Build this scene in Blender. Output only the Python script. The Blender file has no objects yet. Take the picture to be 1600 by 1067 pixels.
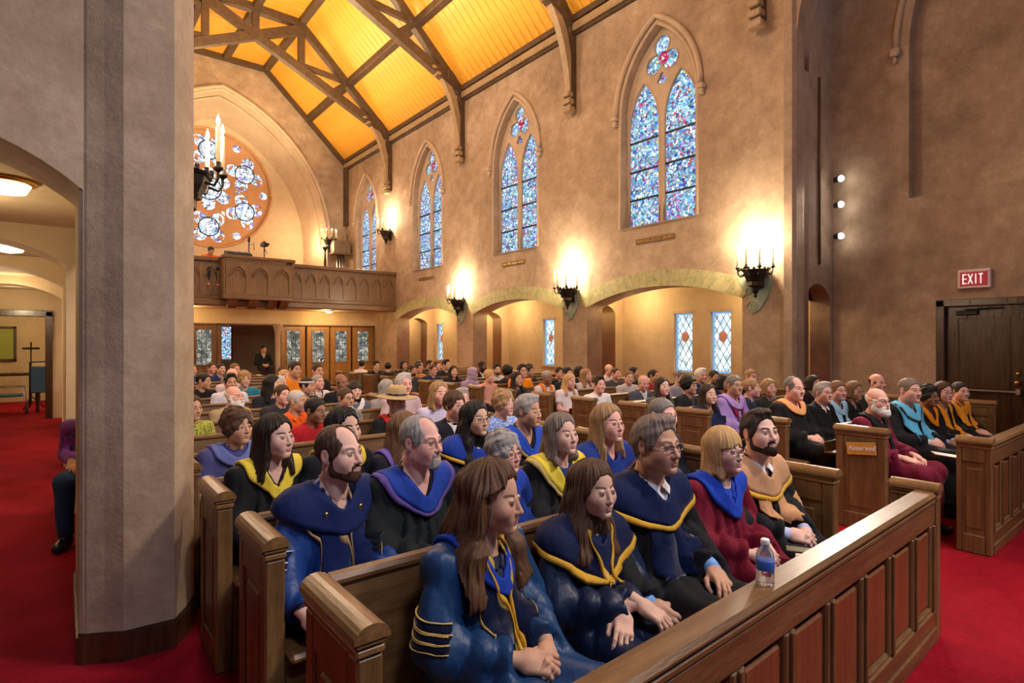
"""Chapel interior seen from the crossing: a congregation and robed faculty in oak pews."""
import bpy, bmesh, math, random
import numpy as np
from mathutils import Vector, Matrix
random.seed(4); RNG=np.random.default_rng(7)
SC=bpy.context.scene
COL=SC.collection
M={}
R=math.radians
# ---------------------------------------------------------------- camera
YAW=R(38.58)
cam=bpy.data.cameras.new('camera'); co=bpy.data.objects.new('camera',cam); COL.objects.link(co); SC.camera=co
co.location=(0,0,1.62); co.rotation_euler=(R(90),0,-YAW)
cam.sensor_width=36; cam.lens=890/1600*36; cam.shift_y=-.0003; cam.clip_start=.05; cam.clip_end=200
# ---------------------------------------------------------------- sky and exposure
w=bpy.data.worlds.new('world'); SC.world=w; w.use_nodes=True
bg=w.node_tree.nodes['Background']; bg.inputs[0].default_value=(.36,.44,.85,1); bg.inputs[1].default_value=.20
vs=SC.view_settings; vs.view_transform='Standard'; vs.look='None'; vs.gamma=1; vs.exposure=.0; vs.use_curve_mapping=False
# ---------------------------------------------------------------- lamps
def lamp(kind,name,loc,energy,col,size=.1,target=None,spot=60,blend=.5):
    L=bpy.data.lights.new(name,kind); L.energy=energy; L.color=col
    if kind=='AREA': L.size=size
    elif kind=='SPOT': L.shadow_soft_size=size; L.spot_size=R(spot); L.spot_blend=blend
    else: L.shadow_soft_size=size
    o=bpy.data.objects.new(name,L); COL.objects.link(o); o.location=loc
    if target is not None: o.rotation_euler=(Vector(target)-Vector(loc)).to_track_quat('-Z','Y').to_euler()
    return o
WARM=(1,.77,.52); CREAM=(1,.80,.58)
PIERS=[4.95,9.48,14.10,18.78]
for k,Y in enumerate(PIERS):
    zz=3.28 if k<3 else 6.02
    lamp('POINT','sconce_lamp',(9.02,Y,zz),150,WARM,.12)
    lamp('POINT','sconce_lamp',(.88,Y,zz),110,WARM,.12)
# added spots in mid air, without fixtures, brightening the boarded ceiling
for Y in (2.6,7.2,11.8,16.4,20.8):
    lamp('SPOT','roof_fill',(4.8,Y,7.9),620,(1,.74,.40),.5,(4.8,Y,12),165,.35)
# added spots and fill behind the camera, high up, brightening the front pews
lamp('SPOT','front_fill_spot',(6.2,-2.4,7.6),2000,(1,.86,.72),.5,(2.6,3.2,1.0),62,.7)
lamp('SPOT','front_fill_spot',(.6,-2.6,7.2),750,(.80,.80,1),.6,(2.0,2.6,1.0),62,.7)
lamp('SPOT','front_fill_spot',(3.0,-2.6,8.2),900,(1,.86,.74),.6,(6.0,4.2,1.0),58,.7)
lamp('AREA','chancel_fill',(4.7,-2.8,9.5),160,(.95,.85,.85),3.0,(4.0,3.5,2))
# added fill points high under the trusses, no pendants there
for Y in (7.2,11.8,16.4): lamp('POINT','nave_fill',(4.7,Y,8.6),340,(1,.83,.62),.5)
# aisle lights, with extra ones added in each bay as fill
for Y in (5.6,8.5,10.5,13.1,15.0,17.6,20.3):
    lamp('POINT','aisle_lamp_fill',(10.2,Y,2.6),42,(1,.72,.36),.12)
for Y in (5.5,8.3,10.4,12.0,14.4): lamp('POINT','aisle_lamp_fill',(-.6,Y,2.35),16,(1,.78,.46),.12)
lamp('POINT','gallery_lamp',(7.2,19.2,2.52),55,(1,.66,.25),.1)
lamp('POINT','gallery_lamp',(3.0,19.2,2.52),40,(1,.66,.25),.1)
lamp('POINT','rose_niche_lamp',(7.9,23.3,5.6),110,(1,.66,.36),.2)
lamp('POINT','rose_niche_lamp',(1.5,23.3,5.6),110,(1,.66,.36),.2)
# ---------------------------------------------------------------- core helpers
def link(o):
    COL.objects.link(o); return o

def raw_mesh(name, V, F, mats=(), smooth=True, fmat=None):
    """V (N,3) array, F list/array of quads or tris (ragged lists allowed)."""
    me = bpy.data.meshes.new(name)
    V = np.asarray(V, dtype=np.float32)
    if isinstance(F, np.ndarray):
        n, k = F.shape
        me.vertices.add(len(V)); me.vertices.foreach_set('co', V.ravel())
        me.loops.add(n*k); me.loops.foreach_set('vertex_index', F.astype(np.int32).ravel())
        me.polygons.add(n)
        me.polygons.foreach_set('loop_start', np.arange(0, n*k, k, dtype=np.int32))
        me.update(calc_edges=True)
    else:
        me.from_pydata([tuple(v) for v in V], [], [tuple(f) for f in F])
        me.update()
    for m in mats: me.materials.append(m)
    if fmat is not None: me.polygons.foreach_set('material_index', np.asarray(fmat, dtype=np.int32))
    me.polygons.foreach_set('use_smooth', np.full(len(me.polygons), smooth))
    me.update()
    return me

def add(name, me, parent=None, loc=(0,0,0), rot=(0,0,0), color=None):
    o = bpy.data.objects.new(name, me); link(o)
    o.location = loc; o.rotation_euler = rot
    if parent is not None: o.parent = parent
    if color is not None: o.color = tuple(color) if len(color) == 4 else tuple(color)+(1.0,)
    return o

def thing(name, label, cat, loc=(0,0,0), rz=0.0, group=None):
    o = bpy.data.objects.new(name, None); link(o)
    o.empty_display_size = .1
    o.location = loc; o.rotation_euler = (0,0,rz)
    o['label'] = label; o['category'] = cat
    if group: o['group'] = group
    return o

def tag(o, label=None, cat=None, group=None, kind=None):
    if label: o['label'] = label
    if cat: o['category'] = cat
    if group: o['group'] = group
    if kind: o['kind'] = kind
    return o

class MB:
    """collects simple solids into one mesh"""
    def __init__(s): s.V=[]; s.F=[]; s.n=0; s.sm=[]
    def put(s, V, F, smooth=False):
        V=np.asarray(V,dtype=float)
        s.V.append(V); s.F += [tuple(int(i)+s.n for i in f) for f in F]; s.sm += [smooth]*len(F); s.n += len(V); return s
    def box(s, x0,x1,y0,y1,z0,z1, bev=0.0):
        x0,x1=min(x0,x1),max(x0,x1); y0,y1=min(y0,y1),max(y0,y1); z0,z1=min(z0,z1),max(z0,z1)
        if bev<=0:
            V=[(x,y,z) for x in (x0,x1) for y in (y0,y1) for z in (z0,z1)]
            F=[(0,1,3,2),(4,6,7,5),(0,4,5,1),(2,3,7,6),(0,2,6,4),(1,5,7,3)]
            return s.put(V,F)
        b=min(bev,(x1-x0)*.45,(y1-y0)*.45,(z1-z0)*.45)
        # chamfered box: 24 verts
        V=[];idx={}
        def v(p):
            if p not in idx: idx[p]=len(V); V.append(p)
            return idx[p]
        X=(x0,x1);Y=(y0,y1);Z=(z0,z1);sg=(1,-1)
        F=[]
        def P(i,j,k,ax):
            x=X[i]+(0 if ax==0 else sg[i]*b); y=Y[j]+(0 if ax==1 else sg[j]*b); z=Z[k]+(0 if ax==2 else sg[k]*b)
            return v((x,y,z))
        for i in (0,1):
            q=[P(i,0,0,0),P(i,1,0,0),P(i,1,1,0),P(i,0,1,0)]; F.append(q if i else q[::-1])
            q=[P(0,i,0,1),P(1,i,0,1),P(1,i,1,1),P(0,i,1,1)]; F.append(q[::-1] if i else q)
            q=[P(0,0,i,2),P(1,0,i,2),P(1,1,i,2),P(0,1,i,2)]; F.append(q if i else q[::-1])
        for i in (0,1):
            for j in (0,1):
                q=[P(i,j,0,0),P(i,j,1,0),P(i,j,1,1),P(i,j,0,1)]; F.append(q if i==j else q[::-1])
                q=[P(i,0,j,0),P(i,0,j,2),P(i,1,j,2),P(i,1,j,0)]; F.append(q if i==j else q[::-1])
                q=[P(0,i,j,1),P(1,i,j,1),P(1,i,j,2),P(0,i,j,2)]; F.append(q if i==j else q[::-1])
                for k in (0,1):
                    q=[P(i,j,k,0),P(i,j,k,1),P(i,j,k,2)]; F.append(q if (i+j+k)%2 else q[::-1])
        return s.put(V,F)
    def prism(s, poly, axis, a0, a1):
        """extrude a 2D polygon; axis 0: poly in (y,z); 1: (x,z); 2: (x,y)"""
        n=len(poly)
        def mk(a):
            if axis==0: return [(a,p[0],p[1]) for p in poly]
            if axis==1: return [(p[0],a,p[1]) for p in poly]
            return [(p[0],p[1],a) for p in poly]
        V=mk(a0)+mk(a1)
        F=[tuple(range(n))[::-1], tuple(range(n,2*n))]+[(i,(i+1)%n,n+(i+1)%n,n+i) for i in range(n)]
        return s.put(V,F)
    def tube(s, pts, r, seg=8, cap=True, smooth=True, r2=None):
        pts=[Vector(p) for p in pts]; n=len(pts); V=[];F=[]
        if not hasattr(r,'__len__'): r=[r+( (r2-r)*i/(n-1) if r2 is not None else 0) for i in range(n)]
        up=None
        for i,p in enumerate(pts):
            t=(pts[min(i+1,n-1)]-pts[max(i-1,0)]).normalized()
            if up is None:
                up=Vector((0,0,1)) if abs(t.z)<.9 else Vector((1,0,0))
            a=(up-t*up.dot(t)).normalized(); b=t.cross(a); up=a
            for k in range(seg):
                an=2*math.pi*k/seg
                V.append(p+(a*math.cos(an)+b*math.sin(an))*r[i])
        for i in range(n-1):
            for k in range(seg):
                F.append((i*seg+k,i*seg+(k+1)%seg,(i+1)*seg+(k+1)%seg,(i+1)*seg+k))
        if cap: F += [tuple(range(seg))[::-1], tuple(range((n-1)*seg,n*seg))]
        return s.put([tuple(v) for v in V],F,smooth)
    def lathe(s, prof, c=(0,0,0), seg=16, smooth=True, a0=0, a1=2*math.pi, sx=1, sy=1):
        full=abs(a1-a0-2*math.pi)<1e-6; m=seg if full else seg+1
        V=[];F=[]
        for (r,z) in prof:
            for k in range(m):
                an=a0+(a1-a0)*k/seg
                V.append((c[0]+r*math.cos(an)*sx,c[1]+r*math.sin(an)*sy,c[2]+z))
        for i in range(len(prof)-1):
            for k in range(seg):
                k2=(k+1)%m
                F.append((i*m+k,i*m+k2,(i+1)*m+k2,(i+1)*m+k))
        if full:
            if prof[0][0]>1e-5: F.append(tuple(range(m))[::-1])
            if prof[-1][0]>1e-5: F.append(tuple(range((len(prof)-1)*m,len(prof)*m)))
        return s.put(V,F,smooth)
    def sphere(s,c,r,seg=12,rings=8,smooth=True,sc=(1,1,1)):
        prof=[(r*math.sin(math.pi*i/rings),-r*math.cos(math.pi*i/rings)) for i in range(rings+1)]
        prof[0]=(1e-6,-r);prof[-1]=(1e-6,r)
        V0=s.n
        s.lathe([(a*sc[0],b*sc[2]) for a,b in prof],c,seg,smooth,sy=sc[1]/sc[0]); return s
    def quad(s,a,b,c,d): return s.put([a,b,c,d],[(0,1,2,3)])
    def build(s,name,mat,parent=None,loc=(0,0,0),rot=(0,0,0),color=None):
        me=s.mesh(name,mat); return add(name,me,parent,loc,rot,color)
    def mesh(s,name,mat):
        V=np.concatenate(s.V) if s.V else np.zeros((0,3))
        me=bpy.data.meshes.new(name); me.from_pydata([tuple(v) for v in V],[],s.F)
        me.polygons.foreach_set('use_smooth',s.sm)
        me.materials.append(mat); me.update(); return me

def plate(name, outer, holes, thick, mat, axis='X', pos=0.0, bevel=0.0, parent=None):
    """flat plate with holes: 2D outlines, thickness centred on pos. axis X -> outline in (y,z)"""
    cu=bpy.data.curves.new(name,'CURVE'); cu.dimensions='2D'; cu.fill_mode='BOTH'; cu.extrude=thick/2; cu.bevel_depth=bevel
    for poly in [outer]+list(holes):
        sp=cu.splines.new('POLY'); sp.points.add(len(poly)-1); sp.use_cyclic_u=True
        for i,(a,b) in enumerate(poly): sp.points[i].co=(a,b,0,1)
    tmp=bpy.data.objects.new(name,cu); link(tmp)
    dg=bpy.context.evaluated_depsgraph_get()
    me=bpy.data.meshes.new_from_object(tmp.evaluated_get(dg))
    bpy.data.objects.remove(tmp); bpy.data.curves.remove(cu)
    if axis=='X': M=Matrix(((0,0,1,pos),(1,0,0,0),(0,1,0,0),(0,0,0,1)))
    elif axis=='Y': M=Matrix(((1,0,0,0),(0,0,-1,pos),(0,1,0,0),(0,0,0,1)))
    else: M=Matrix.Translation((0,0,pos))
    me.transform(M)
    me.materials.clear(); me.materials.append(mat); me.name=name
    return add(name,me,parent)

def arc(cx,cy,r,a0,a1,n):
    return [(cx+r*math.cos(math.radians(a0+(a1-a0)*i/n)),cy+r*math.sin(math.radians(a0+(a1-a0)*i/n))) for i in range(n+1)]

def circle_poly(cx,cy,r,n=20): return arc(cx,cy,r,0,360,n)[:-1]

def pointed(y0,y1,zs,za,n=10):
    """pointed arch top from (y1,zs) over the apex to (y0,zs), as a list of points"""
    w=(y1-y0)/2; h=za-zs; yc=(y0+y1)/2
    R=(w*w+h*h)/(2*w)           # centres on the spring line
    out=[]
    for i in range(n+1):        # right side, centre at (y1-R,zs)
        a=math.asin(min(1,h/R))*i/n
        out.append((y1-R+R*math.cos(a),zs+R*math.sin(a)))
    for i in range(n-1,-1,-1):
        a=math.asin(min(1,h/R))*i/n
        out.append((y0+R-R*math.cos(a),zs+R*math.sin(a)))
    return out

def segarch(y0,y1,zs,zc,n=16):
    """segmental arch from (y1,zs) to (y0,zs) with crown zc"""
    w=(y1-y0)/2;h=zc-zs;R=(w*w+h*h)/(2*h);yc=(y0+y1)/2;cz=zc-R;a=math.asin(w/R)
    return [(yc+R*math.sin(a-2*a*i/n),cz+R*math.cos(a-2*a*i/n)) for i in range(n+1)]

def offset_loft(path_in, path_out):
    pass

# ---------------------------------------------------------------- materials
def nmat(name):
    m=bpy.data.materials.new(name); m.use_nodes=True
    nt=m.node_tree; b=nt.nodes['Principled BSDF']; return m,nt,b
def N(nt,t,**k):
    n=nt.nodes.new(t)
    for a,v in k.items():
        if a.startswith('i_'): n.inputs[a[2:].replace('_',' ')].default_value=v
        else: setattr(n,a,v)
    return n
def ramp(nt,stops,interp='LINEAR'):
    n=nt.nodes.new('ShaderNodeValToRGB'); n.color_ramp.interpolation=interp
    e=n.color_ramp.elements
    while len(e)<len(stops): e.new(.5)
    for i,(p,c) in enumerate(stops): e[i].position=p; e[i].color=tuple(c)+((1,) if len(c)==3 else ())
    return n
def mathn(nt,op,a,b=None,c=None,clamp=False):
    n=nt.nodes.new('ShaderNodeMath'); n.operation=op; n.use_clamp=clamp
    for i,v in enumerate((a,b,c)):
        if v is None: continue
        if isinstance(v,(int,float)): n.inputs[i].default_value=v
        else: nt.links.new(v,n.inputs[i])
    return n.outputs[0]
def mixc(nt,fac,a,b,mode='MIX'):
    n=nt.nodes.new('ShaderNodeMix'); n.data_type='RGBA'; n.blend_type=mode
    for i,v in ((0,fac),(6,a),(7,b)):
        if isinstance(v,(int,float)): n.inputs[i].default_value=v
        elif isinstance(v,tuple): n.inputs[i].default_value=v if len(v)==4 else v+(1,)
        else: nt.links.new(v,n.inputs[i])
    return n.outputs[2]
def bump(nt,b,h,dist=.01,strength=.4):
    n=nt.nodes.new('ShaderNodeBump'); n.inputs['Strength'].default_value=strength; n.inputs['Distance'].default_value=dist
    nt.links.new(h,n.inputs['Height']); nt.links.new(n.outputs[0],b.inputs['Normal'])
def geo_pos(nt):
    return nt.nodes.new('ShaderNodeNewGeometry').outputs['Position']
def obj_pos(nt):
    return nt.nodes.new('ShaderNodeTexCoord').outputs['Object']
def noise(nt,vec,scale,detail=4,rough=.6,mapsc=None):
    if mapsc:
        mp=nt.nodes.new('ShaderNodeMapping'); mp.inputs['Scale'].default_value=mapsc; nt.links.new(vec,mp.inputs['Vector']); vec=mp.outputs[0]
    n=nt.nodes.new('ShaderNodeTexNoise'); n.inputs['Scale'].default_value=scale; n.inputs['Detail'].default_value=detail; n.inputs['Roughness'].default_value=rough
    nt.links.new(vec,n.inputs['Vector']); return n.outputs['Fac']

def plain(name,col,rough=.6,metal=0,spec=.5,emit=None,es=1.0,sheen=0):
    m,nt,b=nmat(name); b.inputs['Base Color'].default_value=col+(1,); b.inputs['Roughness'].default_value=rough; b.inputs['Metallic'].default_value=metal
    b.inputs['Specular IOR Level'].default_value=spec
    n=noise(nt,obj_pos(nt),35,3); r=ramp(nt,[(.3,tuple(c*.88 for c in col)),(.7,tuple(min(1,c*1.08) for c in col))]); nt.links.new(n,r.inputs[0]); nt.links.new(r.outputs[0],b.inputs['Base Color'])
    if emit: b.inputs['Emission Color'].default_value=emit+(1,); b.inputs['Emission Strength'].default_value=es
    if sheen: b.inputs['Sheen Weight'].default_value=sheen
    return m

def plaster_mat(name,c0,c1,c2):
    m,nt,b=nmat(name); p=geo_pos(nt)
    n1=noise(nt,p,.55,5,.65); n2=noise(nt,p,3.2,6,.7); n3=noise(nt,p,26,4,.7)
    s=mathn(nt,'ADD',mathn(nt,'MULTIPLY',n1,.55),mathn(nt,'ADD',mathn(nt,'MULTIPLY',n2,.33),mathn(nt,'MULTIPLY',n3,.12)))
    r=ramp(nt,[(.38,c0),(.5,c1),(.62,c2)]); nt.links.new(s,r.inputs[0]); nt.links.new(r.outputs[0],b.inputs['Base Color'])
    b.inputs['Roughness'].default_value=.82; b.inputs['Specular IOR Level'].default_value=.25
    h=mathn(nt,'ADD',mathn(nt,'MULTIPLY',n2,1.0),mathn(nt,'MULTIPLY',n3,.35)); bump(nt,b,h,.02,.45)
    return m

def wood_mat(name,c0,c1,c2,grain=(2.0,2.0,14.0),rough=.38,scale=3.0,coat=.0,obj=True):
    """grain: large numbers = fast variation across that axis"""
    m,nt,b=nmat(name); p=obj_pos(nt) if obj else geo_pos(nt)
    n1=noise(nt,p,scale,6,.65,mapsc=grain); n2=noise(nt,p,scale*7,3,.6,mapsc=grain); n3=noise(nt,p,1.3,2,.5)
    s=mathn(nt,'ADD',mathn(nt,'MULTIPLY',n1,.55),mathn(nt,'ADD',mathn(nt,'MULTIPLY',n2,.25),mathn(nt,'MULTIPLY',n3,.2)))
    r=ramp(nt,[(.36,c0),(.5,c1),(.64,c2)]); nt.links.new(s,r.inputs[0]); nt.links.new(r.outputs[0],b.inputs['Base Color'])
    b.inputs['Roughness'].default_value=rough
    if coat: b.inputs['Coat Weight'].default_value=coat; b.inputs['Coat Roughness'].default_value=.2
    bump(nt,b,n2,.003,.35)
    return m

# ---------------------------------------------------------------- implicit surfaces (numpy)
def sm_min(a,b,k):
    h=np.maximum(k-np.abs(a-b),0)/k
    return np.minimum(a,b)-h*h*k*.25
def sm_max(a,b,k): return -sm_min(-a,-b,k)
def f_ell(P,c,r):
    q=(P-np.float32(c)); r=np.float32(r)
    k0=np.sqrt(((q/r)**2).sum(-1)); k1=np.sqrt(((q/(r*r))**2).sum(-1))+1e-9
    return k0*(k0-1)/k1
def f_sph(P,c,r):
    q=P-np.float32(c); return np.sqrt((q*q).sum(-1))-r
def f_cap(P,a,b,ra,rb=None):
    a=np.float32(a);b=np.float32(b); pa=P-a; ba=b-a
    h=np.clip((pa@ba)/float(ba@ba+1e-12),0,1)
    q=pa-h[...,None]*ba
    return np.sqrt((q*q).sum(-1))-(ra if rb is None else ra+(rb-ra)*h)
def f_rbox(P,c,b,r):
    q=np.abs(P-np.float32(c))-np.float32(b)+r
    return np.sqrt((np.maximum(q,0)**2).sum(-1))+np.minimum(q.max(-1),0)-r

def grid_mesh(f, lo, hi, res, refine=1):
    """naive surface nets on f<0"""
    lo=np.asarray(lo,np.float32);hi=np.asarray(hi,np.float32)
    n=np.maximum(((hi-lo)/res).astype(int)+2,4)
    ax=[lo[i]+res*np.arange(n[i],dtype=np.float32) for i in range(3)]
    G=np.stack(np.meshgrid(*ax,indexing='ij'),-1).reshape(-1,3)
    D=f(G).reshape(n).astype(np.float32)
    S=D<0
    c=[S[i:n[0]-1+i,j:n[1]-1+j,k:n[2]-1+k] for i in (0,1) for j in (0,1) for k in (0,1)]
    cnt=sum(x.astype(np.int8) for x in c)
    act=(cnt>0)&(cnt<8)
    I=np.argwhere(act)
    if len(I)==0: return np.zeros((0,3),np.float32),np.zeros((0,4),np.int32)
    vid=-np.ones(act.shape,np.int32); vid[act]=np.arange(len(I),dtype=np.int32)
    acc=np.zeros((len(I),3),np.float32); w=np.zeros(len(I),np.float32)
    cor=[(i,j,k) for i in (0,1) for j in (0,1) for k in (0,1)]
    val={q:D[I[:,0]+q[0],I[:,1]+q[1],I[:,2]+q[2]] for q in cor}
    for a in cor:
        for d in range(3):
            if a[d]==0:
                b=list(a);b[d]=1;b=tuple(b)
                va,vb=val[a],val[b]; m=(va<0)!=(vb<0)
                t=np.where(m,va/np.where(m,va-vb,1),0)
                p=np.zeros((len(I),3),np.float32)
                for e in range(3): p[:,e]=a[e]
                p[:,d]=t
                acc+=p*m[:,None]; w+=m
    V=lo+(I+acc/w[:,None])*res
    F=[]
    for d in range(3):
        e,g=(d+1)%3,(d+2)%3
        sl0=[slice(None)]*3; sl1=[slice(None)]*3; sl0[d]=slice(0,n[d]-1); sl1[d]=slice(1,n[d])
        s0=S[tuple(sl0)];s1=S[tuple(sl1)]
        for flip,msk in ((0,s0&~s1),(1,~s0&s1)):
            J=np.argwhere(msk)
            ok=(J[:,e]>0)&(J[:,g]>0)&(J[:,e]<n[e]-1)&(J[:,g]<n[g]-1)
            J=J[ok]
            def cell(de,dg):
                q=J.copy(); q[:,e]-=de; q[:,g]-=dg; return vid[q[:,0],q[:,1],q[:,2]]
            q=[cell(1,1),cell(0,1),cell(0,0),cell(1,0)]
            if flip: q=q[::-1]
            F.append(np.stack(q,1))
    F=np.concatenate(F).astype(np.int32)
    for _ in range(refine):
        e=np.float32(res*.25); d0=f(V)
        g=np.stack([f(V+np.float32(u)*e)-d0 for u in ((1,0,0),(0,1,0),(0,0,1))],-1)/e
        gl=np.maximum((g*g).sum(-1),.25)
        step=np.clip(d0/gl,-res*.6,res*.6)
        V=V-g*step[:,None]
    return V.astype(np.float32),F

def project(P,f,off,it=4):
    P=np.asarray(P,np.float32).copy(); e=np.float32(.002)
    for _ in range(it):
        d0=f(P)
        g=np.stack([f(P+np.float32(u)*e)-d0 for u in ((1,0,0),(0,1,0),(0,0,1))],-1)/e
        gl=np.maximum((g*g).sum(-1),.2)
        P=P-g*np.clip((d0-off)/gl,-.03,.03)[:,None]
    return P

def catmull(pts,n):
    pts=np.asarray(pts,float)
    if len(pts)==2:
        return np.array([pts[0]+(pts[1]-pts[0])*i/n for i in range(n+1)])
    m=len(pts)-1; P=np.vstack([2*pts[0]-pts[1],pts,2*pts[-1]-pts[-2]])
    out=[]
    for i in range(n+1):
        u=min(i/n*m,m-1e-6); k=int(u); t=u-k
        p0,p1,p2,p3=P[k:k+4]
        out.append(.5*((2*p1)+(-p0+p2)*t+(2*p0-5*p1+4*p2-p3)*t*t+(-p0+3*p1-3*p2+p3)*t**3))
    return np.array(out)

def ribbon(A,B,f,off=.008,nu=14,nv=4,thick=.006,push=1.22):
    """strip between edge curves A and B laid on the surface f=0 at height off, with thickness"""
    a=catmull(A,nu);b=catmull(B,nu)
    t=np.linspace(0,1,nv+1)
    P=(a[:,None,:]*(1-t[None,:,None])+b[:,None,:]*t[None,:,None]).reshape(-1,3)
    ctr=np.array((0,.045,0),np.float32); P=P.astype(np.float32); P[:,:2]=ctr[:2]+(P[:,:2]-ctr[:2])*push; P[:,2]+=(push-1)*.09; P=project(P,f,.02,9)
    G=P.reshape(nu+1,nv+1,3)
    for _ in range(4): G[1:-1]=.5*G[1:-1]+.25*(G[:-2]+G[2:])
    top=project(P,f,off,3); bot=project(P,f,off-thick,3)
    m=nv+1; F=[]; n0=len(top)
    for i in range(nu):
        for j in range(nv):
            q=(i*m+j,i*m+j+1,(i+1)*m+j+1,(i+1)*m+j); F.append(q); F.append(tuple(x+n0 for x in q[::-1]))
    edge=[j for j in range(m)]+[i*m+nv for i in range(1,nu+1)]+[nu*m+j for j in range(nv-1,-1,-1)]+[i*m for i in range(nu-1,0,-1)]
    for i in range(len(edge)):
        p,q=edge[i],edge[(i+1)%len(edge)]; F.append((q,p,p+n0,q+n0))
    return np.vstack([top,bot]),np.array(F,np.int32)
# ---------------------------------------------------------------- room materials
M['plaster']=plaster_mat('plaster',(.27,.19,.125),(.40,.295,.20),(.54,.42,.30))
M['plaster_pale']=plaster_mat('plaster_pale',(.50,.38,.24),(.58,.45,.29),(.66,.53,.36))
M['stone']=plaster_mat('stone_tan',(.44,.33,.23),(.52,.40,.28),(.60,.47,.34))
M['rose_stone']=plaster_mat('rose_stone',(.46,.25,.12),(.54,.30,.15),(.60,.35,.19))
M['oak']=wood_mat('oak',(.085,.043,.015),(.155,.082,.029),(.235,.135,.05),(9,9,1.0),.40,2.2,.12)
M['oak_h']=wood_mat('oak_horizontal',(.080,.038,.013),(.145,.072,.025),(.215,.115,.042),(1.0,9,9),.38,2.2,.12)
M['oak_y']=wood_mat('oak_along_nave',(.10,.05,.017),(.19,.10,.035),(.28,.155,.058),(9,1.0,9),.36,2.2,.15)
M['oak_red']=wood_mat('oak_red',(.12,.042,.014),(.18,.066,.022),(.25,.098,.034),(9,9,1.0),.32,2.4,.3)
M['oak_gold']=wood_mat('oak_gold',(.22,.105,.022),(.33,.165,.036),(.42,.22,.055),(9,9,1.0),.32,2.2,.3)
M['oak_door']=wood_mat('oak_dark_door',(.030,.013,.006),(.052,.024,.010),(.085,.040,.018),(10,10,1.0),.22,2.2,.55)
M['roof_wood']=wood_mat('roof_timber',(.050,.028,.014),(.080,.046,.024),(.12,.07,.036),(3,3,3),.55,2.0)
M['roof_pale_lit']=wood_mat('roof_timber_pale_lit',(.28,.19,.10),(.36,.25,.135),(.44,.31,.18),(3,3,3),.5,2.0)  # pale timber tone; on the braces it stands in for light
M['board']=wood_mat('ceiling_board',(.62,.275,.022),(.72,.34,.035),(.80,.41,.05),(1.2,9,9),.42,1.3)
M['iron']=plain('dark_iron',(.028,.022,.018),.5,.6)
M['bronze']=plain('dark_bronze',(.060,.042,.028),.42,.8)
M['brass']=plain('brass',(.72,.48,.16),.25,1)
M['silver']=plain('silver',(.6,.6,.6),.3,1)
M['black']=plain('black_plastic',(.012,.012,.014),.45)
M['paper']=plain('paper',(.82,.80,.74),.7)
M['candle']=plain('candle_wax',(.85,.70,.45),.6,emit=(1,.62,.25),es=.35)
M['flame']=plain('candle_bulb',(1,.9,.7),.5,emit=(1,.80,.50),es=28)
M['lampglass']=plain('lamp_glass',(1,.95,.8),.5,emit=(1,.78,.42),es=9)
M['spotface']=plain('spotlight_face',(1,1,1),.5,emit=(1,.90,.78),es=30)
M['lead']=plain('lead',(.02,.025,.03),.5,.3)

def carpet_mat():
    m,nt,b=nmat('red_carpet'); p=geo_pos(nt)
    n=noise(nt,p,420,3,.7); n2=noise(nt,p,2.2,4,.6); n3=noise(nt,p,28,2,.5)
    s=mathn(nt,'ADD',mathn(nt,'MULTIPLY',n,.4),mathn(nt,'ADD',mathn(nt,'MULTIPLY',n2,.4),mathn(nt,'MULTIPLY',n3,.2)))
    r=ramp(nt,[(.35,(.15,.001,.006)),(.5,(.235,.003,.012)),(.66,(.32,.007,.020))]); nt.links.new(s,r.inputs[0]); nt.links.new(r.outputs[0],b.inputs['Base Color'])
    b.inputs['Roughness'].default_value=.95; b.inputs['Specular IOR Level'].default_value=.1; b.inputs['Sheen Weight'].default_value=.08; b.inputs['Sheen Tint'].default_value=(.9,.1,.15,1)
    bump(nt,b,n,.004,.6); return m
M['carpet']=carpet_mat()
def green_mat():
    m,nt,b=nmat('green_stencil'); p=geo_pos(nt)
    n=noise(nt,p,9,5,.7); n2=noise(nt,p,45,3,.7)
    s=mathn(nt,'ADD',mathn(nt,'MULTIPLY',n,.6),mathn(nt,'MULTIPLY',n2,.4))
    r=ramp(nt,[(.36,(.26,.27,.13)),(.5,(.42,.40,.19)),(.64,(.56,.49,.25))]); nt.links.new(s,r.inputs[0]); nt.links.new(r.outputs[0],b.inputs['Base Color']); b.inputs['Roughness'].default_value=.8
    bump(nt,b,n2,.01,.5); return m
M['green']=green_mat()
M['verdigris']=plaster_mat('verdigris',(.20,.26,.19),(.32,.38,.28),(.45,.48,.36))

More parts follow.
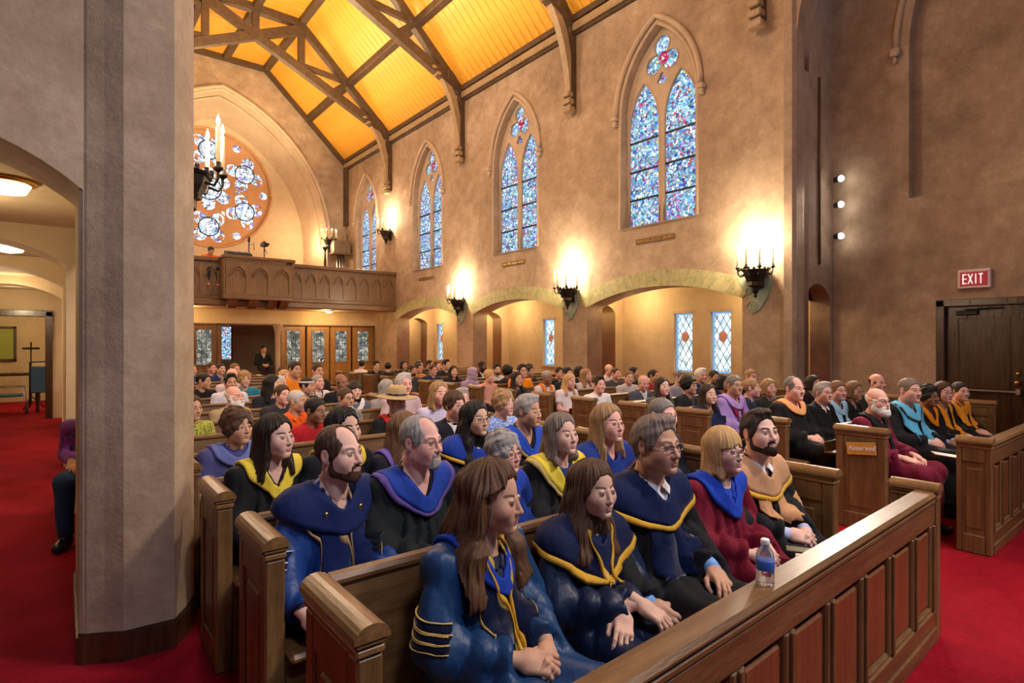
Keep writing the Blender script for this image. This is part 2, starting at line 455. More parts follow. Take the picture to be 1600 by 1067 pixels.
def glass_mat(name,stops,scale,es,lead=.055,axis='X',fig=True):
    """leaded coloured glass lit from outside"""
    m,nt,b=nmat(name); p=geo_pos(nt)
    v=nt.nodes.new('ShaderNodeTexVoronoi'); v.inputs['Scale'].default_value=scale; nt.links.new(p,v.inputs['Vector'])
    e=nt.nodes.new('ShaderNodeTexVoronoi'); e.feature='DISTANCE_TO_EDGE'; e.inputs['Scale'].default_value=scale; nt.links.new(p,e.inputs['Vector'])
    sp=nt.nodes.new('ShaderNodeSeparateColor'); nt.links.new(v.outputs['Color'],sp.inputs[0])
    big=noise(nt,p,1.9,2,.5); k=mathn(nt,'ADD',mathn(nt,'MULTIPLY',sp.outputs[0],.8),mathn(nt,'MULTIPLY',mathn(nt,'SUBTRACT',big,.5),.35 if fig else .2)); k=mathn(nt,'ADD',k,.08)
    r=ramp(nt,stops,'CONSTANT'); nt.links.new(k,r.inputs[0])
    le=ramp(nt,[(lead*.6,(.01,.015,.04)),(lead,(1,1,1))]); nt.links.new(e.outputs['Distance'],le.inputs[0])
    col=mixc(nt,1.0,r.outputs[0],le.outputs[0],'MULTIPLY')
    br=mathn(nt,'MULTIPLY',mathn(nt,'ADD',.55,mathn(nt,'MULTIPLY',sp.outputs[1],.9)),es)
    b.inputs['Base Color'].default_value=(.02,.02,.03,1); b.inputs['Roughness'].default_value=.8; b.inputs['Specular IOR Level'].default_value=.05
    nt.links.new(col,b.inputs['Emission Color']); nt.links.new(br,b.inputs['Emission Strength']); return m
M['stained']=glass_mat('stained_glass',[(0,(.04,.10,.55)),(.10,(.10,.30,.80)),(.18,(.22,.58,.90)),(.28,(.48,.76,.95)),(.40,(.75,.88,.98)),(.50,(.25,.52,.88)),(.58,(.85,.92,.97)),(.64,(.42,.34,.74)),(.70,(.16,.55,.52)),(.76,(.75,.76,.42)),(.80,(.70,.08,.14)),(.85,(.50,.22,.60)),(.90,(.20,.48,.86)),(.95,(.70,.86,.96))],19,1.12,.06)
M['ruby']=glass_mat('ruby_glass',[(0,(.55,.02,.10)),(.5,(.85,.75,.80)),(.65,(.60,.04,.12))],26,1.0,.04)
M['rose_glass']=glass_mat('rose_glass',[(0,(.30,.45,.80)),(.12,(.65,.80,1)),(.3,(.95,.98,1)),(.68,(.75,.88,1)),(.80,(.35,.25,.65)),(.86,(.9,.95,1))],9,1.35,.06)
M['aisle_glass']=glass_mat('aisle_glass',[(0,(.62,.80,.90)),(.3,(.78,.92,.98)),(.6,(.70,.88,.86)),(.85,(.88,.96,1))],9,1.35,.0,fig=False)
M['door_glass']=glass_mat('door_glass',[(0,(.20,.22,.18)),(.25,(.50,.50,.42)),(.5,(.78,.76,.64)),(.75,(.34,.40,.40))],9,.62,.05)

# ---------------------------------------------------------------- structural shell
def struct(o): o['kind']='structure'; return o
def group_struct(name,loc=(0,0,0)):
    o=bpy.data.objects.new(name,None); link(o); o.location=loc; o['kind']='structure'; return o
fl=MB(); fl.quad((-4,-4,0),(11.2,-4,0),(11.2,26,0),(-4,26,0)); struct(fl.build('floor',M['carpet']))

ARCH=[(5.3,9.05),(9.85,13.60),(14.45,18.33)]
WC=[7.14,11.69,16.24,20.92]; WH=.90; SILL=4.0; SPR=6.35; APX=7.98
def nave_wall(name,x,thick):
    out=[(4.39,0)]
    for a,b in ARCH: out += [(a,0)]+segarch(b,a,2.38,2.72)[0:]+[(b,0)]
    # segarch runs from (second,zs) to (first,zs)
    out += [(26,0),(26,9.2),(4.39,9.2)]
    holes=[[(c+WH,SILL)]+pointed(c-WH,c+WH,SPR,APX)+[(c-WH,SILL)] for c in WC]
    return struct(plate(name,out,holes,thick,M['plaster'],'X',x))
nave_wall('wall_right',9.65,.5)
nave_wall('wall_left',.32,.36)

def lobed(cx,cy,circs,n=48):
    """outline of a union of circles, star-shaped about (cx,cy)"""
    out=[]
    for i in range(n):
        t=2*math.pi*i/n; ux,uy=math.cos(t),math.sin(t); best=.01
        for (x,y,r) in circs:
            dx,dy=x-cx,y-cy; b=ux*dx+uy*dy; disc=b*b-(dx*dx+dy*dy-r*r)
            if disc>=0: best=max(best,b+math.sqrt(disc))
        out.append((cx+ux*best,cy+uy*best))
    return out
def tri(cx,cz,r,n=3,a0=90,rr=.2):
    return [(cx+r*math.cos(R(a0+i*360/n)),cz+r*math.sin(R(a0+i*360/n)),rr) for i in range(n)]

def mould_path(pts,r,mat,name,parent,seg=6):
    m=MB(); m.tube(pts,r,seg); return m.build(name,mat,parent)

def nave_window(n,c):
    g=group_struct('window_%d'%n)
    op=[(c+WH+.02,SILL)]+pointed(c-WH-.02,c+WH+.02,SPR,APX+.02)+[(c-WH-.02,SILL)]
    holes=[]
    for s in(-1,1):
        a,b=(c-.85,c-.055) if s<0 else (c+.055,c+.85)
        holes.append([(b,SILL+.05)]+pointed(a,b,6.10,7.02,7)+[(a,SILL+.05)])
    tre=lobed(c,7.40,tri(c,7.40,.235,3,90,.20)+[(c,7.40,.14)])
    holes.append(tre); holes.append(lobed(c,6.95,tri(c,6.95,.06,3,90,.065)+[(c,6.95,.05)],24))
    plate('tracery',op,holes,.16,M['stone'],'X',9.66,0.0,g)
    for nm,h in zip(('lancet_pane','lancet_pane','trefoil_pane','eyelet_pane'),holes):
        plate(nm,h,[],.012,M['stained'],'X',9.665,0,g)
    m=MB(); m.lathe([(1e-6,0),(.06,0),(.13,.004),(.13,.008)],(0,0,0),14); m.build('rosette',M['ruby'],g,(9.655,c,7.40),(0,R(-90),0))
    for s in(-1,1):
        a,b=(c-.85,c-.055) if s<0 else (c+.055,c+.85)
        for z in (4.62,5.22,5.84):
            m=MB(); m.box(9.625,9.66,a,b,z-.018,z+.018); m.build('saddle_bar',M['lead'],g)
        # coloured border strips and a figure panel
    for s in(-1,1):   # thin roll mouldings framing each light
        a,b=(c-.85,c-.055) if s<0 else (c+.055,c+.85)
        pts=[(9.585,b,SILL+.07)]+[(9.585,y,z) for y,z in pointed(a,b,6.10,7.02,7)]+[(9.585,a,SILL+.07)]
        mould_path(pts,.022,M['stone'],'roll_moulding',g)
    mould_path([(9.585,y,z) for y,z in tre]+[(9.585,)+tre[0]],.02,M['stone'],'roll_moulding',g)
    # hood mould on the wall face, with stops
    pts=[(9.37,y,z) for y,z in pointed(c-WH-.13,c+WH+.13,SPR+.08,APX+.17,12)]
    mould_path(pts,.055,M['stone'],'hood_mould',g,8)
    pts=[(9.42,y,z) for y,z in [(c+WH+.04,SILL)]+pointed(c-WH-.04,c+WH+.04,SPR,APX+.05,12)+[(c-WH-.04,SILL)]]
    mould_path(pts,.040,M['stone'],'jamb_roll',g,8)
    for s in(-1,1):
        m=MB(); y=c+s*(WH+.15); m.box(9.28,9.40,y-.075,y+.075,SPR-.02,SPR+.06,.015); m.box(9.31,9.40,y-.05,y+.05,SPR-.13,SPR-.02,.015); m.build('hood_stop',M['stone'],g)
    m=MB(); m.prism([(9.36,SILL-.02),(9.9,SILL-.02),(9.9,SILL+.10),(9.60,SILL+.06)],1,c-WH-.02,c+WH+.02); m.build('sill',M['plaster'],g)
for i,c in enumerate(WC): nave_window(i+1,c)
for i,c in enumerate(WC):      # the facing windows of the left wall
    g=group_struct('window_%d'%(11+i)); a0,b0=c-WH,c+WH
    hs=[[(b,SILL+.05)]+pointed(a,b,6.10,7.02,6)+[(a,SILL+.05)] for a,b in ((c-.85,c-.055),(c+.055,c+.85))]+[lobed(c,7.40,tri(c,7.40,.235,3,90,.20)+[(c,7.40,.14)])]
    plate('tracery',[(b0+.02,SILL)]+pointed(a0-.02,b0+.02,SPR,APX+.02)+[(a0-.02,SILL)],hs,.16,M['stone'],'X',.24,0,g)
    for h in hs: plate('pane',h,[],.012,M['stained'],'X',.235,0,g)

# painted green bands round the arcade arches
def arch_band(n,x,a,b,sg):
    g=group_struct('trim_%d'%n)
    lo=segarch(b,a,2.38,2.72,22)[::-1] if False else segarch(a,b,2.38,2.72,22)
    hi=segarch(a-.34,b+.34,2.62,3.05,22)
    for i in range(22):
        m=MB(); p=[lo[i],lo[i+1],hi[i+1],hi[i]]; q=.012
        cx=sum(t[0] for t in p)/4;cz=sum(t[1] for t in p)/4
        p=[(t[0]+(cx-t[0])*.03,t[1]+(cz-t[1])*.012) for t in p]
        m.prism(p,0,x-.018*sg,x+.01*sg); m.build('band_block',M['green'],g)
for i,(a,b) in enumerate(ARCH): arch_band(i+1,9.4,a,b,1)
# plaques below the windows
for c,col in zip(WC[:3],('first','second','third')):
    t=thing('memorial_plaque','narrow brown plaque with pale raised marks below the %s tall window from the exit door'%col,'plaque',(9.4,c+.02,3.67),0,'plaques under the windows')
    m=MB(); m.box(-.03,0,-.48,.48,-.05,.05,.008); m.build('board',M['oak_y'],t)
    m=MB()
    for i in range(26):
        y=-.42+i*.033
        if i in(7,15,20): continue
        m.box(-.036,-.028,y,y+.02,-.018,.018+.006*(i%3))
    tag(m.build('raised_marks',M['brass'],t),kind='stuff')

# back wall with the great arch and the rose behind it
YB=22.9; A0,A1=.85,8.62
struct(plate('wall_back',[(.0,2.75),(9.9,2.75),(9.9,9.3),(6.2,12.3),(3.4,12.3),(0,9.3)],[[(A1,2.95)]+pointed(A0,A1,5.6,10.85,16)+[(A0,2.95)]],.3,M['plaster'],'Y',YB+.15))
o1=[(A1,2.95)]+pointed(A0,A1,5.6,10.85,16)+[(A0,2.95)]; o2=[(A1-.38,2.95)]+pointed(A0+.38,A1-.38,5.6,10.3,16)+[(A0+.38,2.95)]
V=[(x,YB,z) for x,z in o1]+[(x,YB+.5,z) for x,z in [(4.735+(x-4.735)*.975,z-.05*(z>5.6)) for x,z in o1]]+[(x,YB+1.8,z) for x,z in o2]; n=len(o1)
F=[(j*n+i,j*n+i+1,(j+1)*n+i+1,(j+1)*n+i) for j in range(2) for i in range(n-1)]
struct(add('trim_arch_reveal',raw_mesh('trim_arch_reveal',V,F,[M['stone']])))
g=group_struct('trim_arch_mouldings')
for y,off,r in ((YB-.02,.10,.07),(YB+.03,.0,.05),(YB+.52,-.12,.045)):
    mould_path([(x,y,z) for x,z in pointed(A0-off,A1+off,5.6,10.85+off,18)],r,M['stone'],'arch_roll',g,8)
RC=(4.62,7.60); RR_=2.30
struct(plate('wall_rose',[(.8,2.9),(8.7,2.9),(8.7,10.9),(.8,10.9)],[circle_poly(RC[0],RC[1],RR_,40)],.3,M['plaster_pale'],'Y',24.85))
rg=group_struct('window_5')
holes=[lobed(RC[0],RC[1],[(RC[0],RC[1],.44)]+tri(RC[0],RC[1],.60,6,30,.25),60)]
for i in range(6):
    a=R(30+60*i); x,z=RC[0]+1.50*math.cos(a),RC[1]+1.50*math.sin(a)
    holes.append(lobed(x,z,[(x,z,.36)]+tri(x,z,.46,4,30+60*i+45,.25),48))
for i in range(6):
    a=R(60*i); x,z=RC[0]+2.02*math.cos(a),RC[1]+2.02*math.sin(a); holes.append(circle_poly(x,z,.16,14))
    for d in(-17,17):
        b=a+R(d); x,z=RC[0]+1.93*math.cos(b),RC[1]+1.93*math.sin(b)
        x+=0; holes.append([(x+.13*math.cos(b+t)*(.55 if k%2 else 1.1),z+.13*math.sin(b+t)*(.55 if k%2 else 1.1)) for k,t in enumerate(np.linspace(0,2*math.pi,9)[:-1])])
    for rr,d in ((1.03,0),(1.22,10),(1.22,-10)):
        b=a+R(d); x,z=RC[0]+rr*math.cos(b),RC[1]+rr*math.sin(b); u=(math.cos(b),math.sin(b))
        holes.append([(x+u[0]*.15,z+u[1]*.15),(x-u[1]*.065,z+u[0]*.065),(x-u[0]*.12,z-u[1]*.12),(x+u[1]*.065,z-u[0]*.065)])
plate('tracery',circle_poly(RC[0],RC[1],RR_+.02,48),holes,.16,M['rose_stone'],'Y',24.86,0,rg)
for i,h in enumerate(holes):
    plate('rose_pane' if i<7 else 'small_pane',h,[],.012,M['rose_glass'],'Y',24.87,0,rg)
for i in range(7):
    x,z=(RC if i==0 else (RC[0]+1.50*math.cos(R(30+60*(i-1))),RC[1]+1.50*math.sin(R(30+60*(i-1)))))
    mould_path([(a,24.77,b) for a,b in circle_poly(x,z,.44 if i==0 else .36,28)+[circle_poly(x,z,.44 if i==0 else .36,28)[0]]],.022,M['lead'],'lead_ring',rg,5)
mould_path([(a,24.70,b) for a,b in circle_poly(RC[0],RC[1],RR_,48)+[circle_poly(RC[0],RC[1],RR_,48)[0]]],.05,M['rose_stone'],'rim_moulding',rg,6)

# end wall of the left aisle, corner pier
struct(plate('wall_aisle_end',[(-4,0),(-1.35,0)]+[(x,z) for x,z in segarch(-1.35,.10,2.38,2.66)][::1]+[(.10,0),(.10,0.001),(.2,0.001),(.2,12.2),(-4,12.2)],[],.55,M['plaster'],'Y',3.86)) if False else None
seg=segarch(.10,-1.35,2.38,2.66)   # runs from (-1.35) to (.10)
struct(plate('wall_aisle_end',[(-4,0),(-1.35,0)]+seg+[(.10,0),(.22,0),(.22,12.3),(-4,12.3)],[],.55,M['plaster'],'Y',3.86))
pier=[(.085,3.60),(.115,3.575),(.185,3.54),(.262,3.49),(.484,3.478),(.562,3.607),(.62,3.75),(.62,4.6),(.09,4.6)]
m=MB(); m.prism(pier,2,0,12.3); struct(m.build('wall_corner_pier',M['plaster']))
grow=lambda d:[(.34+(x-.34)*(1+d/.25),4.0+(y-4.0)*(1+d/.45)) for x,y in pier]
m=MB(); m.prism(grow(.014),2,0,.135); m.prism(grow(.006),2,.135,.15); struct(m.build('baseboard_pier',M['oak_door']))
# pale worn strip on the pier's aisle corner
# matching corner on the right, with the end of the right aisle
m=MB(); m.prism([(9.30,4.52),(9.33,4.40),(9.40,4.36),(9.60,4.35),(9.70,4.37),(9.72,4.52)],2,0,9.2); struct(m.build('wall_right_pier',M['plaster']))
seg=segarch(10.82,9.86,2.36,2.62)
struct(plate('wall_right_aisle_end',[(9.7,0),(9.86,0)]+seg+[(10.82,0),(10.95,0),(10.95,12.3),(9.7,12.3)],[],.35,M['plaster'],'Y',4.60))
m=MB(); m.prism([(9.86,2.36)]+seg+[(10.82,2.36)],1,4.72,4.80); struct(m.build('trim_aisle_soffit_shade',M['oak_door']))  # dark sheet standing in for the shaded soffit of the arch head
# transept arch over the right arm of the crossing
seg=pointed(-3.6,4.39,6.15,10.6,14)
struct(plate('wall_transept_arch',[(4.39,12.3),(4.39,6.15)]+seg+[(-3.6,12.3)],[],.5,M['plaster'],'X',9.65))
# transept wall with the exit door and a blind arch
struct(plate('wall_transept',[(-4,0),(1.74,0),(1.74,2.24),(2.86,2.24),(2.86,0),(4.8,0),(4.8,12.3),(-4,12.3)],[[(-.55,3.96),(3.24,3.96)]+pointed(-.55,3.24,6.4,9.4,12)],.20,M['plaster'],'X',11.0))
m=MB(); m.box(11.10,11.16,-4,4.8,2.3,12.3); struct(m.build('wall_transept_back',M['plaster']))
g=group_struct('trim_blind_arch'); mould_path([(10.88,y,z) for y,z in pointed(-.75,3.42,6.45,9.65,12)],.05,M['stone'],'hood_mould',g,8)
m=MB(); m.box(10.80,10.90,3.36,3.49,6.33,6.47,.02); m.box(10.83,10.90,3.40,3.46,6.22,6.33,.02); m.build('hood_stop',M['stone'],g)
# outer wall of the right aisle with piers, windows
AW=[(7.55,.235),(6.63,.235),(12.0,.235),(17.9,.20),(11.0,.235)]
struct(plate('wall_right_aisle',[(4.4,0),(26,0),(26,3.2),(4.4,3.2)],[[(c-h,.94),(c+h,.94),(c+h,2.24),(c-h,2.24)] for c,h in AW[:4]],.22,M['plaster_pale'],'X',11.01))
m=MB(); m.box(9.86,11.2,4.7,26,3.05,3.2); struct(m.build('ceiling_right_aisle',M['plaster_pale']))
for k,Y in enumerate((9.5,14.05,18.6)):     # cross arches in the aisle
    seg=segarch(10.62,9.78,2.30,2.50) if k<2 else segarch(10.66,9.80,2.28,2.46)
    struct(plate('wall_aisle_cross_%d'%k,[(9.5,0),(9.78,0)]+seg+[(10.62,0),(11.0,0),(11.0,3.1),(9.5,3.1)],[],.45,M['plaster_pale'],'Y',Y))
for i,(c,h) in enumerate(AW[:4]):
    g=group_struct('window_%d'%(6+i))
    m=MB(); m.box(11.02,11.03,c-h,c+h,.94,2.24); m.build('pane',M['aisle_glass'],g)
    fr=MB(); 
    for a,b,c0,d0 in ((c-h,c-h+.035,.94,2.24),(c+h-.035,c+h,.94,2.24),(c-h,c+h,.94,.975),(c-h,c+h,2.205,2.24)): fr.box(10.98,11.02,a,b,c0,d0)
    fr.build('border',plain('border_glass_%d'%i,(.1,.25,.5),.3,emit=(.22,.42,.72),es=.8),g)
    for s in(-1,1):
        for kx in range(-6,7):      # diamond leading, clipped to the light
            z0=1.59+kx*.26; pts=[]
            a=(c-h+.035,z0-s*.34); b=(c+h-.035,z0+s*.34)
            t0,t1=0.,1.
            for lo,hi in ((.975,2.205),):
                dz=b[1]-a[1]; ta=(lo-a[1])/dz; tb=(hi-a[1])/dz
                t0=max(t0,min(ta,tb)); t1=min(t1,max(ta,tb))
            if t1-t0<.05: continue
            p=[(11.012,a[0]+(b[0]-a[0])*t,a[1]+(b[1]-a[1])*t) for t in (t0,t1)]
            m=MB(); m.tube(p,.007,4); m.build('lead_came',M['lead'],g)
    m=MB(); m.lathe([(1e-6,0),(.085,0),(.095,.012),(.075,.02),(1e-6,.02)],(0,0,0),20); md=m.build('medallion',plain('medallion_%d'%i,(.35,.12,.08),.4,emit=(.42,.16,.07),es=.6),g,(11.0,c,1.72),(0,R(-90),0)); md.scale=(1.25,1,1)
    m=MB(); m.box(10.88,10.93,c-h-.06,c+h+.06,2.24,2.30); m.box(10.86,10.93,c-h-.05,c+h+.05,.89,.94); m.build('hood_and_sill',M['stone'],g)

# left aisle
m=MB(); m.box(-1.6,-1.35,3.6,26,0,3.3); struct(m.build('wall_left_aisle',M['plaster_pale']))
m=MB(); m.box(-1.6,.14,3.9,26,2.68,2.9); struct(m.build('ceiling_left_aisle',M['plaster_pale']))
for k,Y in enumerate((7.0,9.6,12.6)):
    seg=segarch(.06,-1.35,2.34,2.56); 
    struct(plate('wall_left_aisle_cross_%d'%k,[(-1.45,0),(-1.35,0)]+seg+[(.06,0),(.45,0),(.45,3.1),(-1.45,3.1)],[],.5,M['plaster_pale'],'Y',Y))
struct(plate('wall_left_aisle_far',[(-1.6,0),(-1.12,0),(-1.12,2.2),(-.10,2.2),(-.10,0),(.4,0),(.4,3.2),(-1.6,3.2)],[],.2,M['plaster_pale'],'Y',15.5))
g=group_struct('door_1'); m=MB(); m.box(-.20,-.08,15.32,15.62,0,2.24,.01); m.box(-1.14,-1.02,15.32,15.62,0,2.24,.01); m.box(-1.14,-.08,15.32,15.62,2.13,2.26,.01); m.build('door_frame',M['oak_door'],g)
m=MB(); m.box(-4,1,20.2,20.4,0,3.2); struct(m.build('wall_side_room',M['plaster_pale']))
m=MB(); m.box(-4,1,15.6,20.4,3.0,3.1); struct(m.build('ceiling_side_room',M['plaster_pale']))
lamp('POINT','side_room_lamp',(-.75,18.2,2.6),70,(1,.80,.42),.2)
# left and far walls of the crossing
m=MB(); m.box(-4.2,-4,-4,3.6,0,12.3); struct(m.build('wall_left_transept',M['plaster']))

# narthex behind the screen
m=MB(); m.box(-1,10.9,23.4,23.6,0,2.9); struct(m.build('wall_narthex',M['plaster_pale']))
# ---------------------------------------------------------------- ceiling
EV=(9.42,9.02); FD=(6.2,12.08); MD=((EV[0]+FD[0])/2,(EV[1]+FD[1])/2); CX=4.8
mir=lambda p:(2*CX-p[0],p[1])
cg=group_struct('ceiling')
prof=[(9.9,8.75),EV,FD,mir(FD),mir(EV),(-.3,8.75)]
V=[];F=[]
for y in(-4,26): V+=[(x,y,z+.10) for x,z in prof]
n=len(prof); F=[(i,i+1,n+i+1,n+i) for i in range(n-1)]
add('roof_deck',raw_mesh('roof_deck',V,F,[M['roof_wood']],smooth=False),cg)
def board_row(p,q,y0,y1,wd):
    L=math.dist(p,q); m=MB(); m.box(0,L,.006,wd-.006,0,.03,.004); me=m.mesh('board',M['board'])
    a=math.atan2(q[1]-p[1],q[0]-p[0]); k=0; y=y0
    while y<y1-.01:
        o=add('board',me,cg,(p[0],y,p[1]),(0,-a,0)); y+=wd; k+=1
    return k
W_=.245
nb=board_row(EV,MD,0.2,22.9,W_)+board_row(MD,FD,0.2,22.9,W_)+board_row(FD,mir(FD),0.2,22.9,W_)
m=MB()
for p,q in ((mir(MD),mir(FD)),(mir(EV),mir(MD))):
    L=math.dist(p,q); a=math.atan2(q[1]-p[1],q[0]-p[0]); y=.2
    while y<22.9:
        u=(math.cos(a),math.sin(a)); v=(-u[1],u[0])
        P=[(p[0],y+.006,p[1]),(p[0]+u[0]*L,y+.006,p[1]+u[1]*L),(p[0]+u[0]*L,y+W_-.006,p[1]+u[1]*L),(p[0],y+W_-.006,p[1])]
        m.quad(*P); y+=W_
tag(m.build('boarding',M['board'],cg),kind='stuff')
def beam(m,p,q,w,h,y):
    """beam from p to q in the truss plane (x,z), w along the nave, h deep"""
    dx,dz=q[0]-p[0],q[1]-p[1]; L=math.hypot(dx,dz); nx,nz=-dz/L*h/2,dx/L*h/2
    m.prism([(p[0]+nx,p[1]+nz),(q[0]+nx,q[1]+nz),(q[0]-nx,q[1]-nz),(p[0]-nx,p[1]-nz)],1,y-w/2,y+w/2)
pg=group_struct('trim_purlins')
for nm,(x,z),hh in (('purlin',MD,.24),('purlin',FD,.24),('purlin',mir(FD),.24),('purlin',mir(MD),.24),('ridge_purlin',(CX,FD[1]),.2)):
    m=MB(); m.box(x-.11,x+.11,0,22.9,z-.20,z+.02,.012); m.build(nm,M['roof_wood'],pg)
for s,(x) in ((1,9.4),(-1,2*CX-9.4)):
    m=MB(); m.box(x-.16*s,x+.1*s,0,22.9,8.98,9.12,.01); m.build('wall_plate',M['roof_wood'],pg)
    m=MB(); m.box(x-.13*s,x+.1*s,4.4,22.9,8.78,8.96,.02); m.build('cornice',M['roof_pale_lit'],pg)
    m=MB(); m.box(x-.08*s,x+.1*s,4.4,22.9,8.70,8.77,.02); m.build('cornice_bead',M['roof_wood'],pg)
m=MB()
for p,q in ((EV,FD),(FD,mir(FD)),(mir(FD),mir(EV))): beam(m,(p[0],p[1]-.1),(q[0],q[1]-.1),.16,.22,22.8)
m.build('wall_rafter',M['roof_wood'],pg)
m=MB(); m.box(9.28,9.42,22.6,22.88,6.4,9.0,.01); m.build('corner_post',M['roof_wood'],pg)

def truss(Y,k):
    g=group_struct('trim_truss_%d'%k)
    def b(name,p,q,w,h,mat='roof_wood'):
        m=MB(); beam(m,p,q,w,h,Y); m.build(name,M[mat],g)
    for f in (lambda p:p, mir):
        b('principal_rafter',f((9.30,8.98)),f((6.2,11.92)),.22 if f is mir else .225,.26)
        b('scissor_chord',f((9.25,9.02)),f((3.35,11.78)),.19 if f is mir else .205,.27)
        b('fold_strut',f((6.2,11.9)),f((6.2,10.45)),.16,.20)
        b('web_strut',f((7.72,10.42)),f((7.2,9.98)),.14,.16)
        b('tie_strut',f((6.2,10.6)),f((7.75,10.48)),.13,.16)
        b('wall_post',f((9.32,7.02)),f((9.32,9.05)),.18,.17)
        # curved brace; the light falling on it is put into its pale colour
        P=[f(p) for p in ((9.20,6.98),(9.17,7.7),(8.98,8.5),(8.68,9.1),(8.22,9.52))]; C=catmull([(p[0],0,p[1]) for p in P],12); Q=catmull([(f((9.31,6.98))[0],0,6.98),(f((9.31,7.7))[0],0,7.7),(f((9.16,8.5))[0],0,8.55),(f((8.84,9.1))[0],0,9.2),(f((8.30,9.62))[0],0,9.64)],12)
        m=MB(); m.prism([(a[0],a[2]) for a in C]+[(a[0],a[2]) for a in Q[::-1]],1,Y-.085,Y+.085); m.build('curved_brace',M['roof_pale_lit'],g)
        for (x,z,s) in ((9.24,6.96,.13),(9.22,7.14,.12),(9.21,7.30,.10)):
            m=MB(); X=f((x,z))[0]; m.box(X-.09,X+.09,Y-s,Y+s,z-.06,z+.06,.02); m.build('bracket_step',M['roof_pale_lit'],g)
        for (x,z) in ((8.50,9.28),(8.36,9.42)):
            m=MB(); X=f((x,z))[0]; m.box(X-.07,X+.07,Y-.13,Y+.13,z-.05,z+.03,.015); m.build('brace_boss',M['roof_pale_lit'],g)
        m=MB(); X=f((8.95,9.35))[0]; m.box(X-.16,X+.16,Y-.13,Y+.13,9.16,9.48,.03); m.build('gusset',M['roof_wood'],g)
    b('collar',(6.2,11.92),(3.4,11.92),.235,.22)
    b('king_post',(CX,11.0),(CX,12.0),.175,.20)
for k,Y in enumerate([.45]+PIERS): truss(Y,k+1)

# ---------------------------------------------------------------- gallery
gg=thing('gallery_parapet','carved oak gallery front with pointed blind arches below the rose window','balcony',(0,0,0))
def panel_row(x0,x1,y,n,z0=2.98,z1=3.90,parent=gg):
    wd=(x1-x0)/n; c=wd/2
    arch=[(c+wd*.36,.06)]+pointed(c-wd*.36,c+wd*.36,.56,.82,5)+[(c-wd*.36,.06)]
    base=plate('arch_panel',[(0,0),(wd,0),(wd,z1-z0),(0,z1-z0)],[arch],.05,M['oak_h'] if False else M['oak'],'Y',0,.0,parent)
    me=base.data; base.location=(x0,y,z0)
    for i in range(1,n):
        o=base.copy(); COL.objects.link(o); o.location=(x0+wd*i,y,z0)
    tr=None
    for i in range(n):       # cusped head inside each arch
        m=MB()
        if tr is None:
            m.tube([(c-wd*.36,-.03,.52),(c-wd*.22,-.03,.60),(c-wd*.2,-.03,.68),(c,-.03,.76),(c+wd*.2,-.03,.68),(c+wd*.22,-.03,.60),(c+wd*.36,-.03,.52)],.014,5); tr=m.mesh('cusp',M['oak'])
        add('cusp',tr,parent,(x0+wd*i,y,z0))
YF=18.45
panel_row(.55,3.72,YF,7); panel_row(5.70,9.36,YF,8); panel_row(3.78,5.64,17.96,3)
m=MB(); m.box(.5,3.75,YF,YF+.06,2.9,3.95); m.box(5.65,9.4,YF,YF+.06,2.9,3.95); m.box(3.75,5.66,17.98,18.04,2.9,3.95); m.build('backing',M['oak'],gg)
for xs,nm in ((3.72,'bay_side'),(5.64,'bay_side')):
    m=MB(); m.box(xs,xs+.06,17.95,YF+.05,2.86,4.02,.01); m.box(xs-.012,xs+.072,18.08,18.36,3.05,3.75,.01); m.build(nm,M['oak'],gg)
m=MB(); m.box(.5,3.78,YF-.09,YF+.12,3.95,4.07,.02); m.box(5.64,9.4,YF-.09,YF+.12,3.95,4.07,.02); m.box(3.68,5.74,17.88,YF+.1,4.02,4.12,.02); m.build('top_rail',M['oak_h'],gg)
m=MB(); m.box(.5,9.4,YF-.05,YF+.1,2.86,2.97,.015); m.box(.5,9.4,YF-.10,YF+.12,2.66,2.86,.03); m.box(3.70,5.70,17.92,18.5,2.84,2.97,.015); m.build('base_moulding',M['oak_h'],gg)
for x in (4.0,4.55,5.1,5.45):
    m=MB(); m.prism([(17.95,2.86),(18.4,2.86),(18.4,2.62),(18.3,2.60),(18.15,2.66),(18.05,2.76)],0,x-.12,x+.12); m.build('corbel',M['oak'],gg)
m=MB(); m.box(.4,9.4,YF+.12,23,2.66,2.95); struct(m.build('ceiling_gallery_soffit',M['plaster_pale']))
# oak screen with glazed doors under the gallery
m=MB(); m.box(.4,9.42,20.1,20.3,2.20,2.70); struct(m.build('wall_screen_lintel',M['plaster_pale']))
sc=thing('oak_screen','oak screen of glazed panelled doors under the gallery','screen',(0,20.2,0))
def screen_door(x0,x1,mat,i):
    d=add('door',MB().box(x0,x1,-.03,.03,.04,2.14,.01).mesh('door',M[mat]),sc)
    w_=(x1-x0); a,b=x0+w_*.24,x1-w_*.24
    for q in ((a-.03,a,.86,2.0),(b,b+.03,.86,2.0),(a-.03,b+.03,1.97,2.0),(a-.03,b+.03,.86,.89)):
        pass
    m=MB(); m.box(a,b,-.042,-.031,.88,1.98); m.build('pane',M['door_glass'],d)
    m=MB()
    for z in (1.1,1.32,1.54,1.76): m.box(a,b,-.048,-.040,z-.006,z+.006)
    for t in (.33,.66): m.box(a+(b-a)*t-.006,a+(b-a)*t+.006,-.048,-.040,.88,1.98)
    m.build('leading',M['lead'],d)
    m=MB(); 
    for q in ((a-.035,a,.85,2.01),(b,b+.035,.85,2.01),(a-.035,b+.035,1.98,2.015),(a-.035,b+.035,.845,.88)): m.box(q[0],q[1],-.05,-.02,q[2],q[3])
    m.box(a-.02,b+.02,-.045,-.02,.2,.7,.012); m.build('glazing_bead',M[mat],d)
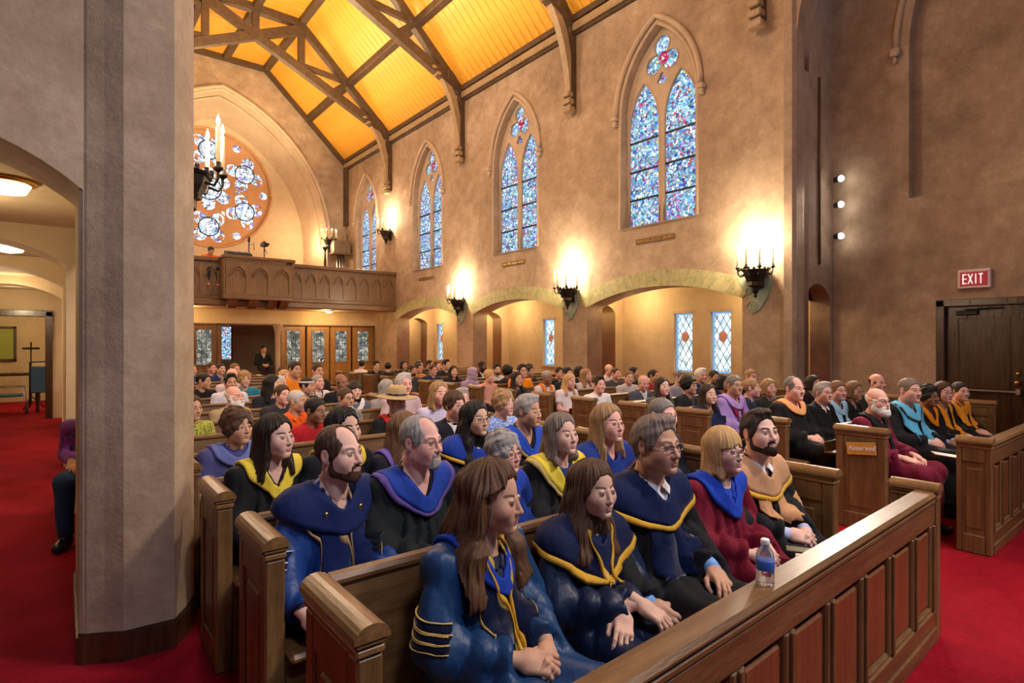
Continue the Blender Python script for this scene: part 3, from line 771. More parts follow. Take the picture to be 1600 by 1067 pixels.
for i,(a,b) in enumerate(((5.98,6.80),(6.86,7.66),(7.70,8.48),(8.54,9.34))): screen_door(a,b,'oak_gold',i)
for a,b in ((3.22,4.02),(2.3,3.1)): screen_door(a,b,'oak',0)
m=MB()
for x in (4.06,5.86,9.38): m.box(x-.06,x+.06,-.09,.09,0,2.2,.01)
m.box(.5,9.42,-.09,.09,2.14,2.23,.015); m.box(.5,2.25,-.04,.04,0,2.14); m.build('frame',M['oak'],sc)
m=MB(); m.lathe([(.14,0),(.14,.12),(.10,.16),(.085,.3),(.085,1.9),(.10,1.95),(.15,2.12),(.16,2.2)],(5.66,-.75,0),14); tag(m.build('screen_column',M['stone'],None,(0,20.2,0)),'slim round stone column with carved cap under the gallery','column')
g=group_struct('window_10'); m=MB(); m.box(4.74,5.10,23.36,23.38,.95,2.15); m.build('pane',M['stained'],g); m=MB(); m.box(4.70,4.74,23.33,23.4,.9,2.2); m.box(5.10,5.14,23.33,23.4,.9,2.2); m.build('frame',M['oak_door'],g)
m=MB(); m.box(.5,4.0,23.3,23.4,0,2.6); struct(m.build('wall_narthex_panel',M['oak_door']))
t=thing('gallery_ceiling_light','round glowing ceiling lamp under the gallery edge','lamp',(7.2,19.0,2.66)); m=MB(); m.lathe([(.16,0),(.16,-.02),(.13,-.03)],(0,0,0),16); m.build('rim',M['brass'],t); m=MB(); m.lathe([(.13,-.02),(.10,-.07),(1e-6,-.09)],(0,0,0),16); m.build('shade',M['lampglass'],t)
for i,(y,tx) in enumerate(((5.0,'nearest to the corner pier'),(8.3,'second from the corner pier'))):
    t=thing('aisle_ceiling_light','round glowing lamp on the left aisle ceiling, '+tx,'lamp',(-.27 if y<6 else -.41,y,2.68)); m=MB(); m.lathe([(.17,0),(.17,-.02),(.14,-.03)],(0,0,0),16); m.build('rim',M['brass'],t); m=MB(); m.lathe([(.14,-.02),(.11,-.08),(1e-6,-.10)],(0,0,0),16); m.build('shade',M['lampglass'],t)

# ---------------------------------------------------------------- sconces
def sconce(x,y,z,side,label,group='wall sconces along the nave'):
    t=thing('wall_sconce',label,'sconce',(x,y,z),0 if side>0 else math.pi,group)
    # local: wall lies towards +x
    m=MB(); m.lathe([(.012,-.47),(.03,-.43),(.02,-.41),(.055,-.36),(.07,-.30),(.065,-.285)],(0,0,0),8,False); m.build('finial',M['iron'],t)
    m=MB(); m.lathe([(.10,-.285),(.12,-.265),(.12,-.20),(.15,-.19),(.16,-.17)],(0,0,0),8,False); m.build('collar',M['bronze'],t)
    m=MB(); m.lathe([(.145,-.17),(.185,-.10),(.205,-.03),(.225,-.02),(.235,.0),(.21,.0),(.19,-.05)],(0,0,0),8,False)
    m.build('bowl',M['iron'],t)
    m=MB()
    for k in range(16):
        a=2*math.pi*k/16; m.box(.222*math.cos(a)-.014,.222*math.cos(a)+.014,.222*math.sin(a)-.014,.222*math.sin(a)+.014,-.005,.030)
    tag(m.build('cresting',M['iron'],t),kind='stuff')
    m=MB(); m.box(.12,.20,-.06,.06,-.30,-.02,.01); m.build('back_plate',M['iron'],t)
    arm=None
    for k,a in enumerate((90,140,180,220,270)):
        u=(math.cos(R(a)),math.sin(R(a))); r=.30
        o=MB(); o.tube([(.20*u[0],.20*u[1],-.08),(.27*u[0],.27*u[1],-.10),(r*u[0],r*u[1],-.05),(r*u[0],r*u[1],.0)],.011,6); o.lathe([(.012,0),(.035,.02),(.038,.035),(.022,.04),(.022,.075)],(r*u[0],r*u[1],0),10); arm=o.build('candle_arm',M['iron'],t)
        o=MB(); o.lathe([(.0165,.06),(.0165,.34),(.004,.35)],(r*u[0],r*u[1],0),8); o.build('candle',M['candle'],arm)
        o=MB(); o.lathe([(.004,.35),(.015,.375),(.012,.40),(1e-6,.44)],(r*u[0],r*u[1],0),8); o.build('bulb',M['flame'],arm)
    return t
ords=['the exit door end','the second pier from the exit door','the third pier from the exit door']
sconce(9.20,4.95,2.82,1,'dark iron candle sconce on the right wall next to the transept corner')
sconce(9.20,9.48,2.82,1,'dark iron candle sconce on the right wall between the two largest arches')
sconce(9.20,14.10,2.82,1,'dark iron candle sconce on the right wall nearest to the gallery below its top rail')
sconce(9.20,18.78,5.55,1,'dark iron candle sconce high on the right wall above the gallery end')
sconce(.72,4.95,2.90,-1,'lit candle sconce beside the plaster corner pier in front of the rose window')
sc5=sconce(8.62,22.72,5.72,1,'dark iron candle sconce on the back wall beside the rose arch'); sc5.rotation_euler=(0,0,R(90))
# carved green corbel scrolls below the nave sconces
for y,lab in ((4.95,'verdigris painted scroll ornament under the sconce nearest the transept corner'),(9.48,'verdigris painted scroll ornament under the sconce between the two largest arches'),(14.10,'verdigris painted scroll ornament under the sconce nearest to the gallery')):
    t=thing('scroll_ornament',lab,'ornament',(9.39,y,2.4),0,'painted scrolls under the sconces')
    m=MB(); pts=[]
    for s in (1,):
        out=[(.42,.42),(.30,.45),(.10,.40),(-.14,.36),(-.20,.18),(-.10,-.06),(.02,-.24),(.16,-.30),(.24,-.20),(.20,-.04),(.30,.12),(.40,.26)]
        m.prism(out,0,-.016,.0); m.build('leaf',M['verdigris'],t)
    m=MB()
    for c0,rr,turns,a0 in (((.14,-.18),.10,1.6,0),((.22,.10),.08,1.4,2),((-.05,.24),.07,1.3,4)):
        m.tube([(-.02,c0[0]+rr*(1-i/30)*math.cos(a0+turns*6.28*i/24),c0[1]+rr*(1-i/30)*math.sin(a0+turns*6.28*i/24)) for i in range(25)],.011,5)
    m.build('scroll',M['verdigris'],t)

# ---------------------------------------------------------------- transept fittings
for i,z in enumerate((4.47,4.02,3.47)):
    t=thing('spotlight','%s of three bright spotlights in the transept corner'%('topmost','middle','lowest')[i],'spotlight',(10.74,4.30,z),0,'spotlights in the transept corner')
    m=MB(); m.tube([(.0,.0,0),(-.05,-.10,-.01)],.05,12); m.build('housing',M['black'],t)
    m=MB(); m.tube([(.16,.09,0),(.0,.0,0)],.014,6); m.build('bracket',M['black'],t)
    m=MB(); m.sphere((-.055,-.11,-.012),.052,12,8); m.build('lens',M['spotface'],t)
    lamp('SPOT','spot_beam',(10.62,4.12,z-.02),260,(1,.86,.70),.06,(4.2,1.6-.2*i,.9),70,.6)
m=MB(); m.tube([(10.34,4.40,2.95),(10.34,4.40,6.2)],.022,8); tag(m.build('conduit_pipe',M['oak']),'thin dark pipe running up the wall beside the transept spotlights','pipe')
g=group_struct('door_2',(10.9,0,0))
m=MB(); m.box(-.015,.16,2.76,2.87,0,2.26,.008); m.box(-.015,.16,1.72,1.80,0,2.26,.008); m.box(-.015,.16,1.72,2.87,2.16,2.27,.008); m.build('door_frame',M['oak_door'],g)
leaf=MB().box(.10,.15,1.80,2.76,.01,2.16,.004).build('door_leaf',M['oak_door'],g)
m=MB(); 
for a,b,c0,d0 in ((1.98,2.0,.18,1.98),(2.60,2.62,.18,1.98),(1.98,2.62,1.96,1.98),(1.98,2.62,.18,.2),(1.98,2.62,.90,.93)): m.box(.085,.105,a,b,c0,d0,.004)
m.build('panel_moulding',M['oak_door'],leaf)
for z0 in (2.0,):
    for y in (1.90,2.05,2.2,2.35,2.5,2.65): 
        m=MB(); m.box(.096,.101,y-.003,y+.003,2.0,2.15); m.build('board_joint',M['black'],leaf)
m=MB(); m.box(.03,.09,2.36,2.62,2.02,2.09,.01); m.build('door_closer',M['black'],g); m=MB(); m.tube([(.05,2.5,2.10),(.04,2.25,2.115)],.012,6); m.tube([(.04,2.25,2.115),(.08,2.05,2.115)],.012,6); m.build('closer_arm',M['black'],g)
m=MB(); m.box(.05,.085,1.86,2.62,.86,.885,.006); m.box(.04,.10,1.86,1.92,.83,.92,.01); m.build('push_bar',M['silver'],g)
m=MB(); m.lathe([(.03,0),(.03,.015),(.02,.03)],(0,0,0),14); m.build('lock_cylinder',M['brass'],g,(.10,1.90,1.14),(0,R(-90),0))
m=MB(); m.lathe([(.04,0),(.04,.012),(.018,.02),(.018,.05),(.034,.06),(.034,.085),(.01,.095)],(0,0,0),14); m.build('door_knob',M['brass'],g,(.10,1.90,1.01),(0,R(-90),0))
# exit sign
t=thing('exit_sign','red and white EXIT sign above the dark wooden door','sign',(10.90,2.38,2.565))
m=MB(); m.box(-.07,0,-.20,.20,-.145,.145,.012); m.build('case',plain('sign_white',(.82,.72,.70),.5),t)
m=MB(); m.box(-.076,-.068,-.165,.165,-.105,.105); m.build('face',plain('sign_red',(.42,.03,.05),.5,emit=(.42,.03,.05),es=.25),t)
m=MB(); X0,X1=-.081,-.074
def ltr(y,ch):
    # y is the left edge seen from the room (left is +y)
    w_,h=.052,.075; b=.014
    def bar(u0,v0,u1,v1): 
        dx,dz=u1-u0,v1-v0; L=math.hypot(dx,dz); nx,nz=-dz/L*b/2,dx/L*b/2
        m.prism([(y-(u0+nx),v0+nz),(y-(u1+nx),v1+nz),(y-(u1-nx),v1-nz),(y-(u0-nx),v0-nz)],0,X0,X1)
    if ch=='E':
        bar(.007,-h,.007,h); [bar(0,v,w_,v) for v in(-h+.007,0,h-.007)]
    if ch=='X': bar(0,-h,w_,h); bar(0,h,w_,-h)
    if ch=='I': bar(.026,-h,.026,h)
    if ch=='T': bar(.026,-h,.026,h); bar(0,h-.007,w_,h-.007)
for y,ch in ((.135,'E'),(.065,'X'),(-.0,'I'),(-.06,'T')): ltr(y,ch)
m.build('lettering',plain('sign_letters',(.95,.85,.83),.5,emit=(1,.8,.78),es=.8),t)
# ---------------------------------------------------------------- pews
YL=lambda k:1.58+.83*k
YR=lambda k:1.96+.83*k
def end_panel(bm_name='end_panel'):
    """pew end standing in the y,z plane; local x from 0 to .075, y from -.19 to .20"""
    m=MB(); m.box(.012,.063,-.18,.19,.0,.80,.006)
    m.box(.0,.075,-.19,-.125,.0,.80,.008); m.box(.0,.075,.135,.20,.0,.80,.008)
    m.box(.001,.074,-.125,.135,.69,.80,.006); m.box(.001,.074,-.125,.135,.0,.14,.006)
    return m.mesh('end_panel',M['oak'])
def end_field():
    m=MB(); m.box(.004,.071,-.085,.095,.18,.65,.012); return m.mesh('raised_field',M['oak'])
def end_cap():
    m=MB(); m.box(-.004,.079,-.195,.205,.80,.825,.006); m.box(-.010,.085,-.20,.21,.825,.845,.008)
    prof=[(-.2,.0),]
    n=10; poly=[(.0375+.052*math.cos(math.pi*i/n),.845+.045*math.sin(math.pi*i/n)) for i in range(n+1)]
    m.prism(poly,1,-.205,.215); return m.mesh('end_cap',M['oak_y'])
EP,EF,EC=end_panel(),end_field(),end_cap()
def pew_end(par,x):
    o=add('end_panel',EP,par,(x,0,0)); add('raised_field',EF,o); add('end_cap',EC,o); return o
def pew_body(x0,x1):
    L=x1-x0
    m=MB(); m.box(x0,x1,-.26,.17,.415,.45,.012); seat=m.mesh('seat',M['oak_h'])
    m=MB(); m.prism([(.14,.43),(.175,.43),(.245,.84),(.215,.84)],0,x0,x1); back=m.mesh('backrest',M['oak_h'])
    m=MB(); m.box(x0,x1,.20,.262,.825,.865,.014); rail=m.mesh('back_rail',M['oak_h'])
    m=MB(); m.box(x0,x1,.235,.33,.60,.618,.004); m.box(x0,x1,.318,.33,.618,.70,.003); rack=m.mesh('book_rack',M['oak_h'])
    m=MB(); m.box(x0,x1,-.20,-.17,.0,.415); ap=m.mesh('seat_apron',M['oak_h'])
    return dict(seat=seat,backrest=back,back_rail=rail,book_rack=rack,seat_apron=ap)
ORD=['nearest the front rail','second from the front rail','third from the front rail','fourth from the front rail','fifth from the front rail','sixth from the front rail','seventh from the front rail','eighth from the front rail','ninth from the front rail','tenth from the front rail','eleventh from the front rail','twelfth from the front rail','thirteenth from the front rail','fourteenth from the front rail','fifteenth from the front rail','last before the oak screen']
BL=pew_body(0.0,2.77); BR=pew_body(0.0,3.5)
for blk,body,x0,L,Yf in (('left',BL,.675,2.77,YL),('right',BR,5.47,3.5,YR)):
    for k in range(16):
        if blk=='right' and k==15: continue
        t=thing('pew','oak pew with moulded ends, %s block of the nave, %s'%(blk,ORD[k]),'pew',(x0,Yf(k),0),0,'oak pews')
        for nm,me in body.items():
            add(nm,me,t)
        pew_end(t,-.075); pew_end(t,L)
# ---------------------------------------------------------------- front rails
def rail(name,label,x0,x1,y,pitch,ztop,end_side):
    t=thing(name,label,'rail',(x0,y,0)); L=x1-x0
    m=MB(); m.box(-.0,L+.0,-.055,.055,ztop-.035,ztop,.014); m.box(.0,L,-.05,.05,ztop-.06,ztop-.035,.006); m.build('cap',M['oak_h'],t)
    m=MB(); m.box(0,L,-.045,.045,ztop-.17,ztop-.06,.006); m.build('top_rail',M['oak_h'],t)
    m=MB(); m.box(0,L,-.05,.05,0,.17,.01); m.box(0,L,-.060,.060,0,.08,.006); m.build('base_rail',M['oak_h'],t)
    m=MB(); m.box(0,L,-.012,.02,.17,ztop-.17); m.build('backing',M['oak_red'],t)
    n=int(round(L/pitch)); p=L/n
    mp=MB(); mp.box(-p/2+.055,p/2-.055,-.034,-.012,.20,ztop-.20,.014); mp=mp.mesh('panel',M['oak_red'])
    ms=MB(); ms.box(-.042,.042,-.045,.045,.17,ztop-.17,.008); ms.box(-.012,.012,-.056,-.04,.17,ztop-.17,.004); ms=ms.mesh('stile',M['oak'])
    mb=MB(); mb.box(-p/2+.045,p/2-.045,-.046,-.012,.17,.195,.010); mb=mb.mesh('bottom_bead',M['oak_h'])
    for i in range(n):
        add('panel',mp,t,((i+.5)*p,0,0)); add('bottom_bead',mb,t,((i+.5)*p,0,0))
    for i in range(n+1): add('stile',ms,t,(min(max(i*p,.04),L-.04),0,0))
    x=L if end_side>0 else -.075
    o=add('end_panel',EP,t,(x,.05,0)); o.scale=(1,.55,(ztop-.04)/.80); add('raised_field',EF,o); c=add('end_cap',EC,t,(x,.05,ztop-.845)); c.scale=(1,.55,1)
    return t
rail('front_rail','long polished oak rail with raised panels along the front of the left pews',.55,3.72,.925,.345,.80,1).rotation_euler=(0,0,.033)
rail('front_rail','oak rail with panels in front of the right pews below the exit door',5.54,9.0,1.15,.32,.845,-1)
# ---------------------------------------------------------------- small things
def bottle(x,y,z,label,s=1.0):
    t=thing('water_bottle',label,'bottle',(x,y,z)); t.scale=(s,s,s)
    m=MB(); m.lathe([(.010,.003),(.027,.0),(.030,.006),(.030,.03),(.028,.034),(.030,.038),(.030,.095),(.029,.10),(.026,.112),(.014,.130),(.0125,.138)],(0,0,0),20); m.build('bottle_body',M['pet'],t)
    m=MB(); m.lathe([(.0304,.052),(.0308,.053),(.0308,.084),(.0304,.085)],(0,0,0),20); m.build('label_band',M['bottle_label'],t)
    m=MB(); m.lathe([(.0145,.137),(.0150,.139),(.0150,.152),(.013,.155),(1e-6,.155)],(0,0,0),14); m.build('cap',M['white'],t)
    return t
M['white']=plain('white_plastic',(.82,.82,.82),.4); M['bottle_label']=plain('blue_label',(.03,.14,.50),.4)
m_,nt,b=nmat('clear_plastic'); b.inputs['Base Color'].default_value=(.93,.96,1,1); b.inputs['Roughness'].default_value=.05; b.inputs['Transmission Weight'].default_value=.9; b.inputs['IOR'].default_value=1.25; M['pet']=m_
bottle(1.87,.972,.80,'small clear water bottle with blue label standing on the front rail',.98)
# reserved card on the pew end by the aisle
t=thing('reserved_sign','gold card reading Reserved hung on the aisle end of the right front pew','sign',(5.385,1.965,.70)); t.rotation_euler=(R(-6),0,0)
m=MB(); m.box(-.006,.0,-.13,.10,-.055,.05,.002); m.build('card',plain('gold_card',(.62,.33,.06),.45),t)
cu=bpy.data.curves.new('lettering','FONT'); cu.body='Reserved'; cu.size=.056; cu.shear=.35; cu.extrude=.001; cu.align_x='CENTER'; cu.align_y='CENTER'; cu.offset=.0012
tmp=bpy.data.objects.new('tmp',cu); link(tmp); me=bpy.data.meshes.new_from_object(tmp.evaluated_get(bpy.context.evaluated_depsgraph_get())); bpy.data.objects.remove(tmp); bpy.data.curves.remove(cu); me.materials.clear(); me.materials.append(M['paper']); o=add('lettering',me,t);  o.location=(-.008,-.015,.0); o.rotation_euler=(R(90),0,R(-90)); tag(o,kind='stuff')
# booklets and things held
def booklet(x,y,z,rz,tilt,col,label,w=.14,h=.20):
    t=thing('booklet',label,'booklet',(x,y,z),rz); t.rotation_euler=(tilt,0,rz)
    m=MB(); m.box(-w/2,w/2,-h/2,h/2,0,.004); m.build('cover',plain('cover',col,.5),t)
    m=MB(); m.box(-w/2+.003,w/2-.003,-h/2+.003,h/2-.003,.004,.007); m.build('page',M['paper'],t)
booklet(6.02,1.50,.63,.5,.12,(.42,.06,.03),'red and white programme on the knees of the bald man in maroon',.15,.22)
booklet(2.72,1.16,.60,.4,.10,(.40,.05,.03),'red booklet on the lap of the blonde woman')
t=thing('phone','dark phone held on the lap of the blonde woman with round glasses','phone',(2.70,1.22,.645),.5); m=MB(); m.box(-.036,.036,-.075,.075,0,.009,.003); m.build('case',M['black'],t); m=MB(); m.box(-.032,.032,-.07,.07,.009,.0098); m.build('screen',plain('phone_screen',(.15,.14,.08),.15),t)
# tassel on the first lap
t=thing('gold_tassel','small gold tassel lying on the blue gown of the woman nearest the rail','tassel',(1.33,1.14,.625),.6); m=MB(); m.lathe([(.004,.0),(.012,.012),(.010,.02),(.026,.075),(.030,.085)],(0,0,0),10); o=m.build('fringe',plain('gold_thread',(.70,.38,.02),.5),t); o.rotation_euler=(R(80),0,0)
m=MB(); m.tube([(0,0,0),(-.02,.04,.012),(-.05,.08,.01)],.004,6); m.build('string',plain('gold_string',(.70,.38,.02),.5),t)

# ---------------------------------------------------------------- gallery furniture
ZG=2.95
def tripod(x,y,z0,h,label,cam_=True):
    t=thing('camera_tripod' if cam_ else 'microphone_stand',label,'tripod' if cam_ else 'stand',(x,y,z0))
    for k in range(3):
        a=2*math.pi*k/3+.4; m=MB(); m.tube([(0,0,h*.72),(.28*math.cos(a),.28*math.sin(a),.0)],.013,6); m.build('leg',M['black'],t)
    m=MB(); m.tube([(0,0,h*.45),(0,0,h)],.017,8); m.build('column',M['black'],t)
    if cam_:
        m=MB(); m.box(-.07,.07,-.12,.12,h,h+.12,.015); m.tube([(0,-.12,h+.06),(0,-.22,h+.06)],.042,12); m.box(-.03,.03,-.05,.08,h+.12,h+.17,.01); o=m.build('video_camera',M['black'],t); o.rotation_euler=(0,0,.3)
        m=MB(); m.tube([(0,.05,h-.02),(.16,.28,h-.16)],.01,6); m.build('pan_handle',M['black'],t)
    else:
        m=MB(); m.tube([(0,0,h),(0,-.02,h+.16)],.035,10); m.build('head',M['black'],t); m=MB(); m.tube([(0,0,h-.1),(.14,.0,h-.02),(.16,0,h-.24)],.010,6); m.build('cable',M['black'],t)
tripod(5.05,18.75,ZG,1.62,'black video camera on a tripod standing on the gallery')
tripod(4.60,18.75,ZG,1.72,'black pole lamp and cable beside the gallery camera',False)
t=thing('mixing_desk','black flat console resting on the gallery rail','console',(4.15,18.10,4.12)); m=MB(); m.prism([(-.2,0),(.2,0),(.2,.16),(-.2,.05)],0,-.34,.34); m.build('case',M['black'],t); m=MB(); [m.box(-.30+i*.075,-.27+i*.075,-.12,.10,.11,.13) for i in range(9)]; tag(m.build('faders',M['silver'],t),kind='stuff')
t=thing('wooden_cabinet','brown wooden box on legs beside the sconce at the gallery back wall','cabinet',(8.95,22.35,ZG+1.6)); m=MB(); m.box(-.34,.34,-.2,.2,.62,1.10,.015); m.build('box',M['oak'],t); m=MB(); m.box(-.38,.38,-.23,.23,.56,.62,.01); m.build('shelf',M['oak_h'],t)
for sx in(-1,1):
    m=MB(); m.box(sx*.30-.03,sx*.30+.03,-.03,.03,1.1,1.42,.008); m.build('post',M['oak'],t)
for i in range(3):
    m=MB(); m.tube([(-.12+i*.12,0,-1.6),(-.12+i*.12,0,.56)],.045,10); m.build('pipe',M['silver'],t)
t=thing('floor_stand','tall dark slender stand below the gallery sconce','stand',(8.30,22.3,ZG)); m=MB(); m.lathe([(.16,0),(.15,.03),(.04,.06),(.025,.3),(.03,1.2),(.05,1.8),(.02,2.2),(.05,2.28)],(0,0,0),12); m.build('post',M['iron'],t); m=MB(); m.lathe([(.05,2.28),(.10,2.36),(.11,2.40),(.02,2.40)],(0,0,0),12); m.build('cup',M['iron'],t)
# pedestal with dark round head in the aisle
t=thing('pedestal_bust','dark round topped bust on a narrow patterned pedestal inside the middle aisle arch','bust',(10.25,9.86,0)); m=MB(); m.box(-.13,.13,-.13,.13,0,.06,.01); m.lathe([(.10,.06),(.085,.12),(.07,.9),(.10,.98),(.11,1.02)],(0,0,0),10); m.build('pedestal',M['bronze'],t)
m=MB(); m.lathe([(.075,1.02),(.11,1.10),(.12,1.25),(.05,1.34),(.045,1.42)],(0,0,0),14,sy=.7); m.build('shoulders',M['bronze'],t); m=MB(); m.sphere((0,0,1.56),.125,16,12,sc=(1,1,.92)); m.build('head',M['black'],t)
# ---------------------------------------------------------------- side room seen through the left aisle
t=thing('side_table','dark wooden side table in the room past the left aisle','table',(-.74,17.2,0)); m=MB(); m.box(-.55,.45,-.3,.3,.84,.90,.01); m.build('tabletop',M['oak_door'],t)
for sx,sy in((-.48,-.25),(.38,-.25),(-.48,.25),(.38,.25)):
    m=MB(); m.lathe([(.035,0),(.025,.1),(.045,.3),(.03,.6),(.045,.84)],(sx,sy,0),10); m.build('leg',M['oak_door'],t)
t=thing('framed_picture','green and gold framed picture hung on the side room wall','picture',(-1.22,20.18,1.55)); m=MB(); [m.box(*q,.004) for q in ((-.36,.36,-.05,.0,-.46,-.40),(-.36,.36,-.05,.0,.40,.46),(-.36,-.30,-.05,0,-.46,.46),(.30,.36,-.05,0,-.46,.46))]; m.build('frame',M['oak_door'],t); m=MB(); m.box(-.30,.30,-.03,0,-.40,.40); m.build('canvas',plain('canvas',(.32,.36,.06),.6),t)
t=thing('music_stand','dark slim music stand in the side room','stand',(-.50,17.9,0)); m=MB(); m.tube([(0,0,.1),(0,0,1.45)],.014,6); m.build('post',M['iron'],t); m=MB(); m.box(-.16,.16,-.02,.02,1.42,1.47); m.box(-.015,.015,-.02,.02,1.4,1.6); m.build('cross_bar',M['iron'],t)
for k in range(3):
    a=k*2.09; m=MB(); m.tube([(0,0,.3),(.26*math.cos(a),.26*math.sin(a),.01)],.012,6); m.build('foot',M['iron'],t)
t=thing('folding_trolley','blue and grey folding trolley in the side room doorway','trolley',(-.33,16.8,0)); m=MB(); [m.tube([(x,0,.12),(x,.06,1.15)],.016,6) for x in(-.16,.16)]; m.tube([(-.16,.06,1.15),(.16,.06,1.15)],.016,6); m.build('frame',M['black'],t); m=MB(); m.box(-.15,.15,-.08,.08,.45,1.05,.02); m.build('bag',plain('blue_canvas',(.04,.12,.25),.7),t)
for sx in(-1,1):
    m=MB(); m.lathe([(.02,-.015),(.09,-.015),(.10,0),(.09,.015),(.02,.015)],(0,0,0),14); m.build('wheel',M['black'],t,(sx*.20,0,.10),(0,R(90),0))
t=thing('wheeled_walker','chrome wheeled walker under the side room table','walker',(-.80,16.5,0)); m=MB(); m.tube([(-.25,0,.06),(-.22,0,.62),(.22,0,.62),(.25,0,.06)],.016,6); m.build('front_frame',M['silver'],t); m=MB(); m.tube([(-.25,.35,.06),(-.22,.30,.62),(.22,.30,.62),(.25,.35,.06)],.016,6); m.build('rear_frame',M['silver'],t); m=MB(); m.box(-.2,.2,.0,.3,.40,.46,.02); m.build('seat',plain('blue_vinyl',(.05,.20,.32),.5),t)
for sx in(-.25,.25):
    for sy in(0,.35):
        m=MB(); m.lathe([(.015,-.012),(.055,-.012),(.06,0),(.055,.012),(.015,.012)],(0,0,0),12); m.build('wheel',M['black'],t,(sx,sy,.06),(0,R(90),0))
# ---------------------------------------------------------------- human figure
F32=np.float32
def sub_sm(d,e,k): return sm_max(d,-e,k)

def f_cranium(P):
    d=f_ell(P,(0,.014,.034),(.0755,.094,.083))
    d=sm_min(d,f_ell(P,(0,-.022,-.03),(.060,.068,.084)),.03)
    return d
def f_head(P,fem=0):
    X=np.abs(P[...,0:1]); Q=np.concatenate([X,P[...,1:]],-1)
    d=f_cranium(Q)
    jw=.0 if not fem else -.005
    d=sm_min(d,f_sph(Q,(.044+jw,-.010,-.064),.022),.04)            # jaw corner
    d=sm_min(d,f_cap(Q,(.040+jw,-.024,-.076),(.010,-.074,-.098),.015,.016),.03)
    d=sm_min(d,f_sph(Q,(.0,-.076,-.098),.019 if not fem else .016),.024)             # chin
    d=sm_min(d,f_ell(Q,(.040,-.056,-.030),(.027,.028,.030)),.035)  # cheek
    if not fem: d=sm_min(d,f_cap(Q,(.044,-.071,.021),(.012,-.086,.018),.0085,.0085),.020) # brow ridge
    d=sub_sm(d,f_ell(Q,(.0325,-.103,.002),(.0165,.0175,.0110)),.016)  # socket
    d=sm_min(d,f_ell(Q,(0,-.072,-.064),(.031,.023,.024)),.024)    # mouth mound
    nt=.0105 if not fem else .0088; ny=-.109 if not fem else -.1055
    d=sm_min(d,f_cap(Q,(0,-.087,.010),(0,ny,-.029),.0070 if not fem else .0058,nt),.012)
    d=sm_min(d,f_sph(Q,(0,ny-.0015,-.033),nt*.95),.008)
    d=sm_min(d,f_sph(Q,(.0120 if not fem else .0102,-.0985,-.0360),.0076 if not fem else .0064),.008)
    d=sub_sm(d,f_sph(Q,(.0062,ny+.003,-.0445),.0038),.005)
    lf=1.0 if not fem else 1.18
    d=sm_min(d,f_cap(Q,(.0205,-.0835,-.0645),(.0042,-.0945,-.0602),.0030,.0046*lf),.007)   # upper lip
    d=sm_min(d,f_cap(Q,(.0185,-.0840,-.0660),(.0,-.0935,-.0703),.0032,.0058*lf),.007)
    d=sub_sm(d,f_cap(Q,(.022,-.0860,-.0652),(0,-.1000,-.0652),.0010),.003)
    d=sub_sm(d,f_cap(Q,(.010,-.095,-.0830),(0,-.0965,-.0830),.0035),.010)
    # lids around the eyeball
    e=f_sph(Q,(.0315,-.0785,.003),.0128)
    lid=f_sph(Q,(.0315,-.0787,.003),.0142)
    up=np.maximum(lid,.0096+(Q[...,0]-.0315)*.05-Q[...,2]); lo=np.maximum(lid,Q[...,2]+.0040)
    d=sm_min(d,up,.005); d=sm_min(d,lo,.005); d=np.minimum(d,e)
    # ear
    ear=f_ell(Q,(.0775,.014,-.002),(.0095,.020,.032)); ear=sub_sm(ear,f_ell(Q,(.0875,.008,.0),(.0075,.0115,.020)),.006)
    ear=sm_min(ear,f_ell(Q,(.073,.010,-.028),(.007,.009,.011)),.008)
    d=sm_min(d,ear,.008)
    # neck
    nk=1.0 if not fem else .88
    d=sm_min(d,f_cap(Q,(0,.024,-.06),(0,.048,-.21),.051*nk,.057*nk),.03)
    d=sm_min(d,f_cap(Q,(.052,.03,-.05),(.018,-.004,-.19),.011*nk,.011*nk),.03)
    return d

LOD={0:.0034,1:.0052,2:.0085}
_cache={}
def head_mesh(l,fem=0):
    if ('h',l,fem) not in _cache: _cache[('h',l,fem)]=grid_mesh(lambda P:f_head(P,fem),(-.105,-.135,-.205),(.105,.125,.130),LOD[l],refine=2)
    return _cache[('h',l,fem)]

# --- hair: each style is a function of head coordinates
def hairline(y,pts): return np.interp(y,[p[0] for p in pts],[p[1] for p in pts]).astype(F32)
SHORT=[(-.11,.30),(-.095,.095),(-.082,.070),(-.070,.060),(-.060,.040),(-.050,.008),(-.042,-.010),(-.030,-.016),(-.016,-.012),(-.006,.026),(.022,.030),(.034,-.02),(.052,-.070),(.1,-.085)]
CAPL=[(-.11,.30),(-.095,.095),(-.084,.070),(-.070,.056),(-.055,.020),(-.045,-.03),(-.03,-.06),(.1,-.12)]
HIGH=[(-.11,.30),(-.102,.112),(-.092,.098),(-.080,.088),(-.068,.074),(-.057,.044),(-.047,.006),(-.038,-.012),(-.028,-.016),(-.016,-.012),(-.006,.026),(.022,.030),(.034,-.02),(.052,-.070),(.1,-.085)]
FULL=[(-.11,-.30),(.1,-.30)]
def strands(P,amp=.0022,fr=42,z=30,warp=9):
    th=np.arctan2(P[...,0],-(P[...,1]-.02)); k=P[...,2]
    return amp*(.6*np.sin(th*fr*.8+2.6*np.sin(k*warp+P[...,0]*21+P[...,1]*13))+.55*np.sin(th*fr*.37+k*z+2*np.sin(P[...,1]*31))+.35*np.sin(th*fr*1.9+k*z*.7+P[...,1]*40))
def frontcut(d,P,y0,k=.016):
    yc=np.interp(P[...,2],[-.34,-.17,-.12,.025,.060,.085,.12],[-.085,-.060,y0,y0,-.070,-.105,-.16]).astype(F32)
    return sm_max(d,yc-P[...,1],k)
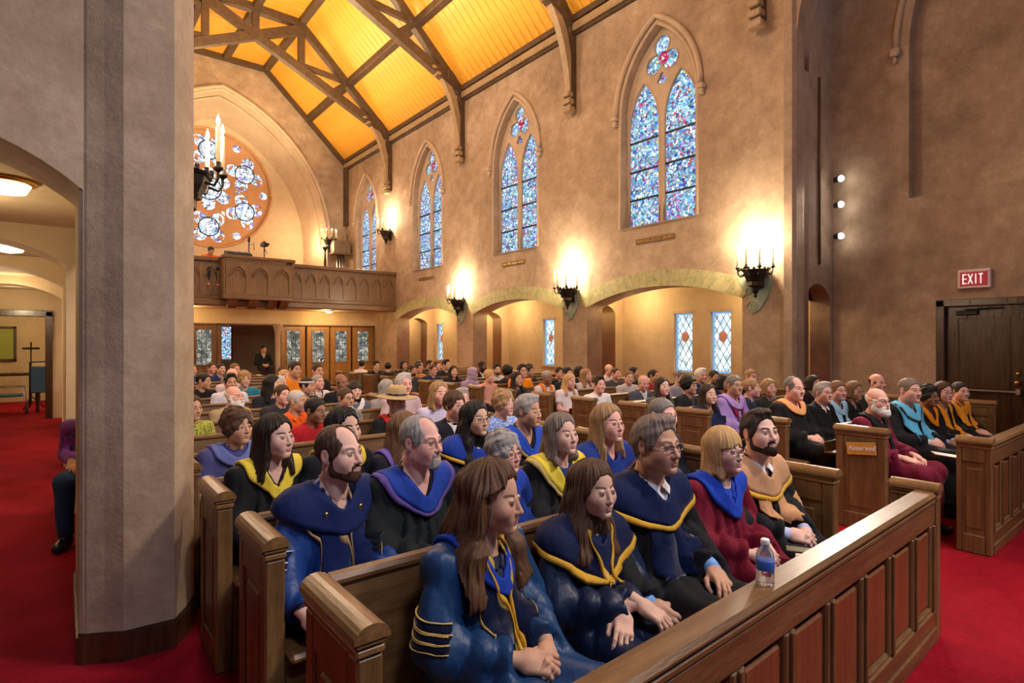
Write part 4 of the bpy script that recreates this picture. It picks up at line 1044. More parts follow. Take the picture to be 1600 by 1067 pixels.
def f_face(P,off=0.0,top=.074,wid=.060):
    """opening that leaves forehead, cheeks and chin free; off shifts the parting"""
    d=f_ell(P,(off,-.112,top-.105),(wid,.070,.105))
    d=np.minimum(d,f_cap(P,(off,-.112,-.03),(0,-.080,-.11),wid*.93,wid*.98))
    return np.minimum(d,f_cap(P,(0,-.080,-.11),(0,-.062,-.40),wid*.98,wid*1.05))
def bumps(P,a,f):
    return a*(np.sin(P[...,0]*f+1.7*np.sin(P[...,2]*f*.6))*np.sin(P[...,1]*f*1.1+P[...,0]*f*.4)+np.sin(P[...,2]*f*.95+P[...,1]*f*.5)*.7)
def cap(P,t,line,top=None):
    tt=t if t<.012 else np.interp(P[...,1],[-.095,-.055,.0],[.35*t,.7*t,t]).astype(F32)
    d=f_cranium(P)-tt
    # keep hair off the face sides at the temples
    g=hairline(P[...,1],line)
    d=sm_max(d,(g-P[...,2])*.6,.010)
    return d
def curtain(P,zl,rx,ry,cy,flare=0.0,yc=-.030,open_=.055):
    z=P[...,2]; k=np.clip(-(z-.0)/.3,0,1)*flare
    q=np.sqrt((P[...,0]/(rx+k))**2+((P[...,1]-cy)/(ry+k))**2); d=(q-1)*min(rx,ry)
    d=sm_max(d,zl-z+.010*np.sin(np.arctan2(P[...,0],P[...,1])*7),.03); d=sm_max(d,z-.06,.05)
    # face opening
    front=(yc-.30*np.clip(-z,0,.2))-P[...,1]
    return d
def hair_f(style):
    def short(P):
        return cap(P,.0105,SHORT)+bumps(P,.0012,110)+strands(P,.0010,38)
    def crew(P): return cap(P,.0062,SHORT)+bumps(P,.0007,160)
    def quiff(P):
        d=cap(P,.012,HIGH); d=sm_min(d,f_ell(P,(0,-.030,.112),(.054,.050,.024)),.025)
        return d+bumps(P,.0022,95)+strands(P,.0016,30)
    def side(P):
        d=cap(P,.012,HIGH); d=sm_min(d,f_ell(P,(.014,-.024,.108),(.058,.046,.022)),.025)
        d=sm_min(d,np.maximum(f_ell(P,(0,.05,.01),(.082,.068,.085)),np.maximum(.02-P[...,1],-.055-P[...,2])),.02)
        return d+strands(P,.0022,34)+bumps(P,.0012,120)
    def receding(P):
        d=cap(P,.0085,SHORT)
        d=sm_max(d,-f_ell(P,(0,-.085,.085),(.064,.088,.058)),.012)
        return d+bumps(P,.0010,130)+strands(P,.0012,30)
    def bald(P):
        d=cap(P,.0060,SHORT)
        rim=.030+.35*np.clip(P[...,1]-.0,-.10,.08)
        return sm_max(d,(P[...,2]-rim)*.9,.010)+bumps(P,.0009,140)
    def long_(P,zl=-.24,rx=.087,ry=.102,flare=.050,amp=.0030,off=.010,top=.106):
        d=cap(P,.016,FULL); d=np.maximum(d,-.06-P[...,2])
        d=sm_min(d,curtain(P,zl,rx,ry,.036,flare),.03)
        d=frontcut(d,P,-.036); d=sm_max(d,-f_face(P,off,top,.080),.014)
        part=.006*np.exp(-((P[...,0]-off)/.005)**2)*np.clip((P[...,2]-.085)*60,0,1)*np.clip((.05-P[...,1])*30,0,1)
        return d+strands(P,amp,40)+part.astype(F32)
    def longthick(P):
        d=cap(P,.021,FULL); d=np.maximum(d,-.06-P[...,2]); d=sm_min(d,curtain(P,-.33,.096,.108,.034,.085),.04)
        d=sm_min(d,f_cap(P,(.082,-.020,.02),(.100,-.040,-.28),.030,.030),.04)
        d=sm_min(d,f_cap(P,(-.084,-.010,.02),(-.120,-.030,-.31),.034,.045),.05)
        d=frontcut(d,P,-.018); d=sm_max(d,-f_face(P,-.008,.108,.080),.014)
        return d+strands(P,.0042,36,24,13)+bumps(P,.0040,42)
    def longback(P):   # brushed behind the ear, falls on the back
        d=cap(P,.015,HIGH); c=curtain(P,-.31,.086,.098,.050,.065); c=sm_max(c,-.004-P[...,1]-.25*np.clip(-P[...,2]-.02,0,.3),.03)
        d=sm_min(d,c,.03); d=sm_min(d,f_cap(P,(.0,.06,.02),(0,.10,-.28),.075,.06),.05)
        d=sm_max(d,-f_cap(P,(0,-.085,-.10),(0,-.060,-.40),.058,.066),.012)
        d=sm_min(d,f_cap(P,(-.070,.030,-.03),(-.095,-.015,-.29),.024,.030),.04)
        return d+strands(P,.0034,38,20,12)+bumps(P,.0030,46)
    def bob(P,off=.012):
        d=cap(P,.019,FULL); d=np.maximum(d,-.06-P[...,2]); d=sm_min(d,curtain(P,-.10,.091,.102,.028,.030),.03)
        d=frontcut(d,P,-.040); d=sm_max(d,-f_face(P,off,.100,.074),.014)
        return d+strands(P,.0028,36)+bumps(P,.0018,62)
    def bobbangs(P):
        d=cap(P,.017,FULL); d=np.maximum(d,-.06-P[...,2]); d=sm_min(d,curtain(P,-.150,.086,.100,.034,.025),.03)
        d=sm_max(d,np.interp(P[...,2],[-.3,.015,.045,.2],[-.040,-.040,-.2,-.2]).astype(F32)-P[...,1],.012); d=sm_max(d,-f_face(P,.0,.046,.060),.010)
        return d+strands(P,.0022,40)
    def lob(P): return long_(P,-.165,.090,.104,.050,.0034,-.014)+bumps(P,.0036,45)
    def curly(P):
        d=cap(P,.027,FULL); d=np.maximum(d,-.075+.5*np.clip(.02-P[...,1],0,.1)-P[...,2])
        d=sm_max(d,-f_face(P,.0,.062,.060),.012)
        return d+bumps(P,.0060,72)+bumps(P+F32(.03),.0024,140)
    def pixie(P):
        d=cap(P,.019,[(-.12,.2),(-.095,.075),(-.086,.060),(-.070,.044),(-.056,.004),(-.045,-.014),(-.01,-.02),(.02,.0),(.05,-.07),(.12,-.085)])
        d=sm_max(d,-f_ell(P,(.018,-.118,.0),(.060,.050,.068)),.01)
        return d+strands(P,.003,30)+bumps(P,.0024,80)
    def afro(P): return np.maximum(f_sph(P,(0,.03,.045),.125),hairline(P[...,1],CAPL)-P[...,2])+bumps(P,.0035,90)
    def pony(P):
        d=cap(P,.012,SHORT); d=sm_min(d,f_cap(P,(0,.10,.05),(0,.155,-.02),.026,.032),.03); d=sm_min(d,f_cap(P,(0,.15,-.0),(0,.135,-.17),.032,.016),.03)
        return d+strands(P,.0026,36)
    def updo(P):
        d=cap(P,.012,SHORT); d=sm_min(d,f_sph(P,(0,.105,.02),.038),.02)
        return d+strands(P,.0022,36)
    def hijab(P):
        d=f_cranium(P)-.022
        d=sm_min(d,f_cap(P,(0,.015,-.03),(0,.04,-.22),.086,.125),.05)
        face=f_ell(P,(0,-.115,-.012),(.056,.085,.078))
        return sm_max(d,-face,.02)+.0022*np.sin(P[...,2]*75+P[...,0]*24)
    return dict(short=short,crew=crew,quiff=quiff,side=side,receding=receding,bald=bald,long=long_,longthick=longthick,longback=longback,bob=bob,bobbangs=bobbangs,lob=lob,curly=curly,pixie=pixie,afro=afro,pony=pony,updo=updo,hijab=hijab)[style]
HB=dict(longthick=-.38,longback=-.36,long=-.29,lob=-.21,hijab=-.25)
def hair_mesh(style,l):
    k=('hair',style,l)
    if k not in _cache:
        b=.17 if style in('longthick','longback','afro') else .145
        _cache[k]=grid_mesh(hair_f(style),(-b,-.16,HB.get(style,-.20)),(b,.215,.19),LOD[l]*1.15,refine=1)
    return _cache[k]
def beard_mesh(kind,l):
    k=('beard',kind,l)
    if k not in _cache:
        t,low=dict(short=(.0040,-.128),full=(.012,-.145),goatee=(.006,-.125),moustache=(.0045,-.2),long=(.020,-.175))[kind]
        def f(P):
            X=np.abs(P[...,0]); Q=np.stack([X,P[...,1],P[...,2]],-1)
            d=f_cranium(Q)
            d=sm_min(d,f_cap(Q,(.042,-.022,-.078),(.012,-.074,-.098),.014,.017),.028); d=sm_min(d,f_sph(Q,(.0,-.077,-.098),.019),.022)
            d=sm_min(d,f_ell(Q,(0,-.073,-.064),(.030,.022,.022)),.02)
            d=sm_min(d,f_sph(Q,(.046,-.008,-.066),.021),.035)
            if kind in('full','long'): d=sm_min(d,f_ell(Q,(0,-.070,-.112 if kind=='full' else -.125),(.040,.030,.030 if kind=='full' else .05)),.03)
            d=d-t
            # upper edge of the beard, from the side-burn down to the corner of the mouth
            up=np.interp(P[...,1],[-.11,-.085,-.066,-.045,-.028,.0],[-.045,-.046,-.052,-.040,.0,.0]).astype(F32)
            lo=np.interp(P[...,1],[-.11,-.06,-.02,.01],[low,low+.01,-.095,-.085]).astype(F32)
            d=sm_max(d,P[...,2]-up,.006); d=np.maximum(d,lo-P[...,2]); d=sm_max(d,P[...,1]-(.004),.006)
            mouth=f_ell(Q,(0,-.10,-.0655),(.0225,.05,.0085)); d=sm_max(d,-mouth,.004)
            if kind=='goatee': d=np.maximum(d,X-.030)
            if kind=='moustache': d=np.maximum(np.maximum(d,X-.026),-.060-P[...,2])
            return d+bumps(P,.0010,150)
        _cache[k]=grid_mesh(f,(-.09,-.135,-.185),(.09,.03,.02),LOD[l]*1.1,refine=1)
    return _cache[k]

def head_xf(V,p):
    """individual proportions, then turn on the neck, then into the body frame"""
    V=V.copy(); x,y,z=V[:,0],V[:,1],V[:,2]
    lowf=np.clip((-.02-z)/.07,0,1)*np.clip((-.01-z)/.02,0,1)
    lowf=lowf*lowf*(3-2*lowf)
    headm=np.clip((z+.16)/.05,0,1)
    wdt=1+(p.get('jaw',0))*lowf*headm+p.get('wide',0)
    V[:,0]=x*wdt
    nose=np.exp(-((x/.016)**2+((y+.105)/.022)**2+((z+.028)/.026)**2))
    V[:,1]-=nose*p.get('nose',0); V[:,2]-=nose*p.get('nose',0)*.35
    if p.get('fat',0):
        ck=np.exp(-(((np.abs(x)-.045)/.028)**2+((y+.03)/.05)**2+((z+.055)/.04)**2)); V[:,0]+=np.sign(x)*ck*p['fat']
        ch=np.exp(-((x/.05)**2+((y+.045)/.035)**2+((z+.118)/.025)**2)); V[:,2]-=ch*p['fat']*1.2; V[:,1]-=ch*p['fat']*.6
    return V
def turn(V,p,weight=True):
    yaw,pit,rol=p['yaw'],p.get('pitch',0),p.get('roll',0)
    V=V*F32(p.get('hs',1.0))
    z=V[:,2]
    w=np.clip((z+.205)/.12,0,1) if weight else np.ones(len(V)); w=w*w*(3-2*w)
    piv=np.array((0,.03,-.10),F32)
    Q=V-piv
    a=yaw*w; ca,sa=np.cos(a),np.sin(a)
    # pitch (nod) then roll, then yaw
    b=pit*w; cb,sb=np.cos(b),np.sin(b)
    y,zz=Q[:,1]*cb-Q[:,2]*sb, Q[:,1]*sb+Q[:,2]*cb
    c=rol*w; cc,sc=np.cos(c),np.sin(c)
    x,zz=Q[:,0]*cc+zz*sc, -Q[:,0]*sc+zz*cc
    X=x*ca-y*sa; Y=x*sa+y*ca
    return (np.stack([X,Y,zz],1)+piv+np.array(p['hc'],F32)).astype(F32)

# --- hands
def finger_pts(o,L,a,spread):
    pts=[np.array(o,float)]; ang=0
    d=[.46,.30,.24]
    for i in range(3):
        ang+=math.radians(a[i]); v=np.array((math.cos(ang)*math.cos(spread),math.sin(spread)*math.cos(ang),-math.sin(ang)))
        pts.append(pts[-1]+v*L*d[i])
    return pts
def hand_sdf(curl,thumb=0.0):
    segs=[]
    mc=[(.090,.031,.002),(.094,.0105,.004),(.090,-.0105,.003),(.083,-.030,.0)]
    L=[.074,.083,.077,.060]; r=[.0088,.009,.0086,.0076]
    for i in range(4):
        ps=finger_pts(mc[i],L[i],[c+(i-1.5)*3 for c in curl],math.radians([5,1,-3,-8][i]))
        segs.append((ps,r[i]))
    th=[(.026,.026,-.008),(.052,.050,-.020+thumb*-.01),(.080,.056-.02*thumb,-.032-.01*thumb),(.100,.050-.03*thumb,-.040-.012*thumb)]
    def f(P):
        d=f_rbox(P,(.052,0,.0),(.046,.0385,.0135),.0125)
        d=sm_min(d,f_cap(P,(-.04,0,0),(.02,0,0),.027,.026),.03)
        d=sm_min(d,f_ell(P,(.035,.024,-.010),(.032,.018,.015)),.015)
        for ps,r0 in segs:
            fd=f_cap(P,ps[0],ps[1],r0*1.08,r0)
            fd=sm_min(fd,f_cap(P,ps[1],ps[2],r0*1.02,r0*.92),.003); fd=sm_min(fd,f_cap(P,ps[2],ps[3],r0*.92,r0*.72),.003)
            fd=sm_min(fd,f_cap(P,(.03,ps[0][1]*.7,.006),ps[0],.006,r0),.008)
            d=sm_min(d,fd,.0045)
        t=f_cap(P,th[0],th[1],.0135,.0115); t=sm_min(t,f_cap(P,th[1],th[2],.0112,.0098),.004); t=sm_min(t,f_cap(P,th[2],th[3],.0098,.0078),.004)
        return sm_min(d,t,.007)
    return f
CURL=dict(relax=(22,30,18),half=(42,50,28),grip=(66,72,38),flat=(8,12,8))
def hand_mesh(kind,l):
    k=('hand',kind,l)
    if k not in _cache:
        res={0:.0036,1:.0055,2:.009}[l]
        f=hand_sdf(CURL[kind],1.0 if kind in('grip','half') else 0.2)
        if l==2: f0=f; f=lambda P:f0(P)-.0015
        _cache[k]=grid_mesh(f,(-.05,-.06,-.105),(.19,.085,.03),res,refine=1)
    return _cache[k]
def place_hand(side,kind,l,wrist,fwd,dors):
    """side -1 right hand / +1 left hand. fwd: direction of the fingers, dors: back of the hand"""
    V,F=hand_mesh(kind,l); V=V.copy()
    x=np.array(fwd,float); x/=np.linalg.norm(x); z=np.array(dors,float); z-=x*(x@z); z/=np.linalg.norm(z); y=np.cross(z,x)
    # template thumb at +y : right hand palm down, fingers forward (-Y world) has its thumb towards the left (+X)
    if side>0: V[:,1]*=-1; F=F[:,::-1]
    R=np.stack([x,y,z],1)
    return (V@R.T+np.array(wrist)).astype(F32),F

# --- poses: joints in the seated frame, facing -Y
def joints(p):
    w=p.get('w',1.0); J={}
    lean=p.get('lean',0.0)
    J['P']=(0,.05,.54); J['C']=(0,.06-lean*.4,.84); J['N']=(0,.05-lean*.6,1.00)
    for s,n in ((-1,'R'),(1,'L')):
        J['S'+n]=(s*.172*w,.055-lean*.6,.935)
        J['K'+n]=(s*.115,-.42,.535); J['H'+n]=(s*.095,.02,.535); J['A'+n]=(s*.115,-.40,.10); J['T'+n]=(s*.125,-.53,.045)
        J['E'+n]=(s*.232*w,.0,.690); J['W'+n]=(s*.060,-.235,.640)
    pose=p.get('pose','lap')
    if pose=='lap': pass
    elif pose=='clasp':
        J['WR']=(-.062,-.215,.655); J['WL']=(.062,-.225,.650); J['ER']=(-.235*w,.0,.690); J['EL']=(.235*w,.0,.690)
    elif pose=='crossarms':
        J['ER']=(-.235*w,-.05,.720);J['EL']=(.235*w,-.05,.715); J['WR']=(.085,-.205,.765); J['WL']=(-.085,-.190,.735)
    elif pose=='knees':
        J['WR']=(-.105,-.28,.655); J['WL']=(.105,-.28,.655)
    elif pose=='right_down':  # right arm hangs beside the thigh, left on lap
        J['ER']=(-.25*w,.01,.690); J['WR']=(-.24*w,-.185,.575); J['WL']=(.085,-.235,.645)
    elif pose=='crosswrist':  # forearms crossed low, right hand hanging over the left
        J['ER']=(-.235*w,-.01,.690);J['EL']=(.235*w,-.03,.690); J['WR']=(.020,-.255,.715); J['WL']=(-.050,-.225,.680)
    return J
def hands_for(p,J,l):
    pose=p.get('pose','lap'); out=[]
    def h(s,k,fwd,d): out.append(place_hand(s,k,l,J['WR' if s<0 else 'WL'],fwd,d))
    if pose in('clasp',):
        h(-1,'half',(.62,-.70,-.12),(-.55,-.35,.75)); h(1,'grip',(-.60,-.66,-.20),(.55,-.45,.62))
    elif pose=='crossarms':
        h(-1,'relax',(.9,.25,.02),(.2,-.9,.3)); h(1,'relax',(-.9,.2,.0),(-.1,-.9,.2))
    elif pose=='crosswrist':
        h(-1,'relax',(.40,-.72,-.42),(.05,-.45,.88)); h(1,'relax',(-.62,-.60,-.36),(-.10,-.50,.85))
    elif pose=='right_down':
        h(-1,'half',(.25,-.80,-.40),(-.75,-.15,.55)); h(1,'relax',(-.5,-.8,-.15),(.2,-.2,1))
    else:
        h(-1,'relax',(.38,-.85,-.20),(-.25,-.25,1)); h(1,'relax',(-.38,-.85,-.20),(.25,-.25,1))
    return out
def body_f(p,J):
    w=p.get('w',1.0); g=p.get('girth',1.0)
    def f(P):
        d=f_ell(P,(0,J['C'][1],.83),(.150*w,.100*g,.190)); d=sm_min(d,f_ell(P,(0,.04,.64),(.145*w,.115*g,.15)),.08)
        d=sm_min(d,f_ell(P,(0,.06,.54),(.165,.125,.095)),.06)
        d=sm_min(d,f_cap(P,J['SR'],J['SL'],.050),.06)
        d=sm_min(d,f_cap(P,(0,J['N'][1],.93),(0,J['N'][1]-.008,1.04),.060,.049),.035)
        for n in 'RL':
            d=sm_min(d,f_cap(P,J['S'+n],J['E'+n],.050,.038),.03); d=sm_min(d,f_cap(P,J['E'+n],J['W'+n],.038,.026),.02)
            d=sm_min(d,f_cap(P,J['H'+n],J['K'+n],.082,.058),.04); d=sm_min(d,f_cap(P,J['K'+n],J['A'+n],.056,.036),.025)
            d=sm_min(d,f_cap(P,(J['A'+n][0],J['A'+n][1]+.02,.05),J['T'+n],.042,.034),.03)
        return d
    return f

# --- garments
def folds(P,amp,fr=34):
    x,y,z=P[...,0],P[...,1],P[...,2]
    th=np.arctan2(x,-(y-.05))
    up=np.clip((1.0-z)*4,0,1)*np.clip((z-.50)*6,0,1)
    lo=np.clip((.66-z)*6,0,1)
    a=np.abs(np.sin(th*7.5+1.3*np.sin(z*6+x*4)+.5*np.sin(y*15)+x*9))          # gathers falling from the yoke
    b=np.abs(np.sin((x*17+z*13+1.2*np.sin(y*14+z*5))))                     # soft diagonal drapes
    c=np.abs(np.sin(y*19+x*8+1.5*np.sin(x*11)+z*9))                        # across the lap
    return amp*(1.5-2.0*a*up-1.3*b*(1-.4*up)-1.2*c*lo)
def gown_f(p,J,amp=.006,bell=1.0):
    w=p.get('w',1.0); g=p.get('girth',1.0)
    nb=J['N']
    def f(P):
        d=f_ell(P,(0,J['C'][1],.82),(.172*w,.124*g,.200)); d=sm_min(d,f_ell(P,(0,.035,.63),(.170*w,.142*g,.170)),.10)
        d=sm_min(d,f_cap(P,J['SR'],J['SL'],.060),.07)
        d=sm_min(d,f_cap(P,(0,nb[1]+.005,.92),(0,nb[1]+.005,1.000),.080,.066),.05)
        d=sm_min(d,f_ell(P,(0,.05,.53),(.205,.160,.105)),.08)
        for n in 'RL':
            s=-1 if n=='R' else 1
            S,E,W=[np.array(J[q+n],float) for q in 'SEW']
            cuff=E+(W-E)*.80
            d=sm_min(d,f_cap(P,S,E,.063,.068*bell),.045)
            a=f_cap(P,E,cuff,.066*bell,.062*bell)
            a=sm_min(a,f_cap(P,E+np.array((0,0,-.04)),cuff+np.array((0,.01,-.055*bell)),.058*bell,.046*bell),.04)   # hanging bell
            cutdir=(W-E)/np.linalg.norm(W-E)
            a=np.maximum(a,((P-F32(cuff))@F32(cutdir))-.012)
            hol=f_cap(P,E+(W-E)*.45+np.array((0,0,-.02)),cuff+cutdir*.08+np.array((0,0,-.02)),.02,.053*bell)
            a=sm_max(a,-hol,.012)
            d=sm_min(d,a,.035)
            d=sm_min(d,f_cap(P,J['H'+n],J['K'+n],.104,.088),.06)
            d=sm_min(d,f_cap(P,J['K'+n],(J['A'+n][0]*1.1,J['A'+n][1]+.01,.16),.086,.092),.05)
        d=sm_min(d,f_cap(P,(0,-.05,.53),(0,-.40,.50),.085,.08),.06)
        d=sm_min(d,f_cap(P,(0,-.40,.48),(0,-.40,.16),.08,.10),.06)
        d=d+folds(P,amp)
        d=np.maximum(d,.12-P[...,2])
        # neck opening, V in front
        neck=f_cap(P,(0,nb[1]-.012,.93),(0,nb[1]-.03,1.15),.050,.066)
        vee=np.maximum(np.abs(P[...,0])*1.0-(P[...,2]-.865)*.50,P[...,1]-nb[1])
        d=sm_max(d,-np.minimum(neck,np.maximum(vee,f_ell(P,(0,nb[1]-.06,.97),(.09,.075,.11)))),.012)
        return d
    return f
def shirt_f(p,J,sleeve=.95,amp=.004,loose=1.0):
    w=p.get('w',1.0); g=p.get('girth',1.0); nb=J['N']
    def f(P):
        d=f_ell(P,(0,J['C'][1],.82),(.165*w,.116*g,.200)); d=sm_min(d,f_ell(P,(0,.035,.63),(.158*w,.135*g,.16)),.09)
        d=sm_min(d,f_cap(P,J['SR'],J['SL'],.060),.07); d=sm_min(d,f_ell(P,(0,.05,.54),(.178,.14,.09)),.05)
        d=sm_min(d,f_cap(P,(0,nb[1],.93),(0,nb[1]-.002,1.000),.070,.060),.04)
        for n in 'RL':
            S,E,W=[np.array(J[q+n],float) for q in 'SEW']
            if sleeve<=1.0:
                T=S+(E-S)*sleeve; a=f_cap(P,S,T,.062,.056*loose)
                dr=(E-S)/np.linalg.norm(E-S); a=np.maximum(a,((P-F32(T))@F32(dr))-.004)
            else:
                T=E+(W-E)*(sleeve-1); a=sm_min(f_cap(P,S,E,.062,.052*loose),f_cap(P,E,T,.052*loose,.039),.03)
                dr=(W-E)/np.linalg.norm(W-E); a=np.maximum(a,((P-F32(T))@F32(dr))-.004)
            d=sm_min(d,a,.03)
        d=d+folds(P,amp)
        neck=f_cap(P,(0,nb[1]-.012,.95),(0,nb[1]-.03,1.15),.046,.064)
        return sm_max(d,-neck,.010)
    return f
def trousers_f(p,J):
    def f(P):
        d=f_ell(P,(0,.05,.535),(.182,.145,.100))
        for n in 'RL':
            d=sm_min(d,f_cap(P,J['H'+n],J['K'+n],.096,.074),.04); d=sm_min(d,f_cap(P,J['K'+n],J['A'+n],.072,.056),.03)
        return np.maximum(d+folds(P,.003),.09-P[...,2])
    return f
def shoe_mb(J,n,l):
    a=np.array(J['A'+n]); t=np.array(J['T'+n])
    def f(P):
        d=f_cap(P,(a[0],a[1]+.025,.055),(t[0],t[1],.045),.048,.040); d=sm_min(d,f_cap(P,(a[0],a[1],.05),(a[0],a[1],.10),.046,.046),.02)
        return np.maximum(np.maximum(d,.004-P[...,2]),P[...,2]-.11)
    return grid_mesh(f,(a[0]-.08,t[1]-.06,-.01),(a[0]+.08,a[1]+.1,.13),.012)

def set_rest(me,R):
    at=me.attributes.new('rest','FLOAT_VECTOR','POINT'); at.data.foreach_set('vector',np.asarray(R,F32).ravel())

GLASS_SHAPES=dict(rect=(.0245,.0150,.0016),round=(.0215,.0190,.0014),big=(.0265,.0205,.0017),thin=(.0235,.0140,.0010))
def glasses_arr(shape):
    a,b,r=GLASS_SHAPES[shape]; m=MB()
    for s in(-1,1):
        pts=[]
        for i in range(19):
            t=2*math.pi*i/18; ex=3.2 if shape!='round' else 2
            cx,sn=math.cos(t),math.sin(t)
            X=a*math.copysign(abs(cx)**(2/ex),cx);Z=b*math.copysign(abs(sn)**(2/ex),sn)
            pts.append((s*.0325+X,-.1005+abs(s*.0325+X)*.12,.001+Z))
        m.tube(pts,r,5,cap=False)
        m.tube([(s*(.0325+a),-.094,.006),(s*.072,-.070,.008),(s*.081,-.01,.008),(s*.081,.016,.0)],r,5)
    m.tube([(-.0325+a,-.1,.004),(0,-.1045,.008),(.0325-a,-.1,.004)],r,5)
    return np.concatenate(m.V),m.F

SKIN={'fair':(.78,.50,.40),'pink':(.80,.45,.37),'light':(.72,.46,.34),'tan':(.58,.34,.22),'olive':(.56,.35,.23),'brown':(.30,.155,.09),'dark':(.13,.062,.036),'asian':(.70,.46,.32)}
HAIR={'black':(.010,.008,.008),'dark':(.025,.014,.009),'brown':(.070,.032,.016),'ltbrown':(.20,.105,.05),'auburn':(.17,.065,.028),'blond':(.55,.34,.14),'dkblond':(.34,.20,.09),'grey':(.33,.31,.29),'silver':(.50,.48,.46),'white':(.78,.76,.72),'greybrown':(.20,.155,.125),'salt':(.17,.155,.145)}

def make_person(q):
    """q: dict with place, looks and clothes; returns the root object"""
    l=q.get('lod',2)
    root=thing('person',q['label'],'person',(q['x'],q['y'],q.get('zo',0)),q.get('rz',0),'people seated in the pews')
    s=q.get('s',1.0); root.scale=(s,s,s)
    p=dict(q); J=joints(p); lean=p.get('lean',0)
    p['hc']=(p.get('hx',0),-.012-lean*.75+p.get('hy',0),1.142)
    hairc=HAIR[q.get('hair','brown')]; skin=SKIN[q['skin']]
    # --- body: one mesh (trunk, limbs, head, hands)
    res=.016 if l==0 else (.022 if l==1 else .030)
    Vb,Fb=grid_mesh(body_f(p,J),(-.36,-.60,.0),(.36,.22,1.06),res,refine=1)
    fem=1 if (q.get('fem') or 'woman' in q['label']) else 0; Vh,Fh=head_mesh(l,fem); R=Vh
    Vh2=turn(head_xf(Vh,p),p)
    parts=[(Vb,Fb,np.full((len(Vb),3),9,F32)),(Vh2,Fh,R)]
    for V,Fx in hands_for(p,J,l): parts.append((V,Fx,np.full((len(V),3),9,F32)))
    off=0;VV=[];FF=[];RR=[]
    for V,Fx,r in parts: VV.append(V);FF.append(Fx+off);RR.append(r);off+=len(V)
    me=raw_mesh('body',np.vstack(VV),np.vstack(FF),[M['skin']]); set_rest(me,np.vstack(RR))
    brow=q.get('brow',.75)
    body=add('body',me,root,color=skin+(brow,)); body.pass_index=int(q.get('stubble',0)*100)
    # eyes
    if l<2 and not q.get('closed'):
        for sx in(-1,1):
            m=MB(); m.sphere((0,0,0),.0131,12,8); R0=np.concatenate(m.V).astype(F32)
            V=turn(head_xf(R0+F32((sx*.0315,-.0785,.003)),p),p,False)
            me=raw_mesh('eye',V,m.F,[M['eye']]); set_rest(me,R0); add('eye',me,body,color=q.get('iris',(.10,.05,.025)))
    # hair
    if q.get('style'):
        V,Fx=hair_mesh(q['style'],l); V=turn(head_xf(V,dict(p,nose=0,fat=0)),p,True)
        hm=M['cloth'] if q['style']=='hijab' else M['hair']
        me=raw_mesh('hair',V,Fx,[hm]); set_rest(me,hair_mesh(q['style'],l)[0])
        add('headscarf' if q['style']=='hijab' else 'hair',me,root,color=q.get('haircol',hairc))
    if q.get('beard'):
        V,Fx=beard_mesh(q['beard'],l); R0=V; V=turn(head_xf(V,dict(p,nose=0)),p)
        me=raw_mesh('beard',V,Fx,[M['hair']]); set_rest(me,R0); add('beard',me,root,color=HAIR[q.get('beardcol',q.get('hair','brown'))])
    if q.get('glasses'):
        V,Fx=glasses_arr(q['glasses']); V=turn(head_xf(V.astype(F32),dict(p,nose=0)),p,False)
        add('glasses',raw_mesh('glasses',V,Fx,[M['frame_dark'] if q.get('gcol','dark')=='dark' else M['frame_metal']]),root)
    if q.get('hat'):
        m=MB(); m.lathe([(.10,.075),(.150,.062),(.200,.060),(.202,.066),(.150,.072),(.098,.088),(.094,.12),(.085,.165),(.06,.182),(1e-6,.176)],(0,.012,0),26,sy=1.15)
        V=turn(np.concatenate(m.V).astype(F32),dict(p,pitch=.06),False); h=add('hat',raw_mesh('hat',V,m.F,[M['straw']]),root)
        m=MB(); m.lathe([(.101,.082),(.104,.084),(.100,.108),(.097,.108)],(0,.012,0),26,sy=1.15); V=turn(np.concatenate(m.V).astype(F32),dict(p,pitch=.06),False); add('hat_band',raw_mesh('hat_band',V,m.F,[M['leather']]),h)
    for kx,cl in (('band',(.7,.7,.7)),('goldband',(.45,.30,.08))):
        if q.get(kx):
            m=MB(); m.lathe([(.088,.045),(.0925,.046),(.0925,.066),(.087,.068)],(0,.014,0),24,sy=1.2); V=turn(np.concatenate(m.V).astype(F32),p,False); add('headband',raw_mesh('headband',V,m.F,[M['cloth']]),root,color=cl)
    # clothes
    col=q.get('col',(.02,.02,.025)); g=q.get('wear','shirt')
    if g=='gown':
        amp=q.get('amp',.0095 if l==0 else .008); f=gown_f(p,J,amp,q.get('bell',1.0)); mat=M['satin'] if q.get('satin') else M['cloth']
        r2=.0115 if l==0 else (.018 if l==1 else .027)
        V,Fx=grid_mesh(f,(-.47,-.62,.10),(.47,.30,1.08),r2,refine=1)
        go=add('gown',raw_mesh('gown',V,Fx,[mat]),root,color=col)
        for deco in q.get('deco',()): decorate(deco,f,p,J,root,go,l)
    else:
        sl={'tee':.62,'shirt':1.85,'polo':.72,'jacket':1.9,'sleeveless':.12}.get(q.get('cut','shirt'),.7)
        f=shirt_f(p,J,sl,.0035,1.15 if q.get('cut')=='jacket' else 1.05)
        r2=.013 if l==0 else (.018 if l==1 else .026)
        V,Fx=grid_mesh(f,(-.37,-.45,.44),(.37,.30,1.06),r2,refine=1)
        so=add({'jacket':'jacket','tee':'t_shirt','polo':'polo_shirt'}.get(q.get('cut'),'shirt'),raw_mesh('shirt',V,Fx,[M[q.get('cmat','cloth')]]),root,color=col)
        for deco in q.get('deco',()): decorate(deco,f,p,J,root,so,l)
    V,Fx=grid_mesh(trousers_f(p,J),(-.33,-.56,.06),(.33,.24,.68),.026 if l else .02,refine=0)
    if g!='gown' or l<2: add('trousers',raw_mesh('trousers',V,Fx,[M['cloth']]),root,color=q.get('legs',(.02,.02,.03)))
